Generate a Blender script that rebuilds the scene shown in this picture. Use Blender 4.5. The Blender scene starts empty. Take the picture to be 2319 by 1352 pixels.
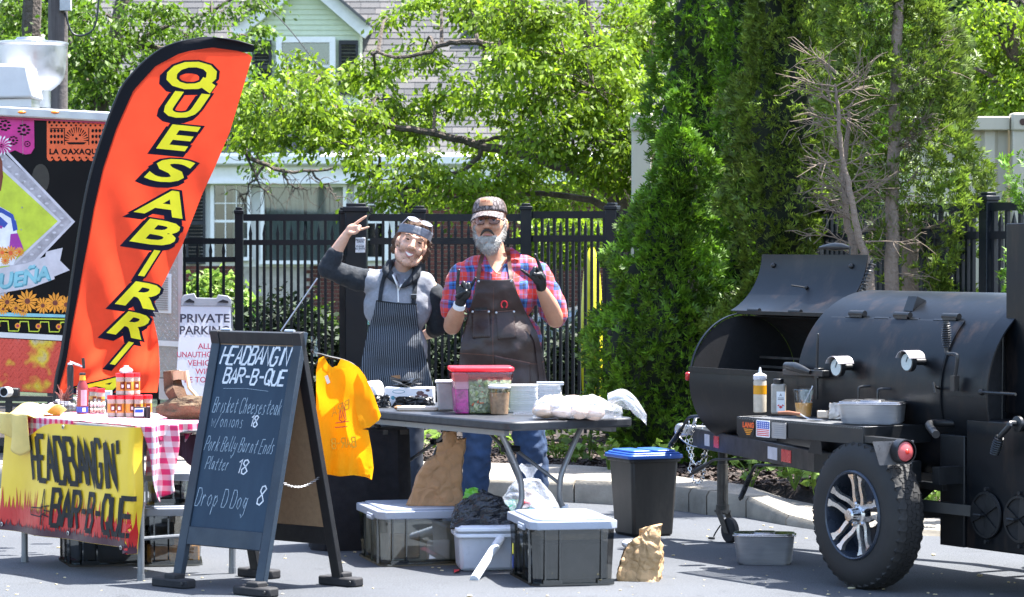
import bpy, bmesh, math, random
import numpy as np
from mathutils import Vector as V, Matrix, noise, Euler
from mathutils.bvhtree import BVHTree
R = math.radians
sc = bpy.context.scene
COL = sc.collection
rnd = random.Random(7)
nr = np.random.RandomState(7)

# ------------------------------------------------------------------ camera, sky, sun, exposure
F = 7000.0            # focal length in pixels of the 2319 px wide picture
CX, CY = 1159.5, 676.0
CAMZ = 1.6
PITCH = math.atan(121 / F)
cam_d = bpy.data.cameras.new('camera'); cam = bpy.data.objects.new('camera', cam_d); COL.objects.link(cam)
cam.location = (0, 0, CAMZ); cam.rotation_euler = (R(90) - PITCH, 0, 0)
cam_d.sensor_width = 36; cam_d.lens = 36 * F / 2319
cam_d.clip_start = .5; cam_d.clip_end = 2000
cam_d.dof.use_dof = True; cam_d.dof.focus_distance = 17.0; cam_d.dof.aperture_fstop = 11
sc.camera = cam
SUN_EL, SUN_AZ = R(67), R(72)     # azimuth measured from +Y (into the picture) towards +X
w = bpy.data.worlds.new('World'); sc.world = w; w.use_nodes = True
nt = w.node_tree; nt.nodes.clear()
sky = nt.nodes.new('ShaderNodeTexSky'); sky.sky_type = 'NISHITA'; sky.sun_disc = False
sky.sun_elevation = SUN_EL; sky.sun_rotation = SUN_AZ
sky.air_density = 1.0; sky.dust_density = 1.6; sky.ozone_density = 1.0
bg = nt.nodes.new('ShaderNodeBackground'); bg.inputs[1].default_value = .125
wo = nt.nodes.new('ShaderNodeOutputWorld')
nt.links.new(sky.outputs[0], bg.inputs[0]); nt.links.new(bg.outputs[0], wo.inputs[0])
sun_d = bpy.data.lights.new('sun', 'SUN'); sun = bpy.data.objects.new('sun', sun_d); COL.objects.link(sun)
sun_d.energy = 5.0; sun_d.angle = R(.53); sun_d.color = (1, .965, .92)
sdir = V((math.sin(SUN_AZ) * math.cos(SUN_EL), math.cos(SUN_AZ) * math.cos(SUN_EL), math.sin(SUN_EL)))
sun.rotation_euler = sdir.to_track_quat('Z', 'Y').to_euler()
vs = sc.view_settings
vs.view_transform = 'Standard'; vs.look = 'None'; vs.exposure = 2.2; vs.gamma = 1; vs.use_curve_mapping = False
sc.cycles.max_bounces = 7; sc.cycles.transparent_max_bounces = 12; sc.cycles.diffuse_bounces = 3
sc.cycles.glossy_bounces = 3; sc.cycles.transmission_bounces = 4
sc.cycles.caustics_reflective = False; sc.cycles.caustics_refractive = False
sc.cycles.use_denoising = True; sc.cycles.sample_clamp_indirect = 6

def P(px, py, d):
    "world point seen at picture pixel (px, py), at depth d in metres"
    u, v = (px - CX) / F, (CY - py) / F
    y = math.cos(PITCH) + v * math.sin(PITCH); z = -math.sin(PITCH) + v * math.cos(PITCH)
    t = d / y
    return V((u * t, d, CAMZ + z * t))
def G(px, py, h=0.0):
    "world point at height h seen at pixel (px, py)"
    u, v = (px - CX) / F, (CY - py) / F
    y = math.cos(PITCH) + v * math.sin(PITCH); z = -math.sin(PITCH) + v * math.cos(PITCH)
    t = (h - CAMZ) / z
    return V((u * t, y * t, h))

# ------------------------------------------------------------------ materials
def lin(c):
    if isinstance(c, str):
        o = []
        for i in (0, 2, 4):
            x = int(c[i:i+2], 16) / 255
            o.append(x / 12.92 if x < .04045 else ((x + .055) / 1.055) ** 2.4)
        return tuple(o)
    return tuple(c)
class NT:
    def __init__(s, name):
        s.m = bpy.data.materials.new(name); s.m.use_nodes = True; s.t = s.m.node_tree; s.t.nodes.clear()
        s.out = s.n('OutputMaterial'); s.tc = None
    def n(s, t, **kw):
        nd = s.t.nodes.new('ShaderNode' + t)
        for k, v in kw.items(): setattr(nd, k, v)
        return nd
    def l(s, a, b): s.t.links.new(a, b)
    def co(s, kind='Object'):
        if s.tc is None: s.tc = s.n('TexCoord')
        return s.tc.outputs[kind]
    def noise(s, scale, detail=4, rough=.55, vec=None, stretch=None):
        nd = s.n('TexNoise'); nd.inputs['Scale'].default_value = scale; nd.inputs['Detail'].default_value = detail
        nd.inputs['Roughness'].default_value = rough
        v = vec or s.co()
        if stretch:
            mp = s.n('Mapping'); mp.inputs['Scale'].default_value = stretch; s.l(v, mp.inputs[0]); v = mp.outputs[0]
        s.l(v, nd.inputs['Vector']); return nd.outputs[0]
    def ramp(s, fac, stops, mode='LINEAR'):
        r = s.n('ValToRGB'); r.color_ramp.interpolation = mode
        el = r.color_ramp.elements
        while len(el) < len(stops): el.new(.5)
        for e, (p, c) in zip(el, stops):
            e.position = p; e.color = (*lin(c), 1) if not isinstance(c, (int, float)) else (c, c, c, 1)
        s.l(fac, r.inputs[0]); return r.outputs[0]
    def mix(s, fac, a, b, blend='MIX'):
        m = s.n('MixRGB', blend_type=blend)
        for i, x in ((0, fac), (1, a), (2, b)):
            if hasattr(x, 'links') or isinstance(x, bpy.types.NodeSocket): s.l(x, m.inputs[i])
            elif isinstance(x, (int, float)): m.inputs[i].default_value = x if i == 0 else (x, x, x, 1)
            else: m.inputs[i].default_value = (*lin(x), 1)
        return m.outputs[0]
    def math(s, op, a, b=0.0, c=None):
        m = s.n('Math', operation=op)
        for i, x in ((0, a), (1, b), (2, c)):
            if x is None: continue
            if isinstance(x, bpy.types.NodeSocket): s.l(x, m.inputs[i])
            else: m.inputs[i].default_value = x
        return m.outputs[0]
    def bump(s, h, strength=.3, dist=.01):
        b = s.n('Bump'); b.inputs['Strength'].default_value = strength; b.inputs['Distance'].default_value = dist
        s.l(h, b.inputs['Height']); return b.outputs[0]
    def bsdf(s, col, rough=.6, metal=0, normal=None, **kw):
        b = s.n('BsdfPrincipled')
        for k, x in (('Base Color', col), ('Roughness', rough), ('Metallic', metal)):
            if isinstance(x, bpy.types.NodeSocket): s.l(x, b.inputs[k])
            elif k == 'Base Color': b.inputs[k].default_value = (*lin(x), 1)
            else: b.inputs[k].default_value = x
        for k, x in kw.items():
            k = k.replace('_', ' ')
            if isinstance(x, bpy.types.NodeSocket): s.l(x, b.inputs[k])
            else: b.inputs[k].default_value = x
        if normal: s.l(normal, b.inputs['Normal'])
        return b
    def end(s, b): s.l(b.outputs[0], s.out.inputs[0]); return s.m
MATS = {}
def mk(name, col, rough=.6, metal=0, var=.18, vs=9, bump=.15, bs=140, bd=.004, island=0, transl=0, stretch=None, rvar=.1, **kw):
    "a plain painted / plastic / wood / metal surface with grain, wear and fine relief"
    if name in MATS: return MATS[name]
    t = NT(name); c = lin(col)
    n1 = t.noise(vs, 6, .62, stretch=stretch)
    lo = tuple(max(0, x * (1 - var)) for x in c); hi = tuple(min(1, x * (1 + var)) for x in c)
    cc = t.ramp(n1, [(.3, lo), (.7, hi)])
    if island:
        g = t.n('NewGeometry'); rr = t.ramp(g.outputs['Random Per Island'], [(0, 1 - island), (1, 1 + island)])
        cc = t.mix(1, cc, rr, 'MULTIPLY')
    if kw.pop('objvar', 0):
        oi = t.n('ObjectInfo'); rr = t.ramp(oi.outputs['Random'], [(0, .68), (.5, 1.0), (1, 1.25)])
        cc = t.mix(1, cc, rr, 'MULTIPLY')
    nb = t.noise(bs, 3)
    nor = t.bump(nb, bump, bd) if bump else None
    rg = t.ramp(t.noise(vs * 2.3, 4), [(.3, max(0, rough - rvar)), (.7, min(1, rough + rvar))])
    b = t.bsdf(cc, rg, metal, nor, **kw)
    if transl:
        tr = t.n('BsdfTranslucent'); t.l(cc, tr.inputs[0])
        mx = t.n('MixShader'); mx.inputs[0].default_value = transl
        t.l(b.outputs[0], mx.inputs[1]); t.l(tr.outputs[0], mx.inputs[2])
        t.l(mx.outputs[0], t.out.inputs[0]); MATS[name] = t.m; return t.m
    MATS[name] = t.end(b); return MATS[name]

# ------------------------------------------------------------------ mesh building
class MB:
    def __init__(s, T=None): s.v = []; s.f = []; s.T = T
    def add(s, vs, fs):
        b = len(s.v)
        if s.T is not None: vs = [s.T @ V(p) for p in vs]
        s.v += [tuple(p) for p in vs]; s.f += [tuple(i + b for i in f) for f in fs]; return s
    def box(s, c, sz, rz=0, rx=0, ry=0, taper=1.0):
        M = Matrix.Translation(c) @ Euler((rx, ry, rz)).to_matrix().to_4x4()
        x, y, z = (k / 2 for k in sz)
        vs = [M @ V((sx * x * (taper if sz_ < 0 else 1), sy * y * (taper if sz_ < 0 else 1), sz_ * z)) for sz_ in (-1, 1) for sy in (-1, 1) for sx in (-1, 1)]
        return s.add(vs, [(0,2,3,1),(4,5,7,6),(0,1,5,4),(2,6,7,3),(0,4,6,2),(1,3,7,5)])
    def bar(s, a, b, w, h, up=(0, 0, 1)):
        "a square bar from a to b, w across and h along up"
        a, b, up = V(a), V(b), V(up); t = (b - a).normalized()
        side = t.cross(up)
        if side.length < 1e-4: side = t.cross(V((0, 1, 0)))
        side.normalize(); u = side.cross(t).normalized()
        vs = [p + side * (i * w / 2) + u * (j * h / 2) for p in (a, b) for i, j in ((-1,-1),(1,-1),(1,1),(-1,1))]
        return s.add(vs, [(0,1,2,3),(7,6,5,4),(0,4,5,1),(1,5,6,2),(2,6,7,3),(3,7,4,0)])
    def tube(s, pts, r, n=8, cap=True, flat=1.0):
        pts = [V(p) for p in pts]; k = len(pts)
        rs = r if isinstance(r, (list, tuple)) else [r] * k
        up = V((0, 0, 1)); t0 = (pts[1] - pts[0]).normalized()
        if abs(t0.dot(up)) > .9: up = V((0, 1, 0))
        a = t0.cross(up).normalized(); vs = []; fs = []
        for i, p in enumerate(pts):
            t = (pts[min(i+1, k-1)] - pts[max(i-1, 0)])
            t = t.normalized() if t.length > 1e-9 else t0
            a = (a - t * a.dot(t)); a = a.normalized() if a.length > 1e-6 else t.orthogonal().normalized()
            b = t.cross(a)
            vs += [p + (a * math.cos(q) + b * math.sin(q) * flat) * rs[i] for q in (2 * math.pi * j / n for j in range(n))]
        for i in range(k - 1):
            for j in range(n):
                j2 = (j + 1) % n; fs.append((i*n+j, i*n+j2, (i+1)*n+j2, (i+1)*n+j))
        if cap: fs += [tuple(range(n))[::-1], tuple((k-1)*n + j for j in range(n))]
        return s.add(vs, fs)
    def lathe(s, c, prof, n=20, axis=(0, 0, 1), cap=True):
        ax = V(axis).normalized(); a = ax.orthogonal().normalized(); b = ax.cross(a); c = V(c); vs = []; fs = []
        for r, z in prof: vs += [c + ax * z + (a * math.cos(q) + b * math.sin(q)) * r for q in (2 * math.pi * j / n for j in range(n))]
        k = len(prof)
        for i in range(k - 1):
            for j in range(n):
                j2 = (j + 1) % n; fs.append((i*n+j, i*n+j2, (i+1)*n+j2, (i+1)*n+j))
        if cap: fs += [tuple(range(n))[::-1], tuple((k-1)*n + j for j in range(n))]
        return s.add(vs, fs)
    def prism(s, poly, a, b, fn=None):
        "polygon (u, v) extruded from a to b; fn(u, v, w) -> point, default x, y=w, z"
        fn = fn or (lambda u, v, w: (u, w, v)); n = len(poly)
        vs = [fn(u, v, a) for u, v in poly] + [fn(u, v, b) for u, v in poly]
        return s.add(vs, [tuple(range(n)), tuple(range(2*n-1, n-1, -1))] + [(i, i+n, (i+1) % n + n, (i+1) % n) for i in range(n)])
    def sheet(s, nu, nv, fn, thick=0.0):
        vs = [V(fn(i / nu, j / nv)) for j in range(nv + 1) for i in range(nu + 1)]
        q = [(j*(nu+1)+i, j*(nu+1)+i+1, (j+1)*(nu+1)+i+1, (j+1)*(nu+1)+i) for j in range(nv) for i in range(nu)]
        if not thick: return s.add(vs, q)
        nrm = [V() for _ in vs]
        for f in q:
            m = (vs[f[1]] - vs[f[0]]).cross(vs[f[3]] - vs[f[0]])
            for i in f: nrm[i] += m
        n = len(vs); vb = [p - (m.normalized() if m.length > 0 else V((0,1,0))) * thick for p, m in zip(vs, nrm)]
        fs = q + [tuple(i + n for i in reversed(f)) for f in q]
        ring = [i for i in range(nu)] + [j*(nu+1)+nu for j in range(nv)] + [nv*(nu+1)+i for i in range(nu, 0, -1)] + [j*(nu+1) for j in range(nv, 0, -1)]
        fs += [(ring[(i+1) % len(ring)], ring[i], ring[i]+n, ring[(i+1) % len(ring)]+n) for i in range(len(ring))]
        return s.add(vs + vb, fs)
    def ball(s, c, r, n=10, m=7, rot=None):
        r = (r, r, r) if isinstance(r, (int, float)) else r; M = rot or Matrix(); c = V(c)
        vs = [c + M @ V((0, 0, -r[2]))]; fs = []
        for i in range(1, m):
            t = math.pi * i / m
            vs += [c + M @ V((r[0]*math.sin(t)*math.cos(q), r[1]*math.sin(t)*math.sin(q), -r[2]*math.cos(t))) for q in (2*math.pi*j/n for j in range(n))]
        vs.append(c + M @ V((0, 0, r[2]))); L = len(vs) - 1
        for j in range(n):
            j2 = (j+1) % n; fs.append((0, 1+j2, 1+j)); fs.append((L, L-n+j, L-n+j2))
            for i in range(m - 2): fs.append((1+i*n+j, 1+i*n+j2, 1+(i+1)*n+j2, 1+(i+1)*n+j))
        return s.add(vs, fs)
    def mesh(s, name, mat=None, smooth=True, ang=35):
        me = bpy.data.meshes.new(name); me.from_pydata(s.v, [], s.f); me.update()
        if smooth:
            me.polygons.foreach_set('use_smooth', [True] * len(me.polygons))
            me.set_sharp_from_angle(angle=R(ang))
        if mat: me.materials.append(mat)
        return me
    def build(s, name, mat, parent=None, world=False, bev=0, smooth=True, ang=35, **tags):
        if world and parent is not None:
            Mi = wm(parent).inverted(); s.v = [tuple(Mi @ V(p)) for p in s.v]
        return link(name, s.mesh(name, mat, smooth, ang), parent, bev=bev, **tags)
def wm(o):
    M = Matrix.LocRotScale(o.location, o.rotation_euler, o.scale)
    return wm(o.parent) @ M if o.parent else M
def tag(o, label=None, cat=None, group=None, kind=None):
    if label: o['label'] = label
    if cat: o['category'] = cat
    if group: o['group'] = group
    if kind: o['kind'] = kind
    return o
def link(name, me, parent=None, bev=0, loc=None, rot=None, **tags):
    o = bpy.data.objects.new(name, me); COL.objects.link(o); o.parent = parent
    if loc is not None: o.location = loc
    if rot is not None: o.rotation_euler = rot
    if bev:
        m = o.modifiers.new('bevel', 'BEVEL'); m.width = bev; m.segments = 2; m.limit_method = 'ANGLE'; m.angle_limit = R(40)
    return tag(o, **tags)
def thing(name, label, cat, loc=(0, 0, 0), rz=0, group=None):
    o = bpy.data.objects.new(name, None); COL.objects.link(o); o.location = loc; o.rotation_euler = (0, 0, rz)
    o.empty_display_size = .1
    return tag(o, label, cat, group)
def np_mesh(name, verts, quads, mat):
    me = bpy.data.meshes.new(name); nv, nf = len(verts), len(quads); k = quads.shape[1]
    me.vertices.add(nv); me.vertices.foreach_set('co', verts.astype(np.float32).ravel())
    me.loops.add(nf * k); me.loops.foreach_set('vertex_index', quads.astype(np.int32).ravel())
    me.polygons.add(nf); me.polygons.foreach_set('loop_start', np.arange(0, nf * k, k, dtype=np.int32))
    try: me.polygons.foreach_set('loop_total', np.full(nf, k, dtype=np.int32))
    except Exception: pass
    me.update(calc_edges=True); me.validate(); me.materials.append(mat); return me
def fbm(p, s=1.0, o=3): return noise.fractal(V(p) * s, .6, 2.0, o)
def smooth_path(pts, n=6):
    "Catmull-Rom through pts"
    pts = [V(p) for p in pts]; o = []; k = len(pts)
    for i in range(k - 1):
        p0, p1, p2, p3 = pts[max(i-1, 0)], pts[i], pts[i+1], pts[min(i+2, k-1)]
        for j in range(n):
            t = j / n
            o.append(.5 * ((2*p1) + (p2-p0)*t + (2*p0-5*p1+4*p2-p3)*t*t + (3*p1-p0-3*p2+p3)*t**3))
    o.append(pts[-1]); return o

# ------------------------------------------------------------------ lettering
GL = {'A':'0,0 2,6 4,0|1,2 3,2','B':'0,0 0,6 3,6 3.8,5 3,3.3 0,3.2|3,3.3 4,1.8 3.2,0 0,0','C':'4,5 3,6 1,6 0,4.6 0,1.4 1,0 3,0 4,1',
'D':'0,0 0,6 2.6,6 4,4.4 4,1.6 2.6,0 0,0','E':'4,6 0,6 0,0 4,0|0,3.1 3,3.1','F':'4,6 0,6 0,0|0,3.1 3,3.1','G':'4,5 3,6 1,6 0,4.6 0,1.4 1,0 3,0 4,1.2 4,2.8 2.4,2.8',
'H':'0,0 0,6|4,0 4,6|0,3 4,3','I':'2,0 2,6','J':'3,6 3,1.4 2,0 1,0 0,1.2','K':'0,0 0,6|4,6 0,2.6|1.2,3.6 4,0','L':'0,6 0,0 4,0','M':'0,0 0,6 2,2.5 4,6 4,0',
'N':'0,0 0,6 4,0 4,6','O':'1,0 0,1.4 0,4.6 1,6 3,6 4,4.6 4,1.4 3,0 1,0','P':'0,0 0,6 3,6 4,5 4,3.7 3,2.8 0,2.8','Q':'1,0 0,1.4 0,4.6 1,6 3,6 4,4.6 4,1.4 3,0 1,0|2.4,1.8 4.3,-.7',
'R':'0,0 0,6 3,6 4,5 4,3.8 3,3 0,3|1.6,3 4,0','S':'4,5 3,6 1,6 0,5 0,3.9 4,2.2 4,1 3,0 1,0 0,1','T':'0,6 4,6|2,6 2,0','U':'0,6 0,1.4 1,0 3,0 4,1.4 4,6','V':'0,6 2,0 4,6',
'W':'0,6 1,0 2,4 3,0 4,6','X':'0,0 4,6|0,6 4,0','Y':'0,6 2,3 4,6|2,3 2,0','Z':'0,6 4,6 0,0 4,0','-':'.6,3 3.4,3','\'':'2,6.4 1.6,4.6','/':'0,-.6 4,6.4','1':'1,4.8 2.4,6 2.2,0',
'8':'2,3.2 .4,4.4 .8,5.8 2.4,6.2 3.6,5.2 2,3.2 .2,1.8 .6,.2 2.2,-.2 3.8,1.2 2,3.2','0':'1,0 0,1.4 0,4.6 1,6 3,6 4,4.6 4,1.4 3,0 1,0','~':'0,6.8 1,7.4 3,6.8 4,7.4',
'a':'3.4,3.6 1.4,3.8 .2,2 1,.2 2.6,.6 3.4,3.4|3.4,3.6 3.2,.4 4,0','c':'3.4,3.2 1.8,3.8 .4,2.4 .8,.4 2.4,0 3.6,1','d':'3.2,3.2 1.2,3.6 .2,1.6 1.2,0 2.8,1|3.6,6.6 3.2,1 4,0',
'e':'.4,1.8 3.2,2.4 2.4,3.8 .8,3.2 .4,1 1.8,0 3.6,.8','h':'.6,6.4 .4,0|.4,2.4 2,3.8 3,2.8 3,0','i':'1.6,3.8 1.4,0','k':'.6,6.4 .4,0|3,3.8 .5,1.8|1,2.2 3.2,0','l':'1,6.4 .6,1 1.6,0 2.4,.6',
'n':'.6,3.8 .4,0|.4,2.4 2,3.8 3,2.8 3,0','o':'2,3.8 .6,2.8 .6,.8 2,0 3.4,1.2 3.2,3 2,3.8','p':'.8,3.8 .2,-2.6|.6,2.8 2.4,3.8 3.4,2.2 2,.2 .5,.8','r':'.6,3.8 .5,0|.5,2.2 1.8,3.8 3,3.2',
's':'3,3.4 1.4,3.8 .8,2.8 2.6,1.4 2,.1 .2,.2','t':'2,5.6 1.4,1 2.2,0 3.2,.6|.2,3.6 3.4,4','u':'.6,3.8 .6,1 1.6,0 3,1.4|3.2,3.8 3.2,0','w':'0,3.8 .8,0 2,2.8 3,0 4,3.8','y':'.4,3.8 1,1.4 2.4,1.4|3.4,3.8 2.6,-1 1,-2.6 .2,-1.4',
'g':'3.2,3.4 1.2,3.8 .4,1.6 1.8,.4 3.2,3|3.4,3.8 3,-1.6 1.4,-2.8 .2,-1.6'}
def ribbon(mb, pts, w, fn, off):
    "one mitred flat stroke through 2-D points, laid on a surface by fn(u, v, off)"
    p = [V((x, y)) for x, y in pts]; L = []; Rr = []
    for i in range(len(p)):
        a = (p[i] - p[i-1]).normalized() if i else None
        b = (p[i+1] - p[i]).normalized() if i < len(p) - 1 else None
        if a is None: a = b
        if b is None: b = a
        t = a + b
        t = t.normalized() if t.length > 1e-3 else a
        nrm = V((-t.y, t.x)); k = min(1.5, 1 / max(.3, nrm.dot(V((-a.y, a.x)))))
        L.append(p[i] + nrm * w / 2 * k); Rr.append(p[i] - nrm * w / 2 * k)
    vs = [V(fn(q.x, q.y, off)) for q in L + Rr]; n = len(p)
    mb.add(vs, [(i, i+1, n+i+1, n+i) for i in range(n-1)])
def text_strokes(mb, s, u0, v0, cw, ch, w, fn, gap=.35, shear=0.0, off=.001, jit=0.0, du=0.0, seg=0, rs=None):
    "strokes; cw x ch is one capital, baseline at (u0, v0); returns end u"
    u = u0; k = 0; rs = rs or random.Random(len(s) * 7 + ord(s[0]))
    for chh in s:
        if chh == ' ': u += cw * .7; continue
        if chh == '.': u += cw * .3; continue
        jy = rs.uniform(-jit, jit)
        for st in GL[chh].split('|'):
            pts = [tuple(map(float, q.split(','))) for q in st.split()]
            if seg:
                q2 = []
                for a, b in zip(pts, pts[1:]):
                    for j in range(seg): q2.append((a[0]+(b[0]-a[0])*j/seg, a[1]+(b[1]-a[1])*j/seg))
                pts = q2 + [pts[-1]]
            pp = [(u + x / 4 * cw + (y / 6) * ch * shear + rs.uniform(-jit, jit) * .5, v0 + y / 6 * ch + jy) for x, y in pts]
            k += 1; ribbon(mb, pp, w, fn, off + .00012 * (k % 7))
        u += cw * (1 + gap) * (.62 if chh in "I'il1" else 1)
    return u
def font_mesh(body, size=1.0, bold=0.0, shear=0.0, sx=1.0, res=3, spacing=1.0):
    "2-D triangles of a word in the built-in face: (verts Nx2, faces)"
    cu = bpy.data.curves.new('tmp', 'FONT'); cu.body = body; cu.size = size; cu.offset = bold; cu.shear = shear
    cu.resolution_u = res; cu.space_character = spacing; cu.fill_mode = 'FRONT'
    o = bpy.data.objects.new('tmp', cu); COL.objects.link(o)
    dg = bpy.context.evaluated_depsgraph_get(); me = bpy.data.meshes.new_from_object(o.evaluated_get(dg))
    vs = [(v.co.x * sx, v.co.y) for v in me.vertices]; fs = [tuple(p.vertices) for p in me.polygons]
    bpy.data.objects.remove(o); bpy.data.curves.remove(cu); bpy.data.meshes.remove(me)
    return vs, fs
def font_on(mb, body, u0, v0, size, fn, off=.001, bold=0, shear=0, sx=1, align='c', res=3, spacing=1.0):
    vs, fs = font_mesh(body, size, bold, shear, sx, res, spacing)
    if not vs: return
    xs = [p[0] for p in vs]; dx = -(min(xs) + max(xs)) / 2 if align == 'c' else -min(xs)
    mb.add([fn(u0 + dx + x, v0 + y, off) for x, y in vs], fs)
# ------------------------------------------------------------------ surface materials of the setting
def asphalt():
    t = NT('asphalt'); n1 = t.noise(.55, 5, .6); n2 = t.noise(105, 3, .8); n3 = t.noise(6, 5, .7)
    base = t.ramp(n1, [(.3, (.048, .053, .061)), (.7, (.068, .074, .083))])
    sp = t.ramp(n2, [(.3, .5), (.5, 1.0), (.68, 1.75)])
    c = t.mix(1, base, sp, 'MULTIPLY'); st = t.ramp(n3, [(.28, .55), (.42, 1.0)]); c = t.mix(1, c, st, 'MULTIPLY')
    return t.end(t.bsdf(c, .88, 0, t.bump(n2, .55, .006)))
def aggregate():
    t = NT('aggregate'); n2 = t.noise(110, 2, .8); n1 = t.noise(1.6, 5, .6)
    c = t.ramp(n2, [(.3, (.10, .085, .065)), (.45, (.22, .20, .17)), (.62, (.30, .28, .24)), (.75, (.42, .40, .36))])
    c = t.mix(1, c, t.ramp(n1, [(.3, .78), (.65, 1.08)]), 'MULTIPLY')
    return t.end(t.bsdf(c, .9, 0, t.bump(n2, .5, .006)))
M_asph, M_aggr = asphalt(), aggregate()
M_kerb = mk('kerb_concrete', (.25, .225, .18), .85, var=.3, vs=5, bump=.4, bs=60, bd=.006, objvar=1)
M_mulch = mk('mulch', (.022, .016, .013), .95, var=.6, vs=26, bump=1, bs=70, bd=.02)
M_chip = mk('mulch_chip', (.05, .035, .028), .9, var=.4, island=.6)
M_lawn = mk('lawn', (.02, .034, .01), .95, var=.5, vs=3, bump=.8, bs=50, bd=.03)
M_fence = mk('black_fence_metal', (.005, .008, .012), .42, 0, var=.2, vs=4, bump=.05, Specular_IOR_Level=.3)
M_brick = mk('brick_clay', (.12, .036, .025), .85, var=.35, vs=14, bump=.5, bs=90, bd=.006, objvar=1)
M_mortar = mk('mortar', (.42, .38, .32), .95, var=.2)
M_trim = mk('house_trim', (.82, .80, .76), .5, var=.06); M_white = mk('white_trim', (.62, .62, .61), .5, var=.06)
M_shut = mk('black_shutter', (.012, .014, .02), .5)
M_siding = mk('pale_green_siding', (.60, .66, .46), .6, var=.06, objvar=0)
M_bark = mk('bark', (.075, .058, .046), .9, var=.5, vs=6, bump=1, bs=26, bd=.03, stretch=(1, 1, .25))
M_gbark = mk('grey_bark', (.19, .145, .11), .9, var=.4, vs=9, bump=1, bs=34, bd=.02, stretch=(1, 1, .2))
M_twig = mk('dead_twig', (.17, .13, .095), .9, var=.3)
M_leaf = mk('spring_leaf', (.17, .27, .014), .5, var=.3, vs=1.2, bump=0, island=.5, transl=.55)
M_leaf2 = mk('deep_leaf', (.10, .185, .012), .5, var=.3, vs=1.2, bump=0, island=.5, transl=.5)
M_cedar = mk('cedar_spray', (.10, .21, .012), .6, var=.65, vs=4, bump=0, island=.55, transl=.34)
M_cedar2 = mk('cedar_olive_spray', (.12, .185, .02), .6, var=.6, vs=4, bump=0, island=.55, transl=.36)
M_core = mk('cedar_core', (.008, .014, .005), 1, bump=0)  # solid core, the shade inside the crown put into its near black colour
M_plant = mk('bed_leaf', (.20, .32, .05), .5, var=.3, island=.4, bump=0, transl=.4)
def shingle_mat():
    t = NT('roof_shingle'); oi = t.n('ObjectInfo'); g = t.n('NewGeometry')
    a = t.math('FRACT', t.math('ADD', oi.outputs['Random'], g.outputs['Random Per Island']))
    c = t.ramp(a, [(0, (.085, .085, .088)), (.45, (.12, .117, .117)), (.75, (.15, .14, .135)), (1, (.10, .10, .105))])
    c = t.mix(1, c, t.ramp(t.noise(90, 2), [(.3, .75), (.7, 1.2)]), 'MULTIPLY')
    return t.end(t.bsdf(c, .92, 0, t.bump(t.noise(120), .4, .004)))
M_shing = shingle_mat()
def pane_mat(name, tint, fac):
    t = NT(name); g = t.n('BsdfGlossy'); g.inputs[0].default_value = (.75, .82, .85, 1); g.inputs['Roughness'].default_value = .03
    tr = t.n('BsdfTransparent'); tr.inputs[0].default_value = (*tint, 1)
    mx = t.n('MixShader'); mx.inputs[0].default_value = fac
    t.l(tr.outputs[0], mx.inputs[1]); t.l(g.outputs[0], mx.inputs[2]); t.l(mx.outputs[0], t.out.inputs[0]); return t.m
M_pane = pane_mat('window_glass', (.75, .8, .8), .13)
M_room = mk('dark_room', (.012, .013, .014), .9)
M_drape = mk('pale_drape', (.30, .31, .28), .9, var=.3, vs=3, stretch=(5, 5, .3))

# ------------------------------------------------------------------ ground, kerb, pavement, beds
mb = MB(); mb.add([(-700, -60, 0), (700, -60, 0), (700, 1400, 0), (-700, 1400, 0)], [(0,1,2,3)])
tag(mb.build('asphalt_road', M_asph), kind='structure')
kerb_px = [(-900, 1080), (-300, 1098), (300, 1112), (800, 1122), (1300, 1138), (1440, 1146), (1560, 1160), (1600, 1166), (1690, 1172), (1780, 1190), (1890, 1207), (2130, 1215), (2600, 1236), (3300, 1262)]
bed_px = [(-900, 1010), (-300, 1020), (300, 1030), (800, 1040), (1300, 1052), (1440, 1062), (1560, 1082), (1600, 1086), (1690, 1092), (1780, 1098), (1890, 1110), (2130, 1130), (2600, 1150), (3300, 1170)]
KH = [.14] * 8 + [.125, .06, .035, .03, .03, .03]
kl = [G(*p) for p in kerb_px]; bl = [G(p[0], p[1], .15) for p in bed_px]
def offs(pl, d):
    o = []
    for i, p in enumerate(pl):
        t = (pl[min(i+1, len(pl)-1)] - pl[max(i-1, 0)]).normalized(); o.append(p + V((-t.y, t.x, 0)) * d)
    return o
ki = offs(kl, .15)
mb = MB()
for i in range(len(kl) - 1):
    a, b, c, d = ki[i], ki[i+1], bl[i+1], bl[i]
    ha, hb = KH[i] - .004, KH[i+1] - .004
    mb.add([(a.x, a.y, ha), (b.x, b.y, hb), (c.x, c.y, hb + .012), (d.x, d.y, ha + .012)], [(0,1,2,3)])
walk = tag(mb.build('pavement', M_aggr), kind='structure')
mb = MB()
for i in range(len(kl) - 1):
    a, b = kl[i] + (ki[i] - kl[i]) * .2, kl[i+1] + (ki[i+1] - kl[i+1]) * .2; c, d = ki[i+1] * 1.0, ki[i]
    mb.add([(a.x, a.y, -.02), (b.x, b.y, -.02), (c.x, c.y, -.02), (d.x, d.y, -.02), (a.x, a.y, KH[i]-.02), (b.x, b.y, KH[i+1]-.02), (c.x, c.y, KH[i+1]-.02), (d.x, d.y, KH[i]-.02)],
           [(0,3,2,1),(4,5,6,7),(0,1,5,4),(1,2,6,5),(2,3,7,6),(3,0,4,7)])
kerb = tag(mb.build('kerb', M_mortar), kind='structure')
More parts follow.
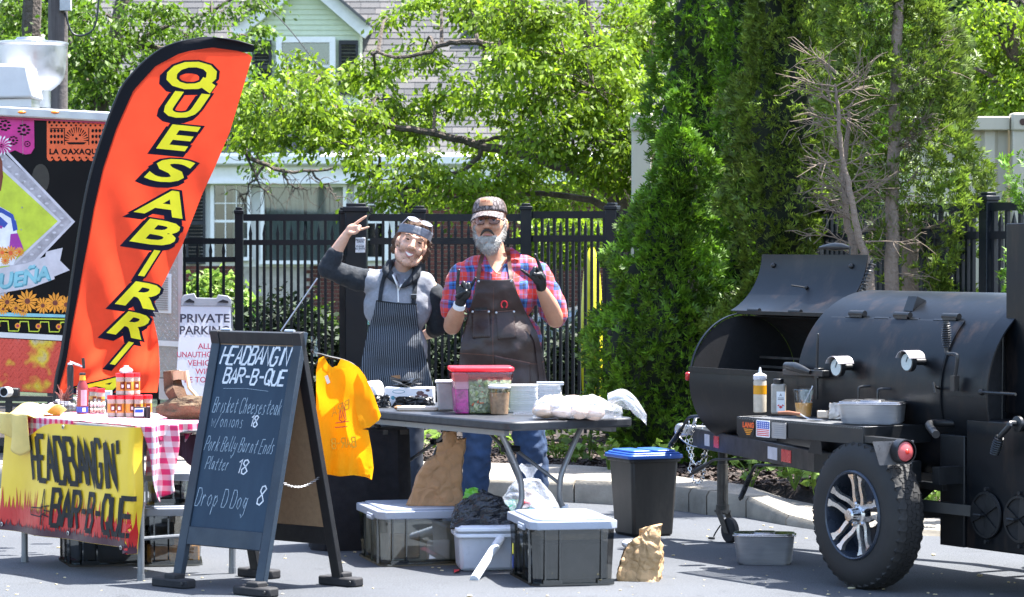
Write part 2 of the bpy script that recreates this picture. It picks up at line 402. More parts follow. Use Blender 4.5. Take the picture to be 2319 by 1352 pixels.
for i in range(len(kl) - 1):
    L = (kl[i+1] - kl[i]).length; n = max(1, round(L / (1.4 if L > 1.2 else .45)))
    for j in range(n):
        t0, t1 = j / n + .006 / L, (j + 1) / n - .006 / L
        mb = MB(); sec = []
        for t in (t0, .5 * (t0 + t1), t1):
            a = kl[i].lerp(kl[i+1], t); c = ki[i].lerp(ki[i+1], t); h = KH[i] * (1 - t) + KH[i+1] * t
            jt = rnd.uniform(-.006, .006)
            sec.append([(a.x, a.y, -.01), (a.x, a.y + .012 + jt, h - .03), (a.x + (c.x-a.x) * .14, a.y + (c.y-a.y) * .22, h + jt * .3), (c.x, c.y, h + jt * .3), (c.x, c.y, -.01)])
        vs = [p for q in sec for p in q]; fs = []
        for q in range(2):
            for e in range(5): fs.append((q*5+e, (q+1)*5+e, (q+1)*5+(e+1) % 5, q*5+(e+1) % 5))
        fs += [(0,1,2,3,4), (14,13,12,11,10)]
        mb.add(vs, fs); mb.build('kerb_stone', M_kerb, kerb, ang=50)
# planting bed and the ground beyond the fence
def bedz(x, y): return .13 + .035 * fbm((x, y, 0), 1.3) + .012 * fbm((x, y, 3), 9)
mb = MB()
def bed_fn(u, v):
    k = u * (len(bl) - 1); i = min(int(k), len(bl) - 2); p = bl[i].lerp(bl[i+1], k - i)
    q = p + V((0, 6.5 * v, 0)); return (q.x, q.y, bedz(q.x, q.y) * min(1, .2 + v * 30) if v > 0 else .12 if i < 8 else .03)
mb.sheet(220, 90, bed_fn); tag(mb.build('planting_bed', M_mulch), kind='structure')
mb = MB(); mb.add([(-700, 24.5, .10), (700, 24.5, .10), (700, 1300, .10), (-700, 1300, .10)], [(0,1,2,3)])
tag(mb.build('lawn', M_lawn), kind='structure')
def scatter_chips(n, name, mat, size, lab=None):
    vs = np.zeros((n * 4, 3)); k = 0
    while k < n:
        px = rnd.uniform(400, 2300); q = np.interp(px, [p[0] for p in bed_px], [p.y for p in bl]); y = q + abs(rnd.gauss(0, 1.4)) + .01
        x = (px - CX) / F * y; z = bedz(x, y) + .012
        a = rnd.uniform(0, 6.3); s = size * rnd.uniform(.5, 1.6); d = V((math.cos(a), math.sin(a), rnd.uniform(-.5, .5))) * s; e = V((-math.sin(a), math.cos(a), rnd.uniform(-.6, .6))) * s * .4
        c = V((x, y, z))
        for j, (sx, sy) in enumerate(((-1,-1),(1,-1),(1,1),(-1,1))): vs[k*4+j] = c + d * sx / 2 + e * sy / 2
        k += 1
    return vs
vs = scatter_chips(26000, 'wood_chips', M_chip, .03)
tag(link('wood_chips', np_mesh('wood_chips', vs, np.arange(len(vs)).reshape(-1, 4), M_chip)), kind='stuff')
# small litter on the road: crumbs, petals, bits of leaf
M_crumb = mk('dry_litter', (.42, .36, .22), .8, island=.5)
mb = MB()
for i in range(170):
    p = G(rnd.uniform(-50, 2350), rnd.uniform(1180, 1352)); s = rnd.uniform(.002, .008) * (2 if i < 12 else 1)
    mb.ball((p.x, p.y, s * .4), (s * rnd.uniform(.8, 2), s, s * .5), 5, 4)
tag(mb.build('road_litter', M_crumb), kind='stuff')

# ------------------------------------------------------------------ foliage helpers
def leaf_quads(c, L, W, d=None, droop=.3, rng=nr):
    n = len(c)
    if d is None:
        d = rng.normal(size=(n, 3)); d[:, 2] = d[:, 2] * .5 - droop
    d = d / np.linalg.norm(d, axis=1, keepdims=True)
    r = rng.normal(size=(n, 3)); s = np.cross(d, r); s /= np.linalg.norm(s, axis=1, keepdims=True) + 1e-9
    up = np.cross(s, d); sc_ = rng.uniform(.6, 1.35, (n, 1)); L = L * sc_; W = W * sc_
    v = np.stack([c - d * L * .5, c + s * W * .5 + up * W * .22, c + d * L * .5 - up * L * .1, c - s * W * .5 + up * W * .22], 1)
    return v.reshape(-1, 3)
def crown_mesh(name, vs, mat):
    return np_mesh(name, vs, np.arange(len(vs)).reshape(-1, 4), mat)
def limb(mb, pts, r0, r1, n=7, wob=.04):
    p = smooth_path(pts, 5)
    p = [q + V((rnd.uniform(-1, 1), rnd.uniform(-1, 1), rnd.uniform(-1, 1))) * wob * .5 for q in p]
    k = len(p) - 1
    mb.tube(p, [r0 + (r1 - r0) * (i / k) ** .8 for i in range(k + 1)], n); return p
def broad_tree(label, base, limbs, clusters, d0, dr, leafmat, dens=1.0, L=.068, W=.036, group=None, hang=()):
    """limbs: lists of (px, py, depth) with radii; clusters: (px, py, rx, ry) foliage masses along the limbs"""
    t = thing('broadleaf_tree', label, 'tree', base, group=group); T = Matrix.Translation(-V(base))
    mb = MB(T); mt = MB(T); spine = []
    for k, (pts, r0, r1) in enumerate(limbs):
        w3 = [P(*q) if len(q) == 3 else P(q[0], q[1], d0) for q in pts]
        if k == 0: w3 = [V(base)] + w3
        spine += limb(mb if k == 0 else mt, w3, r0, r1, 9 if k == 0 else 7, .03)
    allv = []
    for (px, py, rx, ry) in clusters:
        area = rx * ry; ns = max(3, int(area / 330 * dens)); cz = P(px, py, d0 + rnd.uniform(-dr, dr)); s = F / cz.y
        near = min(spine, key=lambda q: (q - cz).length_squared)
        mid = near.lerp(cz, .5) + V((0, 0, .12)); tw = smooth_path([near, mid, cz], 4)
        mt.tube(tw, [.016 * (1 - i / len(tw)) + .006 for i in range(len(tw))], 5)
        for j in range(ns):
            a = rnd.uniform(0, 6.283); q = math.sqrt(rnd.random())
            c = cz + V((math.cos(a) * q * rx / s, rnd.gauss(0, .45) * min(rx, 90) / s * 1.3, math.sin(a) * q * ry / s))
            sr = rnd.uniform(.06, .15); n = int(rnd.uniform(40, 90))
            if rnd.random() < .55:
                st = cz.lerp(c, rnd.uniform(.0, .5)); mt.tube([st, st.lerp(c, .5) + V((rnd.uniform(-.05,.05), 0, .05)), c], [.007, .005, .003], 4, cap=False)
            g = nr.normal(size=(n, 3)) * np.array([sr, sr, sr * .5]); g[:, 2] -= (g[:, 0]**2 + g[:, 1]**2) * 1.2
            dd = g / (np.linalg.norm(g, axis=1, keepdims=True) + 1e-6) * .8 + nr.normal(size=g.shape) * .38; dd[:, 2] -= .55
            allv.append(leaf_quads(g + np.array(c - V(base)), L, W, dd))
    for pts in hang:
        w3 = [P(q[0], q[1], d0) for q in pts]; pp = limb(mt, w3, .018, .004, 5, .05)
        for j in range(len(pts) * 6):
            q = rnd.choice(pp); e = q + V((rnd.uniform(-.22, .22), rnd.uniform(-.1, .1), rnd.uniform(-.3, .06)))
            mt.tube(smooth_path([q, q.lerp(e, .5) + V((rnd.uniform(-.05,.05), 0, rnd.uniform(-.04,.06))), e], 3), [.005 - .0004 * i for i in range(7)], 4, cap=False)
    tr = mb.build('trunk', M_bark, t); mt.build('branches', M_bark, tr)
    link('crown', crown_mesh('crown', np.concatenate(allv), leafmat), t)
    return t
def cedar(label, px, pb, d, prof, mat=M_cedar, dens=430, seed=1, core=True, gaps=None, spr=.058, depthf=.9):
    dens = 1500 * dens / 560
    """columnar evergreen; prof: (py, half width in pixels, centre px) rows from the top down"""
    base = P(px, pb, d); base.z = .1; s = F / d
    t = thing('arborvitae', label, 'tree', base); rg = np.random.RandomState(seed); T = V((-base.x, -base.y, -base.z))
    rows = [((CAMZ - (py - 555) / s), hw * .91 / s, (cx - CX) / s) for py, hw, cx in prof]
    rows.sort(); zs = [r[0] for r in rows]
    def rad(z): return np.interp(z, zs, [r[1] for r in rows]), np.interp(z, zs, [r[2] for r in rows])
    z0, z1 = zs[0], zs[-1]; H = z1 - z0; area = sum((rows[i+1][0]-rows[i][0]) * (rows[i][1]+rows[i+1][1]) * math.pi * .9 for i in range(len(rows)-1))
    n = int(area * dens); zz = rg.uniform(z0, z1, n * 2); w0 = np.array([rad(z)[0] for z in zz]); keep = rg.uniform(0, w0.max(), n * 2) < w0 + .12
    zz = zz[keep][:n]; n = len(zz); th = rg.uniform(0, 2 * math.pi, n)
    C = np.zeros((n, 3)); D = np.zeros((n, 3))
    for i in range(n):
        r, cx = rad(zz[i]); a = th[i]; u = V((math.cos(a) * r, math.sin(a) * r, zz[i]))
        cl = noise.noise(u * 3.1 + V((seed * 7.3, 0, 0))) + .55 * noise.noise(u * 7.5 + V((0, seed * 3.1, 0)))
        rr = r * (1 - abs(rg.normal(0, .10))) + cl * .21 + rg.normal(0, .012)
        if gaps and rg.uniform() < gaps(zz[i], cx + math.cos(a) * r): rr = -1
        C[i] = (cx + math.cos(a) * rr, base.y + math.sin(a) * rr * depthf, zz[i] + rg.normal(0, .02) + cl * .06)
        if rr < 0.02: C[i] = (np.nan, 0, 0)
        D[i] = (math.cos(a) * .85 + rg.normal(0, .45), math.sin(a) * .85 + rg.normal(0, .45), rg.uniform(.1, 1.25))
    ok = ~np.isnan(C[:, 0]); C, D = C[ok], D[ok]; n = len(C); C += np.array(T)
    D /= np.linalg.norm(D, axis=1, keepdims=True); S = np.cross(D, rg.normal(size=(n, 3))); S /= np.linalg.norm(S, axis=1, keepdims=True)
    quads = []
    for k in range(6):
        a = (k - 2.5) * .42; d2 = D * math.cos(a) + S * math.sin(a); s2 = np.cross(d2, np.cross(D, S)); s2 /= np.linalg.norm(s2, axis=1, keepdims=True)
        L = spr * rg.uniform(.55, 1.2, (n, 1)) * (1 - .07 * abs(k - 2.5)); W = spr * .11; up = np.cross(D, S) * .006 * (k - 2)
        o = C + d2 * spr * .1 * k % 2
        o = C + D * spr * .12 * (k % 3) + up
        quads.append(np.stack([o - d2 * L * .1, o + d2 * L * .55 + s2 * W, o + d2 * L, o + d2 * L * .5 - s2 * W], 1).reshape(-1, 3))
    link('crown', crown_mesh('crown', np.concatenate(quads), mat), t)
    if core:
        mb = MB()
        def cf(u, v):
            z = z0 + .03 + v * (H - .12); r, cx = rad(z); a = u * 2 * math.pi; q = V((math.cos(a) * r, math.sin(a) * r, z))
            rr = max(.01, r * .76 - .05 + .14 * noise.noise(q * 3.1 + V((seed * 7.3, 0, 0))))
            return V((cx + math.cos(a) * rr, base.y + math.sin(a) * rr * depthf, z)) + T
        mb.sheet(28, 40, cf); mb.build('dark_core', M_core, t)
    mb = MB(); mb.tube([(0, 0, -.1), (0, 0, z0 - base.z + .5), (.0, 0, H * .6)], [.06, .05, .02], 8); mb.build('trunk', M_gbark, t)
    return t

# ------------------------------------------------------------------ the house beyond the fence
HD = 60.0; hs = F / HD
def HX(px): return (px - CX) / hs
def HZ(py): return CAMZ + (555 - py) / hs
house = thing('shingled_house', 'brick house with grey shingled roof, pale green dormer and black shutters', 'house', (HX(700), HD, 0.1))
HT = Matrix.Translation((-HX(700), -HD, -.1))
mb = MB(HT); mb.box(((HX(300) + HX(1560)) / 2, HD + .15, 1.65), (HX(1560) - HX(300), .3, 3.3)); wall = mb.build('brick_wall', M_mortar, house)
bw, bh = .2, .065; brick_me = MB(); brick_me.box((0, 0, 0), (bw, .04, bh)); bme = brick_me.mesh('brick', M_brick)
rest = MB(HT)
for r in range(40):
    z = .15 + r * .078
    for c in range(62):
        x = HX(330) + c * .212 + (r % 2) * .106; px = x * hs + CX; py = 555 - (z - CAMZ) * hs
        if px > 1540 or (455 < px < 1060 and py < 600 and px < 905): continue
        if (410 < px < 550 and 600 < py < 690) or (955 < px < 1062 and 470 < py < 745):
            link('brick', bme, wall, loc=(x - HX(700), -.012, z - .1))
        elif px > 700: rest.box((x, HD - .012, z), (bw, .04, bh))
rest.build('brickwork', M_brick, wall, kind='stuff')
# white window front and frieze
mb = MB(HT); mb.box(((HX(455) + HX(905)) / 2, HD + .06, (HZ(604) + HZ(405)) / 2), (HX(905) - HX(455), .14, HZ(405) - HZ(604)))
mb.build('window_front', M_trim, house)
mb = MB(HT)
mb.box(((HX(420) + HX(1560)) / 2, HD - .1, HZ(392)), (HX(1560) - HX(420), .34, (HZ(372) - HZ(412))))
mb.box(((HX(420) + HX(1560)) / 2, HD - .16, HZ(414)), (HX(1560) - HX(420), .5, .05)); mb.build('frieze', M_trim, house)
mb = MB(HT); x0, x1 = HX(410), HX(1570)
mb.prism([(-.52, HZ(372)), (-.52, HZ(356)), (-.47, HZ(348)), (-.30, HZ(348)), (-.30, HZ(376)), (-.44, HZ(376))], x0, x1, lambda u, v, w_: (w_, HD + u, v))
mb.build('gutter', M_trim, house)
def window(x0, x1, z0, z1, y, cols, rows, sash=True, drape=None, fr=.07):
    mb = MB(HT)
    for a, b, c, d in ((x0-fr, x1+fr, z1, z1+fr), (x0-fr-.03, x1+fr+.03, z0-fr, z0), (x0-fr, x0, z0, z1), (x1, x1+fr, z0, z1)):
        mb.box(((a+b)/2, y - .04, (c+d)/2), (b-a, .12, d-c))
    f = mb.build('window', M_trim, house)
    mb = MB(HT); mb.box(((x0+x1)/2, y + .06, (z0+z1)/2), (x1-x0, .03, z1-z0)); mb.build('dark_interior', M_room, f)
    if drape:
        for a, b in drape:
            mb = MB(HT); mb.sheet(24, 2, lambda u, v: (x0 + (a + (b-a)*u) * (x1-x0), y + .03 + .012 * math.sin(u*34), z0 + v*(z1-z0))); mb.build('drape', M_drape, f)
    mb = MB(HT); mid = (z0+z1)/2
    if sash: mb.box(((x0+x1)/2, y - .012, mid), (x1-x0, .05, .05))
    for i in range(1, cols): mb.box((x0 + (x1-x0)*i/cols, y - .012, (z0+z1)/2 if not sash else (z0+z1)/2), (.02, .03, z1-z0))
    for j in range(1, rows):
        if sash and j * 2 == rows: continue
        mb.box(((x0+x1)/2, y - .013, z0 + (z1-z0)*j/rows), (x1-x0, .026, .02))
    mb.build('glazing_bars', M_trim, f)
    for i in range(cols):
        for j in range(rows):
            mb = MB(HT); a, b = x0 + (x1-x0)*i/cols, x0 + (x1-x0)*(i+1)/cols; c, d = z0 + (z1-z0)*j/rows, z0 + (z1-z0)*(j+1)/rows
            mb.box(((a+b)/2, y + .004, (c+d)/2), (b-a-.008, .006, d-c-.008)); mb.build('pane', M_pane, f)
    return f
window(HX(487), HX(562), HZ(582), HZ(420), HD - .1, 3, 4, drape=[(.55, .95)])
window(HX(600), HX(778), HZ(590), HZ(424), HD - .1, 1, 1, sash=False, drape=[(.02, .5), (.54, .98)])
window(HX(812), HX(872), HZ(582), HZ(424), HD - .1, 3, 4)
def shutter(x0, x1, z0, z1, y):
    mb = MB(HT)
    for a, b in ((x0, x0+.05), (x1-.05, x1)): mb.box(((a+b)/2, y, (z0+z1)/2), (b-a, .05, z1-z0))
    for z in (z0+.04, (z0+z1)/2, z1-.04): mb.box(((x0+x1)/2, y + .001, z), (x1-x0-.1, .046, .08))
    sh = mb.build('shutter', M_shut, house); n = int((z1-z0) / .07)
    for i in range(n):
        mb = MB(HT); mb.box(((x0+x1)/2, y + .004, z0 + .06 + (z1-z0-.1) * (i+.5) / n), (x1-x0-.104, .012, .055), rx=.5); mb.build('slat', M_shut, sh)
shutter(HX(422), HX(466), HZ(598), HZ(412), HD - .06); shutter(HX(908), HX(950), HZ(560), HZ(415), HD - .06)
# steep shingled roof
ca, sa = math.cos(R(58)), math.sin(R(58)); re0 = V((0, HD - .42, HZ(362)))
def roofp(x, t, o=0): return V((x, re0.y + ca * t - sa * o, re0.z + sa * t + ca * o))
mb = MB(HT); x0, x1 = HX(180), HX(1560); RL = 4.6
mb.add([roofp(x0, 0), roofp(x1, 0), roofp(x1, RL), roofp(x0, RL), roofp(x0, 0, -.2), roofp(x1, 0, -.2), roofp(x1, RL, -.2), roofp(x0, RL, -.2)],
       [(0,1,2,3),(7,6,5,4),(0,4,5,1),(1,5,6,2),(2,6,7,3),(3,7,4,0)])
roof = mb.build('roof', M_shing, house); sh_me = {}
for q, wd in enumerate((.22, .3, .38)):
    m2 = MB(); m2.add([(-wd/2+.004, 0, 0), (wd/2-.004, 0, 0), (wd/2-.004, .19, 0), (-wd/2+.004, .19, 0), (-wd/2+.004, 0, .016), (wd/2-.004, 0, .016), (wd/2-.004, .19, .004), (-wd/2+.004, .19, .004)],
       [(3,2,1,0),(4,5,6,7),(0,1,5,4),(1,2,6,5),(2,3,7,6),(3,0,4,7)]); sh_me[wd] = m2.mesh('shingle', M_shing, smooth=False)
rest = MB(HT); cnt = 0; rr = random.Random(3)
for r in range(28):
    t_ = r * .15; x = x0 + rr.uniform(0, .3)
    while x < x1:
        wd = rr.choice((.22, .3, .38)); c = roofp(x + wd/2, t_, .001 + (r % 2) * .0005); px = c.x * F / c.y + CX; py = 555 - (c.z - CAMZ) * F / c.y
        vis = (345 < px < 545 and py < 120) or (835 < px < 1045 and 60 < py < 350)
        if vis and cnt < 298:
            o = link('shingle', sh_me[wd], roof, loc=c - V((HX(700), HD, .1)), rot=(R(58), 0, 0)); cnt += 1
        else:
            n = sa, ca
            vs = [roofp(x+.004, t_, .001), roofp(x+wd-.004, t_, .001), roofp(x+wd-.004, t_+.19, .001), roofp(x+.004, t_+.19, .001), roofp(x+.004, t_, .017), roofp(x+wd-.004, t_, .017), roofp(x+wd-.004, t_+.19, .005), roofp(x+.004, t_+.19, .005)]
            rest.add(vs, [(4,5,6,7),(0,1,5,4),(1,2,6,5),(3,0,4,7)])
        x += wd
rest.build('shingle_courses', M_shing, roof, smooth=False, kind='stuff')
# dormer
DY = HD + .05
dl, dr_, dpk = HX(556), HX(816), (HX(692), HZ(-40)); dzb = HZ(255); dze = HZ(66)
mb = MB(HT); mb.prism([(dl, dzb), (dr_, dzb), (dr_, dze), (dpk[0], dpk[1] - .12), (dl, dze)], DY, DY + 2.6); dorm = mb.build('dormer', M_siding, house)
n = 26
for i in range(n):
    z = dzb + i * .1
    def ext(z):
        if z < dze: return dl, dr_
        k = (z - dze) / (dpk[1] - .12 - dze); return dl + (dpk[0]-dl)*k, dr_ + (dpk[0]-dr_)*k
    a, b = ext(z); c, d = ext(z + .1)
    if b - a < .2: break
    mb = MB(HT); mb.add([(a, DY-.028, z), (b, DY-.028, z), (d, DY-.008, z+.1), (c, DY-.008, z+.1), (a, DY-.001, z), (b, DY-.001, z), (d, DY-.001, z+.1), (c, DY-.001, z+.1)],
        [(0,1,2,3),(0,4,5,1),(3,2,6,7),(0,3,7,4),(1,5,6,2)]); mb.build('siding_board', M_siding, dorm, smooth=False)
for sx, ex in ((-1, HX(534)), (1, HX(836))):
    mb = MB(HT); a = V((ex, DY-.16, HZ(78))); b = V((dpk[0], DY-.16, dpk[1] + .06)); mb.bar(a, b, .2, .24, (0, 0, 1)); mb.build('rake_board', M_trim, dorm)
    mb = MB(HT); a2 = a + V((-sx*-.03, 1.4, .16)); b2 = b + V((0, 1.4, .17)); mb.bar(a2, b2, 3.3, .05, (0, 0, 1)); mb.build('dormer_roof', M_shing, dorm)
window(HX(640), HX(748), HZ(205), HZ(98), DY - .12, 1, 2, fr=.11)
shutter(HX(768), HX(812), HZ(214), HZ(92), DY - .08); shutter(HX(572), HX(616), HZ(214), HZ(92), DY - .08)
# chimney
mb = MB(HT); mb.box((HX(1150), HD + 1.5, 4.9), (.7, .6, 4.6)); ch = mb.build('chimney', M_mortar, house)
mb = MB(HT)
for r in range(30):
    for c in range(4): mb.box((HX(1150) - .27 + c * .19 + (r % 2) * -.05, HD + 1.195, 5.0 + r * .078), (.18, .03, .065))
mb.build('chimney_brickwork', M_brick, ch, kind='stuff')

# ------------------------------------------------------------------ iron fences
spear = MB(); spear.add([(-.011, -.011, 0), (.011, -.011, 0), (.011, .011, 0), (-.011, .011, 0), (-.013, -.013, .02), (.013, -.013, .02), (.013, .013, .02), (-.013, .013, .02), (0, 0, .10)],
   [(0,1,5,4),(1,2,6,5),(2,3,7,6),(3,0,4,7),(4,5,8),(5,6,8),(6,7,8),(7,4,8)])
def picket_mesh(h, tip, wd=.021):
    m2 = MB(); m2.box((0, 0, h / 2), (wd, wd, h))
    if tip: m2.add([(x, y, z + h) for x, y, z in spear.v], spear.f)
    return m2.mesh('picket', M_fence)
def fence(name, label, A, B, top, rails, step, spears=True, posts=(), z0=.17, group=None, wd=.021, both=True, post_w=.075, cat='fence'):
    A, B = V(A), V(B); t = thing(name, label, cat, (A.x, A.y, 0), math.atan2(B.y-A.y, B.x-A.x), group); L = (B - A).length
    for z, hh in rails:
        mb = MB(); mb.box((L/2, 0, z), (L, .034, hh)); mb.build('rail', M_fence, t)
    n = int(L / step); sp_h = rails[1][0] + .045 - z0; full = picket_mesh(top - z0 - .01, False, wd); sh = picket_mesh(sp_h, True, wd)
    for i in range(1, n):
        x = i * L / n
        odd = i % 2
        link('picket', (sh if odd or not both else full), t, loc=(x, 0, z0))
    for x, h, wdp in posts:
        mb = MB(); mb.box((x, 0, h/2), (wdp, wdp, h)); p = mb.build('post', M_fence, t, bev=.004)
        mb = MB(); mb.box((x, 0, h + .012), (wdp * 1.18, wdp * 1.18, .03)); mb.box((x, 0, h + .038), (wdp * .8, wdp * .8, .022)); mb.build('cap', M_fence, p, bev=.005)
    return t
def FX(px, d): return (px - CX) / F * d
FD = 23.6
fence('fence_panel', 'low black iron fence panel with spear tips left of the driveway gate', (FX(300, FD), FD, 0), (FX(536, FD), FD, 0), 1.66, [(1.63, .045), (1.49, .04), (.3, .04)], .09, both=False, posts=())
fence('metal_gate', 'black iron gate leaf with light grey top rails in front of the white house windows', (FX(552, FD), FD, 0), (FX(768, FD), FD, 0), 1.81, [(1.81, .052), (1.62, .04), (.3, .05)], .0486, posts=((-.035, 1.84, .062), (.755, 1.84, .05)), cat='gate')
gp = thing('gate_post', 'thick square black gate post carrying a small white notice', 'post', (FX(808, FD), FD - .05, 0))
mb = MB(); mb.box((0, 0, .93), (.165, .165, 1.86)); mb.build('post', M_fence, gp, bev=.006)
mb = MB(); mb.box((0, 0, 1.872), (.2, .2, .04)); mb.box((0, 0, 1.903), (.15, .15, .03)); mb.build('cap', M_fence, gp, bev=.006)
mb = MB(); mb.box((-.05, -.095, 1.68), (.1, .03, .05)); mb.tube([(-.08, -.1, 1.66), (-.08, -.1, 1.52)], .012); mb.build('latch', M_fence, gp)
fence('fence_panel', 'black iron fence panel behind the two cooks with spears between its rails', (FX(838, FD), FD, 0), (FX(1180, FD), FD, 0), 1.81, [(1.81, .055), (1.63, .05), (.3, .05)], .0486, posts=((.38, 1.85, .085), (1.19, 1.87, .085)))
fence('fence_panel', 'black iron fence panel between the bearded man and the evergreens', (FX(1200, FD), FD, 0), (FX(1700, FD), FD - .6, 0), 1.83, [(1.83, .055), (1.65, .05), (.3, .05)], .0486, posts=((.66, 1.87, .085),))
fence('fence_panel', 'black iron fence panel standing before the beige shipping container', (FX(1840, 20.4), 20.4, 0), (FX(2216, 18.7), 18.7, 0), 1.83, [(1.83, .05), (1.66, .045), (.3, .05)], .057, posts=((1.998, 1.87, .085),), wd=.024)
fence('fence_panel', 'black iron fence panel beside the small evergreen at the right edge', (FX(2222, 18.65), 18.65, 0), (FX(2700, 17.2), 17.2, 0), 1.83, [(1.83, .05), (1.66, .045), (.3, .05)], .057, wd=.024)
M_note = mk('notice_white', (.75, .75, .76), .5, var=.05); M_ink = mk('dark_ink', (.02, .022, .04), .5, bump=0); M_red_ink = mk('red_ink', (.36, .02, .07), .5, bump=0)
nt_ = thing('notice', 'small white notice fixed to the thick gate post', 'notice', (FX(816, FD - .14), FD - .14, 1.6))
mb = MB(); mb.box((0, 0, 0), (.075, .004, .115)); mb.build('plate', M_note, nt_, bev=.003)
mb = MB(); fl = lambda u, v, o: (u, -.002 - o, v)
for w_, v in (('PRIVATE', .032), ('DRIVE', .018), ('- - -', .002), ('PLEASE', -.016), ('NO ENTRY', -.034), ('- - -', -.048)):
    font_on(mb, w_, 0, v, .019, fl, .0006, bold=.0006)
mb.build('lettering', M_ink, nt_)

# ------------------------------------------------------------------ things beyond the fence
M_cont = mk('container_paint', (.44, .40, .30), .55, var=.16, vs=1.5, stretch=(1, 1, .3), bump=.1)
M_hole = mk('shaded_hole', (.06, .03, .02), .8)  # flat dark disc for the open hole, its shade put into the colour
cd = 27.0; cs = F / cd
ct = thing('shipping_container', 'weathered beige shipping container behind the evergreens and fence', 'container', (FX(1462, cd), cd, .1))
T = Matrix.Translation((-FX(1462, cd), -cd, -.1)); zt = CAMZ + (555 - 262) / cs
X0, X1 = FX(1452, cd), FX(2310, cd)
mb = MB(T); pr = []; x = X0 + .12; k = 0
pts = []
while x < X1 - .12:
    for dx, dy in ((0, 0), (.085, 0), (.12, .04), (.205, .04)): pts.append((x + dx, dy))
    x += .24
vs = [(a, cd + b, .25) for a, b in pts] + [(a, cd + b, zt - .12) for a, b in pts]; n = len(pts)
mb.add(vs, [(i, i+1, n+i+1, n+i) for i in range(n-1)]); mb.build('corrugated_side', M_cont, ct, smooth=False)
mb = MB(T); mb.box(((X0+X1)/2, cd + 1.2, (zt+.25)/2 ), (X1-X0-.1, 2.2, zt-.4)); mb.build('body', M_cont, ct)
mb = MB(T); mb.box(((X0+X1)/2, cd - .01, zt - .07), (X1-X0-.2, .12, .12)); mb.build('top_rail', M_cont, ct, bev=.01)
mb = MB(T); mb.box(((X0+X1)/2, cd - .01, .3), (X1-X0-.2, .12, .16)); mb.build('bottom_rail', M_cont, ct)
for xx in (X0, X1):
    mb = MB(T); mb.box((xx, cd - .03, (zt + .2)/2), (.17, .16, zt - .3)); mb.build('corner_post', M_cont, ct, bev=.01)
    mb = MB(T); mb.box((xx, cd - .04, zt - .06), (.19, .19, .16)); f = mb.build('corner_casting', M_cont, ct, bev=.02)
    mb = MB(T); mb.lathe((xx, cd - .136, zt - .06), [(.03, 0), (.03, .004)], 14, (0, -1, 0)); mb.build('hole', M_hole, f)
# parked car seen through the pickets
M_car = mk('silver_car_paint', (.42, .45, .48), .25, .4, var=.04, bump=0, Coat_Weight=.6)
M_cglass = mk('car_glass', (.03, .045, .05), .06, bump=0); M_rub = mk('rubber', (.014, .014, .016), .8, bump=.3, bs=90)
M_chrome = mk('bright_metal', (.55, .55, .56), .22, 1, var=.06, bump=.03)
kd = 29.0; car = thing('parked_car', 'silver parked car seen between the pickets behind the bearded man', 'car', (FX(1190, kd), kd, .1))
prof = [(-.1, .45), (-.02, .3), (4.3, .3), (4.38, .6), (4.3, .92), (3.75, 1.0), (3.05, 1.4), (1.75, 1.46), (1.0, .98), (.1, .82), (-.06, .66)]
mb = MB(); mb.prism(prof, 0, 1.75); mb.build('body', M_car, car, bev=.05)
mb = MB(); mb.prism([(1.2, 1.02), (1.82, 1.38), (2.35, 1.38), (2.35, 1.02)], -.012, .02); mb.prism([(2.42, 1.02), (2.42, 1.38), (3.0, 1.34), (3.5, 1.02)], -.012, .02); mb.build('side_window', M_cglass, car)
mb = MB(); mb.prism([(1.02, 1.015), (1.74, 1.44), (1.72, 1.49), (.98, 1.03)], .15, 1.6); mb.build('windscreen', M_cglass, car)
for x in (.78, 3.45):
    mb = MB(); mb.lathe((x, -.02, .33), [(.0, 0), (.2, 0), (.32, .0), (.33, .03), (.33, .2)], 24, (0, 1, 0), cap=False); wh = mb.build('wheel', M_rub, car)
    mb = MB(); mb.lathe((x, -.03, .33), [(.0, 0), (.19, .0), (.2, .02)], 20, (0, 1, 0), cap=False); mb.build('hubcap', M_chrome, wh)
mb = MB(); mb.box((.0, .25, .68), (.14, .36, .14)); mb.build('headlight', M_chrome, car, bev=.03)
M_teal = mk('teal_plastic', (.03, .42, .42), .45); M_yel = mk('yellow_plastic', (.8, .72, .02), .4)
kay = thing('upright_kayak', 'narrow bright yellow kayak standing on end behind the fence', 'kayak', (FX(1340, 25), 25, .1))
mb = MB(); mb.sheet(12, 24, lambda u, v: ((.018 + .072 * math.sin(math.pi * min(1, max(0, v))) ** .45) * math.cos(u*2*math.pi), .14 * math.sin(math.pi*v) ** .5 * math.sin(u*2*math.pi), v * 1.48)); mb.build('hull', M_yel, kay)
mb = MB(); mb.lathe((0, -.142, .75), [(.035, 0), (.045, .012), (.03, .015)], 14, (0, -1, 0)); mb.build('cockpit_rim', M_shut, kay)
def patio_chair(x, y, rz, label):
    t = thing('patio_chair', label, 'chair', (x, y, .1), rz, 'teal patio chairs beyond the fence')
    mb = MB(); mb.box((0, 0, .36), (.5, .5, .03), rx=.12); mb.build('seat', M_teal, t)
    for i in range(5):
        mb = MB(); mb.box((-.22 + i*.11, .32, .72), (.095, .02, .8 - abs(i-2)*.05), rx=-.3); mb.build('back_slat', M_teal, t)
    for sx in (-1, 1):
        mb = MB(); mb.box((sx*.28, .02, .55), (.09, .6, .025)); mb.build('arm', M_teal, t)
        for yy in (-.22, .26):
            mb = MB(); mb.box((sx*.25, yy, .27), (.06, .05, .54)); mb.build('leg', M_teal, t)
    return t
patio_chair(FX(572, 27), 27, 1.45, 'teal patio chair seen through the gate leaf, the left one')
patio_chair(FX(758, 29), 29, -1.4, 'teal patio chair seen beside the thick gate post, the right one')
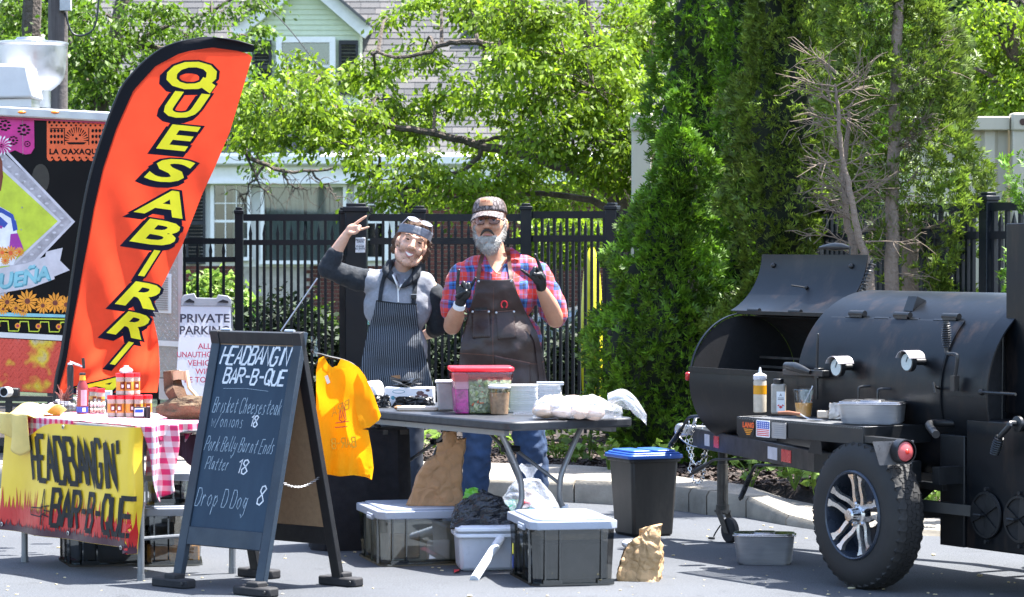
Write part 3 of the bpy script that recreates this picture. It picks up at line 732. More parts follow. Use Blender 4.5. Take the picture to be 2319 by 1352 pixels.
M_hedge = mk('dark_hedge_leaf', (.018, .035, .012), .7, var=.4, island=.5, bump=0, transl=.2)  # for dark leaf masses added to darken the view behind the fence
def shrub(px, py, d, rx, ry, n, label, mat, cat='shrub'):
    c = P(px, py, d); s = F / d; t = thing('shrub', label, cat, (c.x, c.y, .1)); mb = MB()
    g = nr.normal(size=(n, 3)); g /= np.linalg.norm(g, axis=1, keepdims=True); g *= nr.uniform(.3, 1.05, (n, 1)) ** .5
    g += .15 * nr.normal(size=(n, 3)); g *= np.array([rx/s, rx/s*.7, ry/s]); g += np.array([0, 0, c.z - .1]); g = g[g[:, 2] > 0.02]
    link('foliage', crown_mesh('foliage', leaf_quads(g, .07, .04, droop=-.2), mat), t)
    for i in range(7): mb.tube([(rnd.uniform(-.05, .05), 0, 0), (rnd.uniform(-.6, .6) * rx / s, rnd.uniform(-.2, .2), c.z)], [.012, .004], 5)
    mb.build('stems', M_bark, t); return t
shrub(480, 690, 26.5, 75, 75, 1500, 'bright green shrub behind the low fence above the parking sign', M_plant)
shrub(560, 740, 27.5, 40, 80, 700, 'yellow green shrub behind the gate leaf near the teal chair', M_plant)
shrub(720, 800, 28.5, 60, 100, 1200, 'green shrub low behind the gate leaf', M_leaf2)
shrub(1290, 545, 33, 120, 62, 2400, 'tall leafy shrub behind the fence right of the bearded man', M_leaf)
shrub(1110, 850, 25.6, 170, 140, 6500, 'added darkening shrub low behind the fence behind the cooks', M_hedge)
shrub(860, 860, 25.4, 130, 110, 4200, 'added darkening shrub behind the thick gate post', M_hedge)
shrub(640, 820, 25.4, 130, 140, 5200, 'added darkening shrub low behind the gate leaf and sign', M_hedge)
shrub(1380, 840, 25.6, 130, 130, 5200, 'added darkening shrub behind the fence at the evergreen', M_hedge)
shrub(1240, 900, 26, 160, 60, 1600, 'dark green shrub low behind the fence near the parked car', M_leaf2)
# far dark wood that closes the view
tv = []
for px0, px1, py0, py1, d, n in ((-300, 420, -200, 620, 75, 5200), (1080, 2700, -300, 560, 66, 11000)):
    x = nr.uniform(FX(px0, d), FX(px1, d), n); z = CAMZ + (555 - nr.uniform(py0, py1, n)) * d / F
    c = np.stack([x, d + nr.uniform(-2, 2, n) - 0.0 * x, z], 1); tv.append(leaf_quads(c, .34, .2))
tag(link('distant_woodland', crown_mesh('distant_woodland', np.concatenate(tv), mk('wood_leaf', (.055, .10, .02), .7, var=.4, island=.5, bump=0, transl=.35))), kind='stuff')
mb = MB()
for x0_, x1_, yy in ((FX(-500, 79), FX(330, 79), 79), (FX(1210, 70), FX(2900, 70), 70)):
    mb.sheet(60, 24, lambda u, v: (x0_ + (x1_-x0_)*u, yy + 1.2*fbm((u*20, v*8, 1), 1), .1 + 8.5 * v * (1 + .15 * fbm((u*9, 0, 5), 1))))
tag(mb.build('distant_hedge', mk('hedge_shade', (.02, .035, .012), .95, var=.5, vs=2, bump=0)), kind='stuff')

# ------------------------------------------------------------------ trees
cl_c = [(1000,20,70,38),(1070,70,70,38),(1060,20,60,30),(1180,60,110,66),(1130,140,60,36),(1280,120,150,84),(1400,60,110,76),(1350,200,140,76),(1200,235,150,60),
 (650,150,60,26),(740,168,80,36),(600,232,56,50),(650,290,100,40),(760,255,90,46),(860,225,60,34),(720,330,100,34),(600,300,56,40),(690,210,80,40),(820,290,80,44),
 (850,175,56,42),(900,300,80,40),(985,255,90,52),(960,375,90,44),(830,425,34,16),(1060,430,110,42),(905,462,36,20),(1150,345,150,54),(1300,320,160,60),
 (1410,290,70,90),(1215,440,120,34),(1330,425,100,36),(1440,150,70,100),(880,42,34,16),(960,115,60,28),(1480,60,60,80),(1090,200,70,40),(1400,390,80,50),(1000,440,60,30),(1240,30,90,40),(560,330,40,26),(860,370,60,34),(1130,400,90,40)]
broad_tree('spreading spring green tree with layered branches in front of the house roof', (FX(1440, 30), 30, .1),
 [([(1436, 620), (1425, 480), (1400, 380), (1370, 250), (1330, 60), (1300, -150)], .17, .05),
  ([(1428, 500), (1350, 410), (1230, 362), (1100, 332), (980, 300), (860, 282), (740, 262), (640, 250)], .07, .016),
  ([(1415, 440), (1330, 372), (1240, 330), (1140, 310), (1060, 330)], .06, .012), ([(1428, 510), (1340, 455), (1220, 440), (1100, 448), (960, 440)], .05, .010),
  ([(1390, 330), (1300, 210), (1180, 120), (1060, 93), (1000, 104), (930, 128), (840, 120)], .06, .012), ([(1430, 540), (1400, 420), (1460, 250), (1480, 60)], .07, .02),
  ([(1100, 332), (1040, 390), (940, 400), (850, 410)], .03, .008), ([(1370, 260), (1270, 180), (1240, 40)], .04, .01)],
 cl_c, 30, 1.3, M_leaf, dens=1.0)
cl_l = [(50,40,60,50),(30,120,60,60),(215,50,80,46),(215,190,50,50),(330,40,80,42),(250,150,80,56),(330,125,86,40),(430,80,70,36),(520,112,50,34),(560,82,46,30),(200,110,60,50),
 (550,200,50,52),(545,290,46,44),(480,30,56,24),(600,10,30,18),(590,370,30,16),(150,30,80,50),(400,150,60,30),(220,225,80,40)]
broad_tree('green tree with dark crooked branches above the food trailer and flag', (FX(215, 34), 34, .1),
 [([(220, 600), (215, 400), (225, 250), (255, 110), (300, -120)], .16, .07), ([(70, 500), (72, 200), (75, -120)], .13, .1), ([(225, 250), (180, 160), (150, 60)], .06, .02),
  ([(225, 260), (270, 130), (330, 105), (420, 118), (520, 130)], .05, .014), ([(240, 420), (400, 330), (510, 322), (560, 350), (640, 388), (760, 380)], .06, .012), ([(270, 130), (370, 60), (480, 30)], .04, .01)],
 cl_l, 34, 1.4, M_leaf2, dens=1.15, hang=[[(560, 350), (590, 420), (610, 440)], [(600, 372), (560, 430), (540, 440)], [(640, 388), (660, 420), (700, 430)], [(700, 388), (740, 420), (760, 440)]])
cl_r = [(2250,150,70,60),(2290,220,60,40),(2200,70,50,60),(2300,90,50,50),(2230,30,30,24),(2180,190,50,60),(2340,150,60,80),(2220,230,70,30),(2330,30,60,30),(2150,120,40,60)]
broad_tree('bright leafy tree above the container at the right edge', (FX(2360, 32), 32, .1),
 [([(2350, 500), (2330, 250), (2300, 100), (2290, -80)], .12, .05), ([(2330, 250), (2260, 180), (2190, 150)], .05, .015), ([(2310, 150), (2240, 60), (2190, 40)], .04, .012)], cl_r, 32, .8, M_leaf, dens=1.2)
# clipped evergreens along the fence
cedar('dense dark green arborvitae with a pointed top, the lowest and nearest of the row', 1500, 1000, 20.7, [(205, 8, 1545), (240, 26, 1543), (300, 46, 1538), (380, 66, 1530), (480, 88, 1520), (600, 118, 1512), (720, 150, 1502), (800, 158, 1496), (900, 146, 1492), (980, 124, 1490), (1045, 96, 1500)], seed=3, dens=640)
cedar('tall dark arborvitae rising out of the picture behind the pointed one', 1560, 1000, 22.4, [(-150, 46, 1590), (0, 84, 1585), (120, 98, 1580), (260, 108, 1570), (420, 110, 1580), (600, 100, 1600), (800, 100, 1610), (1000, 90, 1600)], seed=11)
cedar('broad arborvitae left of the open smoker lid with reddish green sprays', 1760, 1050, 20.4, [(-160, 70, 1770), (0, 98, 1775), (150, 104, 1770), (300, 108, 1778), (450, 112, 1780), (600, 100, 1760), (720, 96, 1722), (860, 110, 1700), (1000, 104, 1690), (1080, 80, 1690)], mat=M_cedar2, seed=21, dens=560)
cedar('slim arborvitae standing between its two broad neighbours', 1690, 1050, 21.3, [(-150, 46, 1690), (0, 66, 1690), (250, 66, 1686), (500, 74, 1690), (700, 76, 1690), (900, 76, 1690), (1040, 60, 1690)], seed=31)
def thin_gap(z, x):
    px = x * F / 18.95 + CX; py = 555 - (z - CAMZ) * F / 18.95; g = .05
    if py > 330: g = .2
    if 1880 < px < 1980 and py > 420: g = .8
    if py > 540: g = .85 if px < 2110 else .45
    return g
cedar('thin balding arborvitae with bare grey trunks and dead branches behind the barrel', 2060, 1080, 18.95, [(-160, 110, 2000), (0, 140, 2010), (150, 160, 2030), (300, 176, 2040), (420, 168, 2060), (520, 150, 2070), (620, 120, 2090), (680, 70, 2150)], mat=M_cedar2, seed=41, core=False, gaps=thin_gap, dens=620)
cedar('small green arborvitae tip at the right edge by the stack', 2310, 1080, 17.6, [(375, 3, 2322), (420, 14, 2324), (480, 26, 2330), (600, 40, 2336), (760, 56, 2340), (1000, 60, 2340)], seed=51, spr=.045)
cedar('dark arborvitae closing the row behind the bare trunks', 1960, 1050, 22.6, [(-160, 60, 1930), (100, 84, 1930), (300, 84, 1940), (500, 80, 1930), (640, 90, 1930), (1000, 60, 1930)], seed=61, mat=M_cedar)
def bare_tree(label, trunk, r0, r1, nb, d, side, seed, zlo, zhi):
    rg = random.Random(seed); b = P(trunk[0][0], trunk[0][1], d); base = V((b.x, d, .1)); t = thing('bare_trunk', label, 'tree', base, group=None)
    T = Matrix.Translation(-base); mb = MB(T); w3 = [base] + [P(x, y, d) for x, y in trunk[1:]]; sp = limb(mb, w3, r0, r1, 12, .012); tr = mb.build('trunk', M_gbark, t)
    mb = MB(T); cands = [q for q in sp if zlo < 555 - (q.z - CAMZ) * F / d < zhi]
    for i in range(nb):
        p = rg.choice(cands) + V((0, 0, rg.uniform(-.1, .1))); sx = rg.choice(side); L = rg.uniform(.08, .34); dr = V((sx, rg.uniform(-.4, .7), rg.uniform(-.35, 1.1))).normalized()
        pts = [p]; q = p.copy()
        for j in range(7):
            dr = (dr + V((rg.uniform(-.25, .25), rg.uniform(-.2, .2), rg.uniform(-.22, .26)))).normalized(); q = q + dr * L / 7; pts.append(q.copy())
        mb.tube(pts, [.0058 * (1 - k / 9) for k in range(8)], 5, cap=False)
        for k in range(rg.randint(6, 11)):
            a = rg.choice(pts[2:]); e = a + (dr + V((rg.uniform(-.9, .9), rg.uniform(-.6, .6), rg.uniform(-.9, .7)))).normalized() * rg.uniform(.06, .2)
            mid = a.lerp(e, .5) + V((rg.uniform(-.02, .02), 0, rg.uniform(-.02, .03)))
            mb.tube([a, mid, e], [.0028, .0022, .0014], 4, cap=False)
    mb.build('dead_branches', M_twig, tr); return t
bare_tree('tall straight grey trunk with dead twigs rising behind the barrel', [(2018, 1080), (2020, 660), (2022, 420), (2028, 200), (2036, 0), (2040, -140)], .050, .028, 30, 18.66, (1, 1, 1, -1), 5, 120, 640)
bare_tree('leaning grey trunk with a tangle of dead branches left of the straight one', [(1990, 1080), (1972, 650), (1945, 540), (1925, 430), (1905, 330), (1896, 230), (1892, 190)], .034, .006, 34, 18.45, (-1, -1, 1), 8, 150, 600)
bare_tree('thin grey trunk behind the open smoker lid', [(1950, 1080), (1938, 620), (1918, 500), (1912, 380), (1925, 250)], .035, .012, 10, 18.6, (-1, 1), 9, 250, 600)
# plants in the bed
def bed_plant(px, py, h, n, label, sp=.16):
    d = G(px, py, .15).y; p = P(px, py, d); t = thing('bed_plant', label, 'plant', (p.x, d, bedz(p.x, d)), group='low leafy plants in the mulch bed')
    mb = MB(); c = []; D = []
    for i in range(n):
        a = rnd.uniform(0, 6.28); r = rnd.uniform(.02, sp); hh = h * rnd.uniform(.3, 1); e = V((math.cos(a)*r, math.sin(a)*r*.8, hh)); mb.tube([(0, 0, -.02), (e.x*.5, e.y*.5, hh*.7), e], .003, 4, cap=False)
        for j in range(3): c.append(e + V((rnd.uniform(-.03, .03), rnd.uniform(-.03, .03), rnd.uniform(-.03, .02)))); D.append((math.cos(a + j*2), math.sin(a + j*2), rnd.uniform(-.2, .7)))
    mb.build('stems', M_plant, t); link('foliage', crown_mesh('foliage', leaf_quads(np.array([tuple(q) for q in c]), .075, .042, np.array(D)), M_plant), t)
for i, (px, py, h, n, lb, sp_) in enumerate([
 (950, 1030, .34, 16, 'leafy plant in the mulch behind the left table leg', .16), (1000, 1040, .2, 9, 'small leafy plant beside the bearded man, at his right foot', .1), (1138, 1030, .28, 15, 'leafy plant seen between the legs of the jeans', .12),
 (1262, 1040, .26, 15, 'leafy plant right of the jeans under the table', .14), (1300, 1046, .16, 9, 'low plant right of the table leg in the mulch', .1), (1335, 1040, .3, 7, 'spindly plant near the right end of the table', .07),
 (1378, 1062, .2, 8, 'plant with yellow leaves left of the blue bin lid', .08), (1420, 1000, .25, 14, 'plant growing at the foot of the front evergreen', .14), (1500, 1068, .2, 10, 'plant behind the blue lidded bin', .14),
 (1700, 1094, .2, 12, 'plant under the trailer tongue', .16), (1800, 1100, .22, 14, 'plant left of the trailer tyre in the mulch', .16), (1845, 1108, .2, 10, 'plant touching the tyre outline in the mulch', .08),
 (2085, 1140, .14, 9, 'bright plant between tyre and firebox', .1), (2118, 1144, .16, 8, 'bright plant next to the black firebox panel', .08), (905, 1050, .2, 8, 'plant left of the brown paper sack', .1)]):
    bed_plant(px, py, h, n, lb, sp_)
# utility pole with box
up = thing('utility_pole', 'weathered wooden utility pole with a grey box and wire behind the exhaust fan', 'pole', (FX(131, 28), 28, 0))
mb = MB(); mb.tube([(0, 0, 0), (0, 0, 2.5), (.02, 0, 6)], [.10, .092, .085], 14); pl_ = mb.build('pole', mk('pole_wood', (.10, .085, .08), .9, var=.4, vs=5, stretch=(6, 6, .3), bump=.7, bs=30, bd=.01), up)
mb = MB(); mb.box((.09, -.09, 3.86), (.1, .08, .3)); mb.build('meter_box', mk('grey_box', (.45, .46, .46), .5), up, bev=.006)
mb = MB(); mb.tube(smooth_path([(.08, -.06, 3.7), (.14, -.05, 3.52), (.26, -.05, 3.5), (.36, -.05, 3.62), (.4, -.05, 4.1)], 6), .009, 6); mb.build('cable', M_shut, up)
wr = MB(); wr.tube(smooth_path([P(560, -30, 33), P(650, 60, 33), P(760, 200, 33), P(840, 300, 33)], 8), .006, 5); tag(wr.build('service_wire', M_shut), 'thin black service wire crossing the dormer window', 'wire')
# ------------------------------------------------------------------ helpers for thin printed / cloth shapes
from mathutils.geometry import tessellate_polygon
def TR(b): return Matrix.Translation(-V(b))
def subdiv(vs, tris, thr, rounds=6):
    bm = bmesh.new(); bv = [bm.verts.new((x, y, 0)) for x, y in vs]
    for t in tris:
        try: bm.faces.new([bv[i] for i in t])
        except ValueError: pass
    bmesh.ops.remove_doubles(bm, verts=bm.verts[:], dist=1e-5)
    bmesh.ops.triangulate(bm, faces=bm.faces[:])
    for _ in range(rounds):
        es = [e for e in bm.edges if e.calc_length() > thr]
        if not es: break
        bmesh.ops.subdivide_edges(bm, edges=es, cuts=1)
        bmesh.ops.triangulate(bm, faces=[f for f in bm.faces if len(f.verts) > 3])
    bm.verts.index_update(); o = [(v.co.x, v.co.y) for v in bm.verts], [tuple(v.index for v in f.verts) for f in bm.faces]
    bm.free(); return o
def flat_poly(mb, poly, fn, thr=0.0, off=0.0):
    "polygon (u, v) laid on a surface fn(u, v, off)"
    t = tessellate_polygon([[V((x, y, 0)) for x, y in poly]]); vs, fs = list(poly), [tuple(f) for f in t]
    if thr: vs, fs = subdiv(vs, fs, thr)
    a = []
    for f in fs:   # same winding everywhere
        (x0, y0), (x1, y1), (x2, y2) = (vs[i] for i in f)
        a.append(f if (x1-x0)*(y2-y0)-(x2-x0)*(y1-y0) > 0 else f[::-1])
    mb.add([fn(x, y, off) for x, y in vs], a)
def circ(cx, cy, r, n=14, ry=None, ph=0): return [(cx + r*math.cos(ph + 2*math.pi*i/n), cy + (ry or r)*math.sin(ph + 2*math.pi*i/n)) for i in range(n)]
def ip(tab, y): return float(np.interp(y, [t[0] for t in tab], [t[1] for t in tab]))

M_steel = mk('brushed_steel', (.52, .53, .55), .40, .7, var=.12, vs=6, bump=.06, stretch=(1, 1, 9))
M_alu = mk('dull_aluminium', (.42, .43, .45), .38, .95, var=.12, vs=4, bump=.05)
M_blackp = mk('black_plastic', (.007, .0075, .009), .45, var=.3)
M_wrapk = mk('black_vinyl', (.003, .0026, .0028), .5, var=.4, vs=2, bump=.02, Specular_IOR_Level=.15)
M_lime = mk('lime_print', (.50, .60, .03), .4, bump=0); M_silver = mk('silver_print', (.36, .34, .36), .4, var=.35, vs=14, bump=0)
M_silver2 = mk('pale_silver_print', (.55, .53, .56), .4, bump=0)
M_pink = mk('pink_print', (.50, .015, .20), .45, bump=0); M_orange = mk('orange_print', (.75, .11, .02), .45, bump=0)
M_gold = mk('flower_print', (.80, .30, .015), .45, bump=0); M_brownp = mk('brown_print', (.16, .03, .01), .5, bump=0)
M_aqua = mk('pale_aqua_print', (.22, .50, .56), .4, bump=0); M_aqua2 = mk('deep_aqua_print', (.07, .27, .34), .4, bump=0)
M_blue = mk('blue_print', (.02, .06, .35), .45, bump=0); M_whitep = mk('white_print', (.75, .75, .76), .5, bump=0); M_purp = mk('magenta_print', (.32, .02, .30), .45, bump=0)
M_amber = mk('amber_lens', (.75, .22, .02), .25, bump=0)

# ------------------------------------------------------------------ food trailer
TD = 21.3; TB = V((FX(250, TD), TD, 0)); ft = thing('food_trailer', 'black wrapped food trailer with lime diamond and orange flowers at the left edge', 'food trailer', TB)
def tp(px, py, off=0.0): return P(px, py, TD - off) - TB
def tline(y, px): return y + .052 * (px - 0)
mb = MB(); q = lambda px, py, dd=0: tp(px, py) + V((0, dd, 0))
def slab(mb, x0, x1, y0, y1, front=0.0, back=2.2, tilt=.052):
    a = [q(x0, y0 + tilt*x0), q(x1, y0 + tilt*x1), q(x1, y1 + tilt*x1), q(x0, y1 + tilt*x0)]
    vs = [p + V((0, -front, 0)) for p in a] + [p + V((-.13*back if back > .5 else 0, back, 0)) for p in a]
    mb.add(vs, [(3,2,1,0),(4,5,6,7),(0,1,5,4),(1,2,6,5),(2,3,7,6),(3,0,4,7)]); return mb
slab(mb, -1500, 411, 268, 885); mb.build('body', M_wrapk, ft)
slab(MB(), -1500, 414, 241, 264, .05, 2.3).build('roof_rail', M_alu, ft, bev=.012)
slab(MB(), -1500, 413, 264, 268, .03, .02).build('trim_strip', M_red_ink, ft)
for x in (52, 127):
    mb = MB(); c = tp(x, 255); mb.ball(c + V((0, -.055, 0)), (.028, .022, .011), 12, 8); l_ = mb.build('marker_light', M_amber, ft)
slab(MB(), -1500, 411, 752, 764, .02, .03).build('white_sill', M_white, ft)
def marks(mb, x0, x1, y0, y1, front):
    j = 0; y = y0
    while y < y1:
        x = x0 + (5 if j % 2 else 0); i = 0
        while x < x1:
            c = q(x, y + .052 * x) + V((0, -front - .002, 0)); a = R(45) if (i + j) % 2 else R(-45)
            d = V((math.cos(a), 0, math.sin(a))) * .0135; e = V((-math.sin(a), 0, math.cos(a))) * .0034
            mb.add([c - d, c - e, c + d, c + e, c + V((0, -.003, 0)), ], [(0,1,4),(1,2,4),(2,3,4),(3,0,4)]); x += 10; i += 1
        y += 7.5; j += 1
def wrap_plate():
    t = NT('printed_tread_plate'); n = t.noise(2.6, 3, .6)
    c = t.ramp(n, [(.36, (.42, .36, .33)), (.42, (.62, .46, .04)), (.48, (.55, .07, .05)), (.62, (.60, .09, .07)), (.7, (.5, .45, .42))])
    return t.end(t.bsdf(c, .35, .55))
M_wplate = wrap_plate(); M_plate = mk('tread_plate', (.33, .34, .32), .42, .8, var=.15)
slab(MB(), -1500, 240, 766, 884, .012, .02).build('tread_panel', M_wplate, ft)
mb = MB(); marks(mb, -20, 236, 768, 882, .012); mb.build('tread_marks', M_wplate, ft, smooth=False, kind='stuff')
slab(MB(), 236, 410, 272, 836, .008, .02).build('rear_tread_panel', M_plate, ft)
mb = MB(); marks(mb, 300, 408, 274, 834, .008); mb.build('rear_tread_marks', M_alu, ft, smooth=False, kind='stuff')
slab(MB(), 404, 413, 268, 838, .014, .03).build('corner_trim', M_alu, ft)
slab(MB(), 360, 404, 838, 885, .006, .03).build('lower_panel', M_alu, ft)
mb = slab(MB(), 338, 389, 600, 690, .02, .02); v_ = mb.build('louver_vent', M_white, ft, bev=.004)
for i in range(15): slab(MB(), 350, 381, 609 + i*5.1, 611.6 + i*5.1, .028, -.018).build('louver_slat', M_plate, v_)
# printed wrap
W = lambda u, v, o: tp(u, v, .003 + o)
def pr(name, polys, mat, off):
    mb = MB()
    for k, p in enumerate(polys): flat_poly(mb, [(x, y) for x, y in p][::-1], W, 0, off + .00015 * (k % 5))
    return mb.build(name, mat, ft, smooth=False)
pr('silver_frame', [[(-420, 500), (-40, 100 + 200), (-20, 318), (170, 502), (-20, 700), (-60, 700)]], M_silver, .001)
pr('frame_edge', [[(-10, 322), (-6, 318), (170, 502), (-10, 690), (-16, 686), (162, 502)], [(-10, 372), (-6, 364), (139, 501), (-10, 640), (-14, 636), (131, 501)]], M_silver2, .002)
pr('lime_field', [[(-380, 501), (-20, 358), (131, 501), (-20, 640)]], M_lime, .0015)
orn = []
for i in range(9):
    for s_ in (1, -1): cx = 140 - i*17; orn.append(circ(cx, 502 + s_ * (8 + i*16.6), 4.5, 8, 2.5))
pr('frame_ornament', orn, M_silver2, .0024)
pr('painted_hair', [[(-40, 330), (-6, 340), (5, 365), (7, 400), (2, 432), (-40, 440)]], M_brownp, .003)
pr('painted_face', [[(-40, 350), (-10, 360), (-4, 400), (-12, 440), (-40, 450)]], mk('face_print', (.45, .2, .1), .5, bump=0), .0035)
pr('painted_blouse', [[(-60, 462), (0, 468), (22, 480), (36, 500), (40, 545), (48, 560), (30, 600), (-60, 610)]], M_whitep, .003)
pr('blouse_stripes', [[(-30, 466), (2, 470), (30, 486), (34, 500), (4, 482), (-30, 478)], [(-30, 486), (0, 490), (18, 506), (10, 516), (-30, 498)], [(24, 490), (36, 500), (40, 520), (30, 524)]], M_blue, .0036)
pr('blouse_trim', [[(24, 530), (40, 528), (54, 566), (20, 572)], [(-30, 504), (6, 512), (4, 518), (-30, 512)]], M_purp, .004)
def flower(cx, cy, r, n=13, rot=0):
    o = []
    for i in range(n):
        a = 2*math.pi*i/n + rot; d = math.pi/n*.95
        o.append([(cx + r*.2*math.cos(a-d), cy + r*.2*math.sin(a-d)), (cx + r*.72*math.cos(a-d*.8), cy + r*.72*math.sin(a-d*.8)), (cx + r*math.cos(a), cy + r*math.sin(a)), (cx + r*.72*math.cos(a+d*.8), cy + r*.72*math.sin(a+d*.8)), (cx + r*.2*math.cos(a+d), cy + r*.2*math.sin(a+d))])
    return o
fl_ = [(5, 572, 15), (24, 573, 18), (44, 570, 12), (12, 590, 11)]
pr('held_flowers', sum([flower(x, y, r) for x, y, r in fl_], []), M_gold, .0045)
pr('flower_hearts', [circ(x, y, r*.28, 10) for x, y, r in fl_], M_orange, .0055)
pr('ribbon_tail', [[(104, 570), (142, 561), (136, 590), (158, 612), (118, 628), (100, 610)]], M_silver2, .005)
pr('ribbon', [[(-80, 610), (0, 607), (60, 596), (112, 578), (124, 632), (70, 652), (0, 664), (-80, 668)]], M_silver2, .0056)
def ribf(u, v, o): # letters follow the ribbon's bend
    return W(u, v, .006 + o)
mbs, mbl = MB(), MB()
for chh, x, y, sz in (('Q', -28, 653, 46), ('U', 14, 650, 46), ('E', 42, 646, 44), ('Ñ', 69, 640, 44), ('A', 97, 633, 42)):
    vs_, fs_ = font_mesh(chh, sz, 1.6, .12, 1.0)
    xs = [p[0] for p in vs_]; cx = (min(xs) + max(xs)) / 2
    for m_, dx, dy, o in ((mbs, 3, 3, .0), (mbl, 0, 0, .0012)):
        m_.add([ribf(x + (a - cx) + dx, y - b - (a-cx)*.16 + dy, o) for a, b in vs_], fs_)
mbs.build('ribbon_letter_shade', M_aqua2, ft, smooth=False); mbl.build('ribbon_lettering', M_aqua, ft, smooth=False)
fl2 = [(16, 684, 22, .1), (62, 682, 27, .3), (97, 692, 20, 0), (125, 686, 25, .2), (36, 698, 15, .4), (52, 704, 13, 0), (7, 700, 14, 0), (150, 690, 22, .1), (190, 690, 24, 0)]
pr('flower_garland', sum([flower(x, y, r, 13, p_) for x, y, r, p_ in fl2], []), M_gold, .004)
pr('garland_hearts', [circ(x, y, r*.24, 10) for x, y, r, p_ in fl2], M_brownp, .0052)
pr('aqua_band', [[(-60, 706), (0, 707), (240, 716), (240, 721), (0, 716), (-60, 716)]], M_aqua, .002)
pr('lime_line', [[(-60, 717), (240, 724), (240, 727), (-60, 720)]], M_lime, .002)
mb = MB(); k = 0
for x in range(-50, 240, 46):
    ribbon(mb, [(x, 748), (x + 4, 727), (x + 22, 727), (x + 24, 749), (x + 46, 749)], 2.4, lambda u, v, o: W(u, v + .02*u, o), .002)
mb.build('lime_border', M_lime, ft, smooth=False)
pr('border_dots', [circ(x, 737 + .02*x, 6.5, 14) for x in (-6, 40, 87, 133, 180)], M_gold, .0025)
pr('border_dot_hearts', [circ(x, 737 + .02*x, 3.4, 12) for x in (-6, 40, 87, 133, 180)], M_red_ink, .0032)
def scallop(x0, x1, y0, y1, n, r):
    p = [(x0, y0), (x1, y0), (x1, y1)]; w_ = (x1-x0)/n
    for i in range(n):
        cx = x1 - w_*(i+.5)
        for j in range(6): a = math.pi * j/5; p.append((cx + w_/2*math.cos(a), y1 + r*math.sin(a)))
    p.append((x0, y1)); return p
pr('pink_paper_banner', [[(-60, 268), (77, 271), (78, 335), (70, 348), (58, 350), (46, 346), (34, 340), (20, 346), (-60, 330)]], M_pink, .003)
pr('orange_paper_banner', [scallop(106, 246, 272, 356, 9, 9)], M_orange, .003)
hl = []
for cx, cy, r in ((11, 284, 16), (54, 294, 17), (30, 318, 13), (10, 330, 12), (62, 326, 9)):
    for i in range(9):
        a = 2*math.pi*i/9; hl.append(circ(cx + r*.66*math.cos(a), cy + r*.66*math.sin(a), r*.27, 6, r*.15))
    hl.append(circ(cx, cy, r*.24, 8))
for i in range(12): hl.append(circ(112 + i*11, 277, 3.4, 6)); hl.append(circ(117 + i*11, 284, 2.5, 6))
for x0 in (116, 210):
    for i in range(4):
        for j in range(3): hl.append(circ(x0 + i*8, 296 + j*13, 3.4, 5, 4.6, i + j))
for i in range(15):
    a = math.pi + math.pi*i/14; hl.append([(173 + 15*math.cos(a), 318 + 15*math.sin(a)), (173 + 27*math.cos(a+.06), 318 + 30*math.sin(a+.06)), (173 + 27*math.cos(a-.06), 318 + 30*math.sin(a-.06))])
hl += [[(150, 322), (196, 322), (190, 327), (156, 327)], [(113, 290), (146, 290), (146, 291.6), (113, 291.6)], [(145, 290), (147, 290), (147, 328), (145, 328)], [(200, 290), (202, 290), (202, 328), (200, 328)]]
for i in range(9): hl.append(circ(118 + i*15.5, 357, 2.6, 6))
hl += [circ(165, 306, 2.6, 8), circ(181, 306, 2.6, 8), circ(173, 314, 3, 8)]
pr('cut_paper_holes', hl, M_wrapk, .0042)
mb = MB(); font_on(mb, 'LA OAXAQUEÑA', 112, 349, 17, lambda u, v, o: W(u, 349 + (349 - v) - 0, o), .0045, bold=.7, align='l', spacing=1.1, sx=1.02); mb.build('banner_lettering', M_wrapk, ft, smooth=False)
pr('white_cut_flower', flower(4, 330, 24, 15)[::1], M_whitep, .0048)
pr('white_cut_flower_rays', flower(4, 330, 20, 15, .1), M_pink, .0056)
pr('faded_gold_glow', [circ(92, 405, 20, 18, 34)], mk('gold_shadow_print', (.014, .010, .005), .4, bump=0), .0008)
mb = MB(); mb.tube([tp(51, 268, .006), tp(52, 350, .006)], .0016, 4); mb.build('panel_seam', M_plate, ft)
rv = MB()
for (x, y) in [(52, 412), (50, 470), (48, 520), (44, 655), (88, 757), (175, 262), (305, 640)] : rv.lathe(tp(x, y, .006), [(.006, 0), (.004, .003)], 8, (0, -1, 0))
rv.build('rivets', M_plate, ft)
# exhaust fan and hood on the roof
ef = thing('exhaust_fan', 'spun aluminium upblast exhaust fan bowl on the trailer roof', 'exhaust fan', (FX(70, 22.6), 22.6, 2.6))
def zy(py, d): return CAMZ + (555 - py) * d / F
z0_ = 2.6; d_ = 22.6; rr_ = lambda px: px * d_ / F
pf = [(rr_(45), zy(245, d_)), (rr_(46), zy(206, d_)), (rr_(54), zy(200, d_)), (rr_(66), zy(190, d_)), (rr_(76), zy(176, d_)), (rr_(80), zy(150, d_)), (rr_(82), zy(106, d_)), (rr_(86), zy(101, d_)), (rr_(86), zy(97, d_)), (rr_(80), zy(96, d_)), (rr_(77), zy(104, d_)), (rr_(74), zy(150, d_))]
mb = MB(); mb.lathe((0, 0, 0), [(r, z - z0_) for r, z in pf], 40, cap=False); mb.build('bowl', M_alu, ef)
mb = MB(); mb.lathe((0, 0, zy(200, d_) - z0_), [(rr_(50), 0), (rr_(50), .006), (rr_(47), .012)], 36); mb.build('collar', M_alu, ef)
mb = MB(); mb.lathe((0, 0, zy(160, d_) - z0_), [(rr_(40), 0), (rr_(40), .2), (rr_(30), .24)], 28); mb.build('motor_cover', M_alu, ef)
hd = thing('vent_hood', 'white sloped vent hood on the trailer roof left of the exhaust fan', 'vent', (FX(20, 21.9), 21.9, 2.6)); T = TR(hd.location)
d_ = 21.9
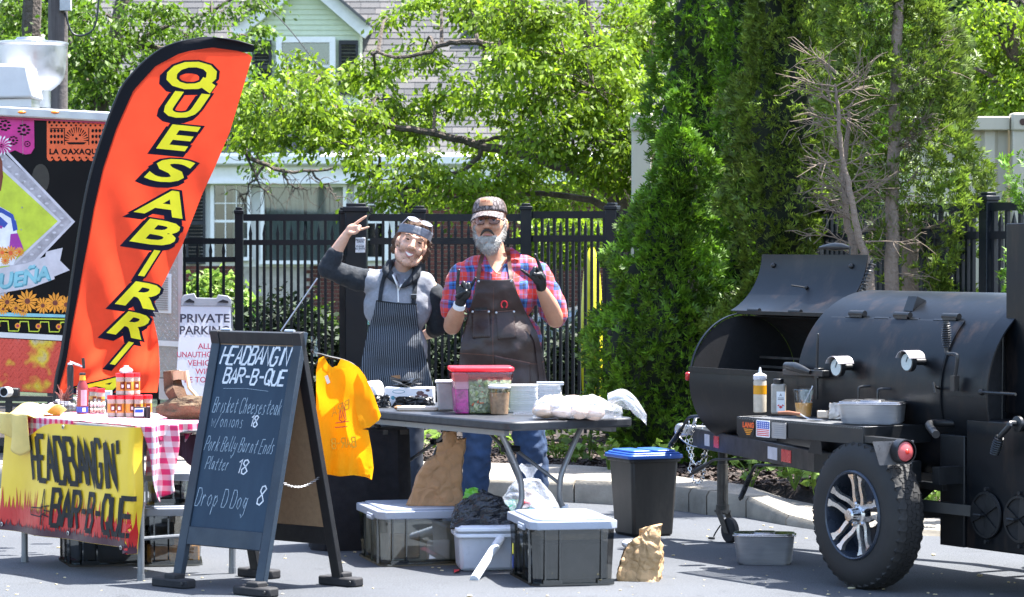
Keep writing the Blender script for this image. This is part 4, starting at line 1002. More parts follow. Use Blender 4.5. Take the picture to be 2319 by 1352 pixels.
mb = MB(T); mb.add([P(-120, 226, d_), P(75, 222, d_), P(62, 146, d_), (P(-120, 140, d_)), P(-120, 226, d_) + V((0,.5,0)), P(75, 222, d_) + V((0,.5,0)), P(62, 146, d_) + V((0,.42,0)), P(-120, 140, d_) + V((0,.42,0))],
  [(0,1,2,3),(7,6,5,4),(0,4,5,1),(1,5,6,2),(2,6,7,3),(3,7,4,0)]); mb.build('hood', M_white, hd, bev=.02)
mb = MB(T); mb.box(P(-20, 232, d_) + V((0, .25, 0)), (.55, .4, .06)); mb.build('base', M_alu, hd)
rk = thing('hitch_rack', 'black steel rack and pipes along the foot of the food trailer', 'rack', (FX(60, 20.6), 20.6, .0)); T = TR(rk.location)
mb = MB(T); d_ = 20.6
mb.bar(P(-200, 898, d_), P(128, 904, d_), .05, .035); mb.bar(P(-200, 912, d_), P(128, 918, d_), .05, .02); mb.bar(P(-200, 1000, d_), P(128, 1000, d_), .06, .05)
for x in (-150, 20, 120): mb.bar(P(x, 900, d_), (P(x, 900, d_).x, d_, 0), .04, .04, (0, 1, 0))
mb.build('rails', M_blackp, rk)
mb = MB(T); mb.bar(P(-40, 885, d_), P(44, 889, d_), .08, .06); mb.build('black_bracket', M_blackp, rk, bev=.01)
mb = MB(T); c = P(22, 887, d_) + V((0, -.04, 0)); mb.lathe(c, [(.026, 0), (.034, 0), (.034, .07), (.028, .07)], 18, (-.35, -1, .05), cap=False); mb.build('white_pipe_end', M_white, rk)
mb = MB(T); mb.lathe(c + V((-.02, -.055, 0)), [(.0, 0), (.028, 0)], 18, (-.35, -1, .05), cap=False); mb.build('pipe_bore', M_room, rk)

# ------------------------------------------------------------------ private parking sign
ps = thing('parking_sign', 'white plastic A-frame sign reading PRIVATE PARKING with grey handle', 'sign', (FX(462, 20.7), 20.7, 0)); T = TR(ps.location); SD = 20.7
def spt(px, py, off=0): return P(px, py, SD + (py - 905) * -.0006 - off)
M_sgrey = mk('grey_sign_plastic', (.22, .235, .26), .5)
mb = MB(T); fnp = lambda u, v, w_: spt(u, v, w_)
mb.prism([(410, 690), (522, 690), (529, 905), (396, 905)], .012, -.02, lambda u, v, w_: spt(u, v, w_)); mb.build('panel', mk('sign_white', (.52, .54, .58), .4, var=.03, bump=0), ps)
mb = MB(T); mb.prism([(409, 693), (410, 676), (416, 668), (440, 664), (445, 674), (490, 675), (494, 667), (516, 670), (524, 678), (524, 694)], .018, -.03, fnp); mb.build('handle_cap', M_sgrey, ps, bev=.004)
mb = MB(T)
for a, b in ((417, 440), (493, 517)): mb.prism([(a, 684), ((a+b)/2, 676 if a < 450 else 678), (b, 682), (b, 686)], .024, .018, fnp)
mb.build('grip_recess', M_fence, ps)
mb = MB(T); mb.box(spt(400, 905) - V((-.03, 0, .03)), (.06, .3, .1)); mb.box(spt(524, 905) - V((.03, 0, .03)), (.06, .3, .1)); mb.box((spt(462, 905).x, SD + .14, .05), (.42, .3, .07)); mb.build('foot', M_sgrey, ps, bev=.01)
mb = MB(T); mb.prism([(410, 690), (522, 690), (529, 905), (396, 905)], 0, .01, lambda u, v, w_: spt(u, v, 0) + V((0, .06 + (v-690)*.0012 + w_, 0))); mb.build('rear_panel', M_sgrey, ps)
sf = lambda u, v, o: spt(u, v, .0125 + o)
for body, cx, y, sz, mt in (('PRIVATE', 464, 730, 27, M_ink), ('PARKING', 463, 757, 27, M_ink), ('ALL', 463, 790, 18, M_red_ink), ('UNAUTHORIZED', 463, 809, 18, M_red_ink), ('VEHICLES', 463, 828, 18, M_red_ink), ('WILL', 463, 847, 18, M_red_ink), ('BE TOWED', 463, 866, 18, M_red_ink)):
    mb = MB(T); vs_, fs_ = font_mesh(body, sz, .45 if sz > 20 else .15, 0, 1.0); xs = [p[0] for p in vs_]; c0 = (min(xs)+max(xs))/2; k = min(1.2, (112 if sz > 20 else 124) / (max(xs)-min(xs))) if body in ('PRIVATE', 'PARKING', 'UNAUTHORIZED') else 1
    mb.add([sf(cx + (a-c0)*k, y - b, .001) for a, b in vs_], fs_); mb.build('lettering', mt, ps, smooth=False)

# ------------------------------------------------------------------ feather flag
FDp = 19.0; fb = V((FX(132, FDp), FDp, 0)); flg = thing('feather_flag', 'tall orange red feather flag with black edge reading QUESABIRRIA in yellow', 'flag', fb)
fL = [(84,475),(90,430),(97,398),(110,365),(135,330),(165,300),(205,270),(290,236),(380,207),(470,187),(600,166),(700,152),(800,138),(893,122)]
fR = [(84,485),(92,535),(105,578),(125,572),(200,550),(300,520),(380,486),(440,458),(557,412),(671,355),(710,345),(777,359),(848,362),(893,355)]
iL = [(108,478),(111,445),(122,405),(150,352),(205,302),(290,264),(380,234),(470,213),(560,197),(660,178),(740,163),(820,150),(876,134)]
iR = [(108,484),(113,530),(125,572),(200,550),(300,520),(380,486),(440,458),(557,412),(671,355),(710,345),(777,359),(848,362),(893,355)]
def fw(px, py):
    "folds of the flag cloth, metres towards the camera"
    a = (px - ip(fL, py)) / max(20, ip(fR, py) - ip(fL, py)); k = min(1, max(0, (py - 300) / 500)); t_ = px * .02 + py * .006
    f = .012 * math.sin(a * 5 + py * .004) * min(1, a * 2)
    f += k * .03 * math.sin((px - 130) * .055 + (893 - py) * .02) * min(1, a * 2.5)
    if py > 640:
        m_ = (py - 640) / 250
        ang = math.atan2(893 - py, px - 125); f += m_ * .022 * math.sin(ang * 16) * min(1, a * 2)
        if px > 300: f += .02 * math.sin(px * .16 + py * .03) * min(1, (px-300)/30) * min(1, m_ * 3)
    return f + .10 * a * a
def fp(px, py, off=0): return P(px, py, FDp - fw(px, py) - off) - fb
def flag_mat(name, col, tl=.35):
    t = NT(name); n = t.noise(7, 3); c = t.ramp(n, [(.3, tuple(x*.92 for x in col)), (.7, tuple(min(1, x*1.06) for x in col))])
    b = t.bsdf(c, .65, 0, t.bump(t.noise(14, 4), .35, .012), Specular_IOR_Level=.15); tr = t.n('BsdfTranslucent'); t.l(c, tr.inputs[0]); mx = t.n('MixShader'); mx.inputs[0].default_value = tl
    t.l(b.outputs[0], mx.inputs[1]); t.l(tr.outputs[0], mx.inputs[2]); t.l(mx.outputs[0], t.out.inputs[0]); return t.m
M_flag = flag_mat('flag_orange', (.92, .078, .030), .5); M_flagk = flag_mat('flag_black', (.004, .0045, .007), .05); M_flagy = flag_mat('flag_yellow', (.95, .80, .03), .06); M_navy = flag_mat('flag_navy', (.005, .006, .02), .05)
def rows(mb, Lt, Rt, y0, y1, off, nu=34, nv=110):
    mb.sheet(nu, nv, lambda u, v: fp(ip(Lt, y1 + (y0-y1)*v) * (1-u) + ip(Rt, y1 + (y0-y1)*v) * u, y1 + (y0-y1)*v, off))
mb = MB(); rows(mb, fL, fR, 84, 118, 0, 34, 10); rows(mb, fL, [(84, 485), (112, 450)] + [(y, x + 4) for y, x in iL[3:]] + [(893, 138)], 118, 893, 0, 6, 110); mb.build('black_edge', M_flagk, flg, ang=180)
mb = MB(); rows(mb, iL, iR, 108, 889, .003); mb.build('cloth', M_flag, flg, ang=180)
def big_letter(chh, cx, cy, w_, h_, shear, rot):
    out = []
    if chh == 'Q': return big_letter('O', cx, cy, w_, h_, shear, rot) + big_letter('I', cx + 34, cy + 22, 22, 34, .0, -.95)
    for bold, dx, dy, off in ((.085, -9, 9, .0055), (.078, 0, 0, .0075), (.03, 0, 0, .0095)):
        vs_, fs_ = font_mesh(chh, 1, bold, shear, 1, 3)
        if not fs_: vs_, fs_ = font_mesh(chh, 1, bold*.4, shear, 1, 3)
        v0_, f0_ = font_mesh(chh, 1, .03, shear, 1, 2)
        xs = [p[0] for p in v0_]; ys = [p[1] for p in v0_]; mx_, my_ = (min(xs)+max(xs))/2, (min(ys)+max(ys))/2; kx, ky = w_/(max(xs)-min(xs)), h_/(max(ys)-min(ys))
        c, s_ = math.cos(rot), math.sin(rot); p2 = []
        for x, y in vs_:
            X, Y = (x-mx_)*kx, -(y-my_)*ky; p2.append((cx + X*c - Y*s_ + dx, cy + X*s_ + Y*c + dy))
        p2, f2 = subdiv(p2, fs_, 7.0)
        out.append((p2, f2, off))
    return out
L3 = [MB(), MB(), MB()]
for k, (chh, cx, cy, w_, h_, sh, ro) in enumerate([('Q', 434, 171, 112, 66, .25, .12), ('U', 424, 239, 100, 60, .35, .1), ('E', 404, 312, 96, 58, .3, .1), ('S', 384, 386, 112, 56, .3, .12), ('A', 362, 458, 112, 60, .3, .14), ('B', 351, 526, 108, 58, .3, .16),
      ('I', 338, 596, 44, 62, .45, .12), ('R', 312, 667, 96, 58, .35, .16), ('R', 290, 734, 88, 58, .4, .2), ('I', 276, 800, 44, 58, .6, .2), ('A', 228, 866, 110, 46, .9, .2)]):
    for j, (p2, f2, off) in enumerate(big_letter(chh, cx, cy, w_, h_, sh, ro)):
        L3[j % 3].add([fp(x, min(y, 892), off + ((k + j // 3) % 3) * .0004) for x, y in p2], f2)
L3[0].build('letter_shadow', M_navy, flg, smooth=False); L3[1].build('letter_outline', M_navy, flg, smooth=False); L3[2].build('lettering', M_flagy, flg, smooth=False)
mb = MB(); pth = [fp(ip(fL, y) + 2, y, -.006) for y in (893, 800, 700, 600, 470, 380, 290, 205, 165, 135, 110, 97, 90, 85)] + [fp(530, 91, -.006), fp(574, 103, -.006)]
pth = [V((pth[0].x - .02, 0, .02))] + pth; mb.tube(smooth_path(pth, 4), [.013 - .009 * i / (4*(len(pth)-1)) for i in range(4*(len(pth)-1)+1)], 8); mb.build('pole', M_blackp, flg)
mb = MB(); mb.bar((-.35, 0, .02), (.3, 0, .02), .05, .02); mb.bar((-.02, -.3, .045), (-.02, .3, .045), .05, .02); mb.build('cross_base', M_blackp, flg)

# ------------------------------------------------------------------ left table, cloth and banner
def gingham(name, sq, tone=(.66, .035, .16), axes=('X', 'Y'), col2=(.74, .72, .74)):
    t = NT(name); sx = t.n('SeparateXYZ'); t.l(t.co(), sx.inputs[0]); f = []
    for a in axes: f.append(t.math('GREATER_THAN', t.math('FRACT', t.math('MULTIPLY', sx.outputs[a], 1/(2*sq))), .5))
    s_ = t.math('MULTIPLY', t.math('ADD', f[0], f[1]), .5)
    c = t.ramp(s_, [(0, col2), (.3, tuple(.5*a+.5*b for a, b in zip(tone, col2))), (.8, tone)], 'CONSTANT')
    b = t.bsdf(c, .7, 0, t.bump(t.noise(60), .2, .003)); tr = t.n('BsdfTranslucent'); t.l(c, tr.inputs[0]); mx = t.n('MixShader'); mx.inputs[0].default_value = .25
    t.l(b.outputs[0], mx.inputs[1]); t.l(tr.outputs[0], mx.inputs[2]); t.l(mx.outputs[0], t.out.inputs[0]); return t.m
C0 = V((-1.79, 14.66, 0)); LTZ = 38.5; lt = thing('folding_table', 'small folding table under gingham cloth with a yellow banner hanging down its front', 'table', C0, R(LTZ))
LM = Matrix.Translation(C0) @ Matrix.Rotation(R(LTZ), 4, 'Z'); LI = LM.inverted(); TW, TL_, TH = .62, 1.24, .74
M_tabw = mk('grey_table_plastic', (.42, .43, .44), .5); M_tubeg = mk('grey_painted_tube', (.20, .215, .235), .35, .5, var=.08, bump=.03)
mb = MB(); mb.box((TW/2, TL_/2, TH - .022), (TW, TL_, .04)); mb.build('tabletop', M_tabw, lt, bev=.008)
for x, y in ((.05, .03), (TW-.05, .03), (.05, TL_-.1), (TW-.05, TL_-.1)):
    mb = MB(); mb.tube([(x, y, TH - .04), (x, y, .0)], .0165, 12); mb.lathe((x, y, 0), [(.019, 0), (.019, .03)], 10); mb.build('leg', M_tubeg, lt)
for y in (.03, TL_-.1): mb = MB(); mb.tube([(.05, y, .2), (TW-.05, y, .2)], .01, 8); mb.build('stretcher', M_tubeg, lt)
Mg = gingham('pink_gingham', .026); Mg2 = gingham('pink_gingham_drape', .026, axes=('X', 'Z')); Mg3 = gingham('pink_gingham_side', .026, axes=('Y', 'Z'))
gc = thing('gingham_cloth', 'pink and white gingham tablecloth on the left table with a corner hanging down', 'tablecloth', C0 + V((0, 0, TH)), R(LTZ))
mb = MB(); mb.sheet(30, 50, lambda u, v: (-.008 + u*(TW+.02), -.01 + v*(TL_+.02), .004 + .0025*fbm((u*8, v*14, 0), 1)), .002); mb.build('top', Mg, gc)
mb = MB(); mb.sheet(60, 6, lambda u, v: (-.008 + u*(TW+.02), -.014 - .004*math.sin(u*40)*v, .004 - .045*v - .01*v*math.sin(u*9)), .001); mb.build('hem', Mg2, gc)
def tail(u, v):   # the hanging corner: narrow fold falling to a point
    wd = .20 * (1 - .55*v); x = .012 + u*wd + .10*v*v + .02*math.sin(v*5); y = -.03 - .035*math.sin(u*math.pi*2.2 + v*2) * (1 - .3*v) - .02*v; z = .002 - .34*v + .05*v*(u-.5)
    return (x, y, z)
mb = MB(); mb.sheet(26, 40, tail, .001); mb.build('hanging_corner', Mg2, gc, ang=180)
mb = MB(); mb.sheet(30, 20, lambda u, v: (.14 + u*.28*(1-.6*v), .12 + .03*math.sin(u*14), -.05 - .2*v), .001); mb.build('inner_drape', Mg2, gc, ang=180)
M_shaded = mk('shaded_cloth', (.06, .022, .04), .85, var=.4, vs=6)  # purplish cloth, the shade under the table put into its dark colour
mb = MB(); mb.sheet(30, 12, lambda u, v: (.22 + u*.4, .10 + .02*math.sin(u*20), TH - .06 - v*(.06 + .26*u**1.2)), .001); tag(mb.build('shaded_cloth', M_shaded, None), 'purplish cloth coloured dark for shade, hanging behind the gingham under the left table', 'cloth').location = C0; bpy.data.objects['shaded_cloth'].rotation_euler = (0, 0, R(LTZ))
mb = MB(); mb.sheet(30, 10, lambda u, v: (-.014 - .008*math.sin(u*22)*v, .55 + u*.66, .006 - v*(.055 + .075*math.sin(min(1, max(0, (u-.05)/.9))*math.pi))), .001); mb.build('front_swag', Mg3, gc, ang=180)
# banner: local frame y along the table edge, hangs in the x=0 plane; s = 0 at the right end
def banner_mat():
    t = NT('banner_yellow'); n = t.noise(3, 3); c = t.ramp(n, [(.3, (.74, .47, .02)), (.7, (.86, .58, .035))])
    return t.end(t.bsdf(c, .38, 0, t.bump(t.noise(12, 3), .15, .01)))
BN = thing('banner', 'yellow vinyl banner with flames reading HEADBANGIN BAR-B-QUE hung on the left table', 'banner', C0 + V((0, 0, TH)), R(LTZ)); BWd = 1.22; BH = .575
def bw_(s_, z): return -.022 - .010*math.sin(s_*9 + 1) - .012*(-z/BH)*math.sin(s_*13 + z*5) - .035*(-z/BH)
def bp(s_, z, off=0):
    "s_ metres leftwards from the right corner, z metres below the table top (negative)"
    if s_ < 0: return V((-bw_(0, z)*0 + bw_(0, z) + (-s_)*.9, -.026 - off - (-s_)*.1 - .01*math.sin(z*14), z))   # wraps round the corner
    return V((bw_(s_, z) - off, s_ - .01, z))
tt = lambda s_: -.004 - (.085*math.exp(-((s_-1.02)/.17)**2)) - .012*math.sin(max(0, s_)*2.6)
mb = MB(); mb.sheet(90, 40, lambda u, v: bp(-.07 + (1-u)*(BWd+.07), tt(-.07 + (1-u)*(BWd+.07)) + v*(-BH - tt(-.07 + (1-u)*(BWd+.07)) - .03*(1 if (1-u)*(BWd+.07) < .07 else 0)))); bn = mb.build('vinyl', banner_mat(), BN, ang=180)
M_flr = mk('flame_red', (.55, .012, .012), .4, var=.1, bump=0); M_fld = mk('flame_dark', (.05, .005, .02), .4, bump=0); M_bk = mk('banner_black', (.005, .004, .004), .7, bump=0)
fr_ = random.Random(5)
def flames(mat, name, h0, hv, step, off, base):
    mb = MB(); s_ = -.065; k = 0
    while s_ < BWd - .02:
        w_ = step * fr_.uniform(.8, 1.7); h = h0 + fr_.uniform(0, hv); b = -BH + .002 - (.03 if s_ < 0 else 0); ln = fr_.uniform(-.01, .012)
        e = min(s_ + w_*1.5, BWd - .002)
        poly = [(s_, b), (e, b), (e, b + base), ((s_+e)/2 + w_*.25, b + base + (h-base)*.5), ((s_+e)/2 + ln, b + h), ((s_+e)/2 - w_*.22, b + base + (h-base)*.45), (s_, b + base)]
        if len(set(poly)) == 7: flat_poly(mb, poly, lambda u, v, o: bp(u, v, o), .03, off + .0004*(k % 4)); k += 1
        s_ += w_
    mb.build(name, mat, BN, smooth=False)
flames(M_flr, 'red_flames', .135, .09, .022, .002, .09); flames(M_fld, 'dark_flames', .03, .04, .014, .0045, .02)
# slanted, tall, hand-drawn capitals; u runs leftwards so text is mirrored into s
bf = lambda u, v, o: bp(BWd - u, v, o)
mb = MB(); text_strokes(mb, "HEADBANGIN'", .33, -.30, .068, .215, .0265, bf, gap=.26, shear=-.30, off=.0065, jit=.004, seg=4); mb.build('headline_lettering', M_bk, BN, smooth=False)
mb = MB(); text_strokes(mb, "BAR-B-QUE", .53, -.515, .066, .175, .0245, bf, gap=.2, shear=.1, off=.0065, jit=.003, seg=3); mb.build('second_lettering', M_bk, BN, smooth=False)
mb = MB()
for pts, w_ in (([(.335, -.44), (.45, -.435), (.47, -.425)], .006), ([(.335, -.475), (.44, -.478), (.475, -.46)], .006), ([(.335, -.44), (.322, -.457), (.335, -.475)], .006), ([(.47, -.34), (.455, -.43), (.45, -.52)], .009), ([(.47, -.34), (.485, -.43), (.47, -.52)], .005),
               ([(.475, -.425), (.52, -.42)], .006), ([(.475, -.445), (.52, -.447)], .006), ([(.475, -.468), (.515, -.475)], .006), ([(.49, -.42), (.49, -.47)], .006)) : ribbon(mb, pts, w_, bf, .0066)
for i in range(7): ribbon(mb, [(.35 + i*.014, -.447), (.352 + i*.014, -.468)], .0035, bf, .0072)
mb.build('cleaver_drawing', M_bk, BN, smooth=False)
for s_, z in ((.03, -BH + .0), (BWd - .03, -BH + .03), (.55, -BH + .03), (.62, -.03)):
    mb = MB(); c = bp(s_, z, .008); mb.lathe(c, [(.004, 0), (.011, 0), (.011, .002), (.006, .003)], 14, (-1, 0, 0), cap=False); mb.build('grommet', M_alu, BN)

# ------------------------------------------------------------------ things on the left table
def on(px, py, h=.746): return G(px, py, h)
M_redlid = mk('red_plastic', (.62, .02, .03), .35, bump=0); M_jar = mk('jar_contents', (.55, .24, .03), .35, var=.2); M_label = mk('paper_label', (.6, .3, .05), .6, bump=0)
M_glassy = pane_mat('clear_plastic', (.9, .9, .9), .12); M_jclear = mk('cloudy_jar', (.42, .36, .30), .25, bump=0)
jar_src = None
def jar(p, label, r=.0215, h=.108):
    global jar_src
    if jar_src is None:
        t = thing('sauce_jar', label, 'jar', p, .4, 'red lidded jars of orange sauce on the left table')
        mb = MB(); mb.lathe((0,0,0), [(r*.9, 0), (r, .004), (r, h*.78), (r*.82, h*.84)], 14); mb.build('body', M_jar, t)
        mb = MB(); mb.lathe((0,0,0), [(r*1.03, .002), (r*1.03, .020), (r, .021)], 14); mb.build('clear_foot', M_jclear, t)
        mb = MB(); mb.lathe((0,0,h*.62), [(r*1.02, 0), (r*1.02, h*.2), (r*.8, h*.22)], 14); mb.build('clear_shoulder', M_jclear, t)
        mb = MB(); mb.lathe((0,0,h*.82), [(r*1.08, 0), (r*1.08, h*.17), (r*.9, h*.18)], 16); mb.build('lid', M_redlid, t)
        mb = MB(); mb.sheet(8, 1, lambda u, v: ((r+.001)*math.cos(-2.1+u*1.1), (r+.001)*math.sin(-2.1+u*1.1), .028 + v*.036)); l_ = mb.build('label', M_brownp, t)
        mb = MB(); mb.sheet(4, 1, lambda u, v: ((r+.002)*math.cos(-1.85+u*.55), (r+.002)*math.sin(-1.85+u*.55), .036 + v*.016)); mb.build('label_emblem', M_whitep, l_)
        jar_src = t; return t
    c = jar_src.copy(); COL.objects.link(c); c.location = p; c['label'] = label; c.rotation_euler.z = rnd.uniform(-.3, .9)
    for ch in jar_src.children:
        d = ch.copy(); COL.objects.link(d); d.parent = c
        for g in ch.children: e = g.copy(); COL.objects.link(e); e.parent = d
    return c
b0 = on(258, 944); ex = V((.045, -.004, 0)); ey = V((.02, .045, 0))
nm = ['leftmost', 'second', 'third', 'rightmost']
for i in range(4): jar(b0 + ex*i - ex*.25, f'{nm[i]} red lidded sauce jar in the front row of the lower tier')
for i in range(4): jar(b0 + ex*i + ey + ex*.2, f'{nm[i]} red lidded sauce jar in the back row of the lower tier')
up_ = V((0, 0, .109))
for i in range(2): jar(b0 + ex*(i+.55) + up_ + ey*.3, f'{["left", "right"][i]} red lidded sauce jar in front on the upper tier')
jar(b0 + ex*1.7 + up_ + ey*1.3, 'red lidded sauce jar at the back of the upper tier')
for i, (x, y) in enumerate(((212, 925), (228, 927))): jar(on(x, y), f'red lidded sauce jar behind the dark sauce bottle, the {["left", "right"][i]} of that pair')
p = b0 + ex*1.1 + up_*2 + ey*.5; t = thing('white_bottle_cap_tub', 'small white tub sitting on top of the jar tower', 'tub', p)
mb = MB(); mb.lathe((0,0,0), [(.03, 0), (.034, .012), (.026, .022), (.014, .026), (.012, .036)], 18); mb.build('tub', M_white, t)
p = on(187, 936); t = thing('sauce_bottle', 'dark red barbecue sauce bottle with black cap and blue label', 'bottle', p)
mb = MB(); mb.lathe((0,0,0), [(.028, 0), (.031, .004), (.031, .125), (.027, .14), (.016, .165), (.013, .172)], 20); mb.build('bottle', mk('red_sauce_glass', (.22, .03, .03), .15, bump=0), t)
mb = MB(); mb.lathe((0,0,.168), [(.017, 0), (.0145, .026)], 16); mb.build('neck_wrap', M_gold, t)
mb = MB(); mb.lathe((0,0,.194), [(.016, 0), (.016, .01), (.012, .012)], 16); mb.build('cap', M_blackp, t)
mb = MB(); mb.sheet(14, 1, lambda u, v: (.0318*math.cos(-2.9+u*2.6), .0318*math.sin(-2.9+u*2.6), .005 + v*.03)); mb.build('foot_label', M_blue, t)
mb = MB(); mb.sheet(8, 1, lambda u, v: (.0319*math.cos(-1.7+u*1.0), .0319*math.sin(-1.7+u*1.0), .04 + v*.08)); mb.build('side_label', mk('pale_pink_label', (.5, .3, .36), .5, bump=0), t)
mb = MB(); mb.sheet(5, 1, lambda u, v: (.0328*math.cos(-1.45+u*.5), .0328*math.sin(-1.45+u*.5), .01 + v*.02)); mb.build('barcode', M_whitep, t)
mb = MB()
for i in range(7): a = -2.75 + .03*i; mb.sheet(2, 1, lambda u, v: (.0324*math.cos(a+u*.28), .0324*math.sin(a+u*.28), .045 + i*.011 + v*.006))
mb.build('label_pattern', M_whitep, t)
def wire_basket(px, py, w_, d_, h, label, rz=.3):
    t = thing('wire_basket', label, 'basket', on(px, py), rz); mb = MB()
    for z in (0, h*.5, h): mb.tube([(-w_/2,-d_/2,z),(w_/2,-d_/2,z),(w_/2,d_/2,z),(-w_/2,d_/2,z),(-w_/2,-d_/2,z)], .0016, 5)
    n = 6
    for i in range(n+1):
        for s_ in (-1, 1): mb.tube([(-w_/2+w_*i/n, s_*d_/2, 0), (-w_/2+w_*i/n, s_*d_/2, h)], .0012, 4); mb.tube([(s_*w_/2, -d_/2+d_*i/n, 0), (s_*w_/2, -d_/2+d_*i/n, h)], .0012, 4)
    mb.build('wires', M_blackp, t); return t
M_nap = mk('white_napkin', (.74, .73, .74), .8, var=.06, bump=.3, bs=40); M_egg = mk('pale_brown_roll', (.5, .40, .33), .7)
wire_basket(150, 932, .12, .12, .05, 'black wire basket of rolled napkins left of the sauce bottle')
for i in range(7): mb = MB(); p = on(134 + i*5.5, 928 - (i % 2)*9); mb.tube([p + V((-.03, .02, .012 + (i%3)*.012)), p + V((.03, -.02, .014 + (i%3)*.012))], .009, 8); tag(mb.build('rolled_napkin', M_nap), f'white rolled napkin in the left wire basket, {["first", "second", "third", "fourth", "fifth", "sixth", "last"][i]} from its left side', 'napkin', 'rolled napkins in the left wire basket')
wire_basket(222, 935, .1, .1, .065, 'black wire basket of small round packets between bottle and jars')
for i in range(8): mb = MB(); p = on(207 + (i % 4)*9, 935 - (i//4)*1.0) + V((0, 0, .012 + (i//4)*.03)); mb.ball(p, (.012, .012, .013), 9, 7); tag(mb.build('round_packet', M_nap if i > 3 else M_egg), f'{["pale brown", "white"][i//4]} round packet in the right wire basket, {["first", "second", "third", "fourth"][i % 4]} from the bottle', 'packet', 'round packets in the right wire basket')
p = on(232, 915); mb = MB(); mb.box(p + V((0, .03, .04)), (.09, .05, .06)); tag(mb.build('napkin_block', M_nap), 'white block of folded napkins behind the right wire basket', 'napkins')
mb = MB(); mb.sheet(20, 10, lambda u, v: on(58 + u*66, 933 - v*14) + V((0, 0, .006 + .018*abs(fbm((u*4, v*3, 2)))))); tag(mb.build('paper_sheet', mk('pale_pink_paper', (.66, .5, .58), .7)), 'crumpled pale pink paper left of the wire basket', 'paper')
def ycloth(u, v):
    if v < .45: k = v/.45; p_ = V((.16 - .17*k, TL_ - .03 - u*.30, TH + .02 + .022*math.sin(u*7+k*3) + .02*math.sin(k*5)))
    else: k = (v-.45)/.55; p_ = V((-.035 - .03*math.sin(u*12)*k - .03, TL_ - .03 - u*.30 - k*.06*(1-u)*0, TH + .02 - k*(.04 + .17*(1 - abs(u-.78)*1.1))))
    return LM @ p_
mb = MB(); mb.sheet(36, 26, ycloth, .002); tag(mb.build('yellow_cloth', mk('yellow_cloth', (.80, .62, .22), .8, var=.15, vs=4, transl=.25), ang=180), 'pale yellow cloth bunched over the left corner of the banner table', 'cloth')
p = on(316, 947); t = thing('card_reader', 'small card reader with bright orange and blue screen in a black cradle', 'card reader', p, -.1)
mb = MB(); mb.box((0, 0, .028), (.062, .012, .056), rx=-.25); mb.build('case', M_blackp, t, bev=.004)
mb = MB(); mb.box((.0, -.0085, .03), (.046, .002, .04), rx=-.25); mb.build('screen', M_whitep, t)
mb = MB(); mb.box((.0, -.0065, .018), (.046, .002, .012), rx=-.25); mb.build('screen_band', M_orange, t)
mb = MB(); mb.box((.0, -.0105, .036), (.04, .002, .016), rx=-.25); mb.build('screen_picture', M_blue, t)
mb = MB(); mb.tube([(.042, 0, 0), (.042, 0, .055)], .013, 10); mb.build('knob', M_blackp, t)
M_drift = mk('driftwood', (.12, .078, .042), .9, var=.5, vs=9, bump=1, bs=30, bd=.02, stretch=(.2, 1.6, 1.6)); M_chunk = mk('split_wood', (.24, .12, .05), .8, var=.45, vs=10, bump=.6, bs=30, stretch=(1, 1, .3)); M_chunkp = mk('pale_split_wood', (.62, .42, .24), .8, var=.2, stretch=(1,1,.2)); M_barkd = mk('dark_bark', (.10, .05, .025), .9, var=.5, vs=12, bump=1)
lp0, lp1 = on(352, 948) + V((0, .03, .045)), on(470, 950) + V((0, .05, .055))
def log_f(u, v):
    c = lp0.lerp(lp1, u); a = v*2*math.pi; r = (.012 + .045*min(1, u*3.2)**.8) * (1 + .22*fbm((u*1.4, math.cos(a)*1.6, math.sin(a)*1.6), 1.2)); return c + V((0, math.cos(a)*r*1.1, math.sin(a)*r))
lg = thing('driftwood_log', 'weathered brown driftwood log lying on the gingham cloth', 'log', lp0.lerp(lp1, .5) - V((0, 0, .05))); T = TR(lg.location)
mb = MB(T); mb.sheet(40, 24, log_f); mb.build('log', M_drift, lg)
mb = MB(T); mb.lathe(lp1, [(0, 0), (.05, .0)], 14, (1, 0, 0), cap=False); mb.build('sawn_end', M_chunkp, lg)
wc = thing('wood_chunk', 'curved split firewood chunk with pale sawn top standing on the driftwood', 'wood', on(412, 948) + V((0, .06, .095))); T = TR(wc.location); d_ = wc.location.y
out_l = [(390, 842), (394, 880), (402, 905)]; out_r = [(419, 842), (426, 880), (448, 905)]
mb = MB(T); mb.sheet(2, 10, lambda u, v: P(ip([(t_[1], t_[0]) for t_ in out_l], 905 - v*65)*(1-u) + ip([(t_[1], t_[0]) for t_ in out_r], 905 - v*65)*u*.92, 905 - v*65, d_ - .02 - .01*math.sin(u*3.1)), -.05); mb.build('bark_face', M_barkd, wc)
mb = MB(T); mb.sheet(3, 10, lambda u, v: P(ip([(t_[1], t_[0]) for t_ in out_r], 905 - v*65) - 2 + u*5, 905 - v*65, d_ - .03 + u*.05), -.01); mb.build('split_face', M_chunkp, wc)
mb = MB(T); mb.sheet(6, 4, lambda u, v: P(390 + u*30, 842 + v*20 - 3*math.sin(u*3), d_ - .022 - .012*math.sin(u*3.1) + (1-v)*.0), -.04); mb.build('sawn_top', M_chunkp, wc)
p = on(374, 940) + V((.0, .35, .0)); mb = MB()
for i in range(4): mb.box(p + V((0, 0, .006 + i*.011)), (.1, .07, .008), rz=.05*i)
tag(mb.build('paper_tray_stack', M_white), 'short stack of white paper trays behind the driftwood', 'trays')
gr = thing('pepper_mill', 'tall black mill with silver crank handle beside the flag', 'mill', on(152, 922) + V((0, .12, 0)))
mb = MB(); mb.lathe((0,0,0), [(.022, 0), (.016, .02), (.0165, .13), (.018, .2), (.014, .215)], 18); mb.build('body', M_blackp, gr)
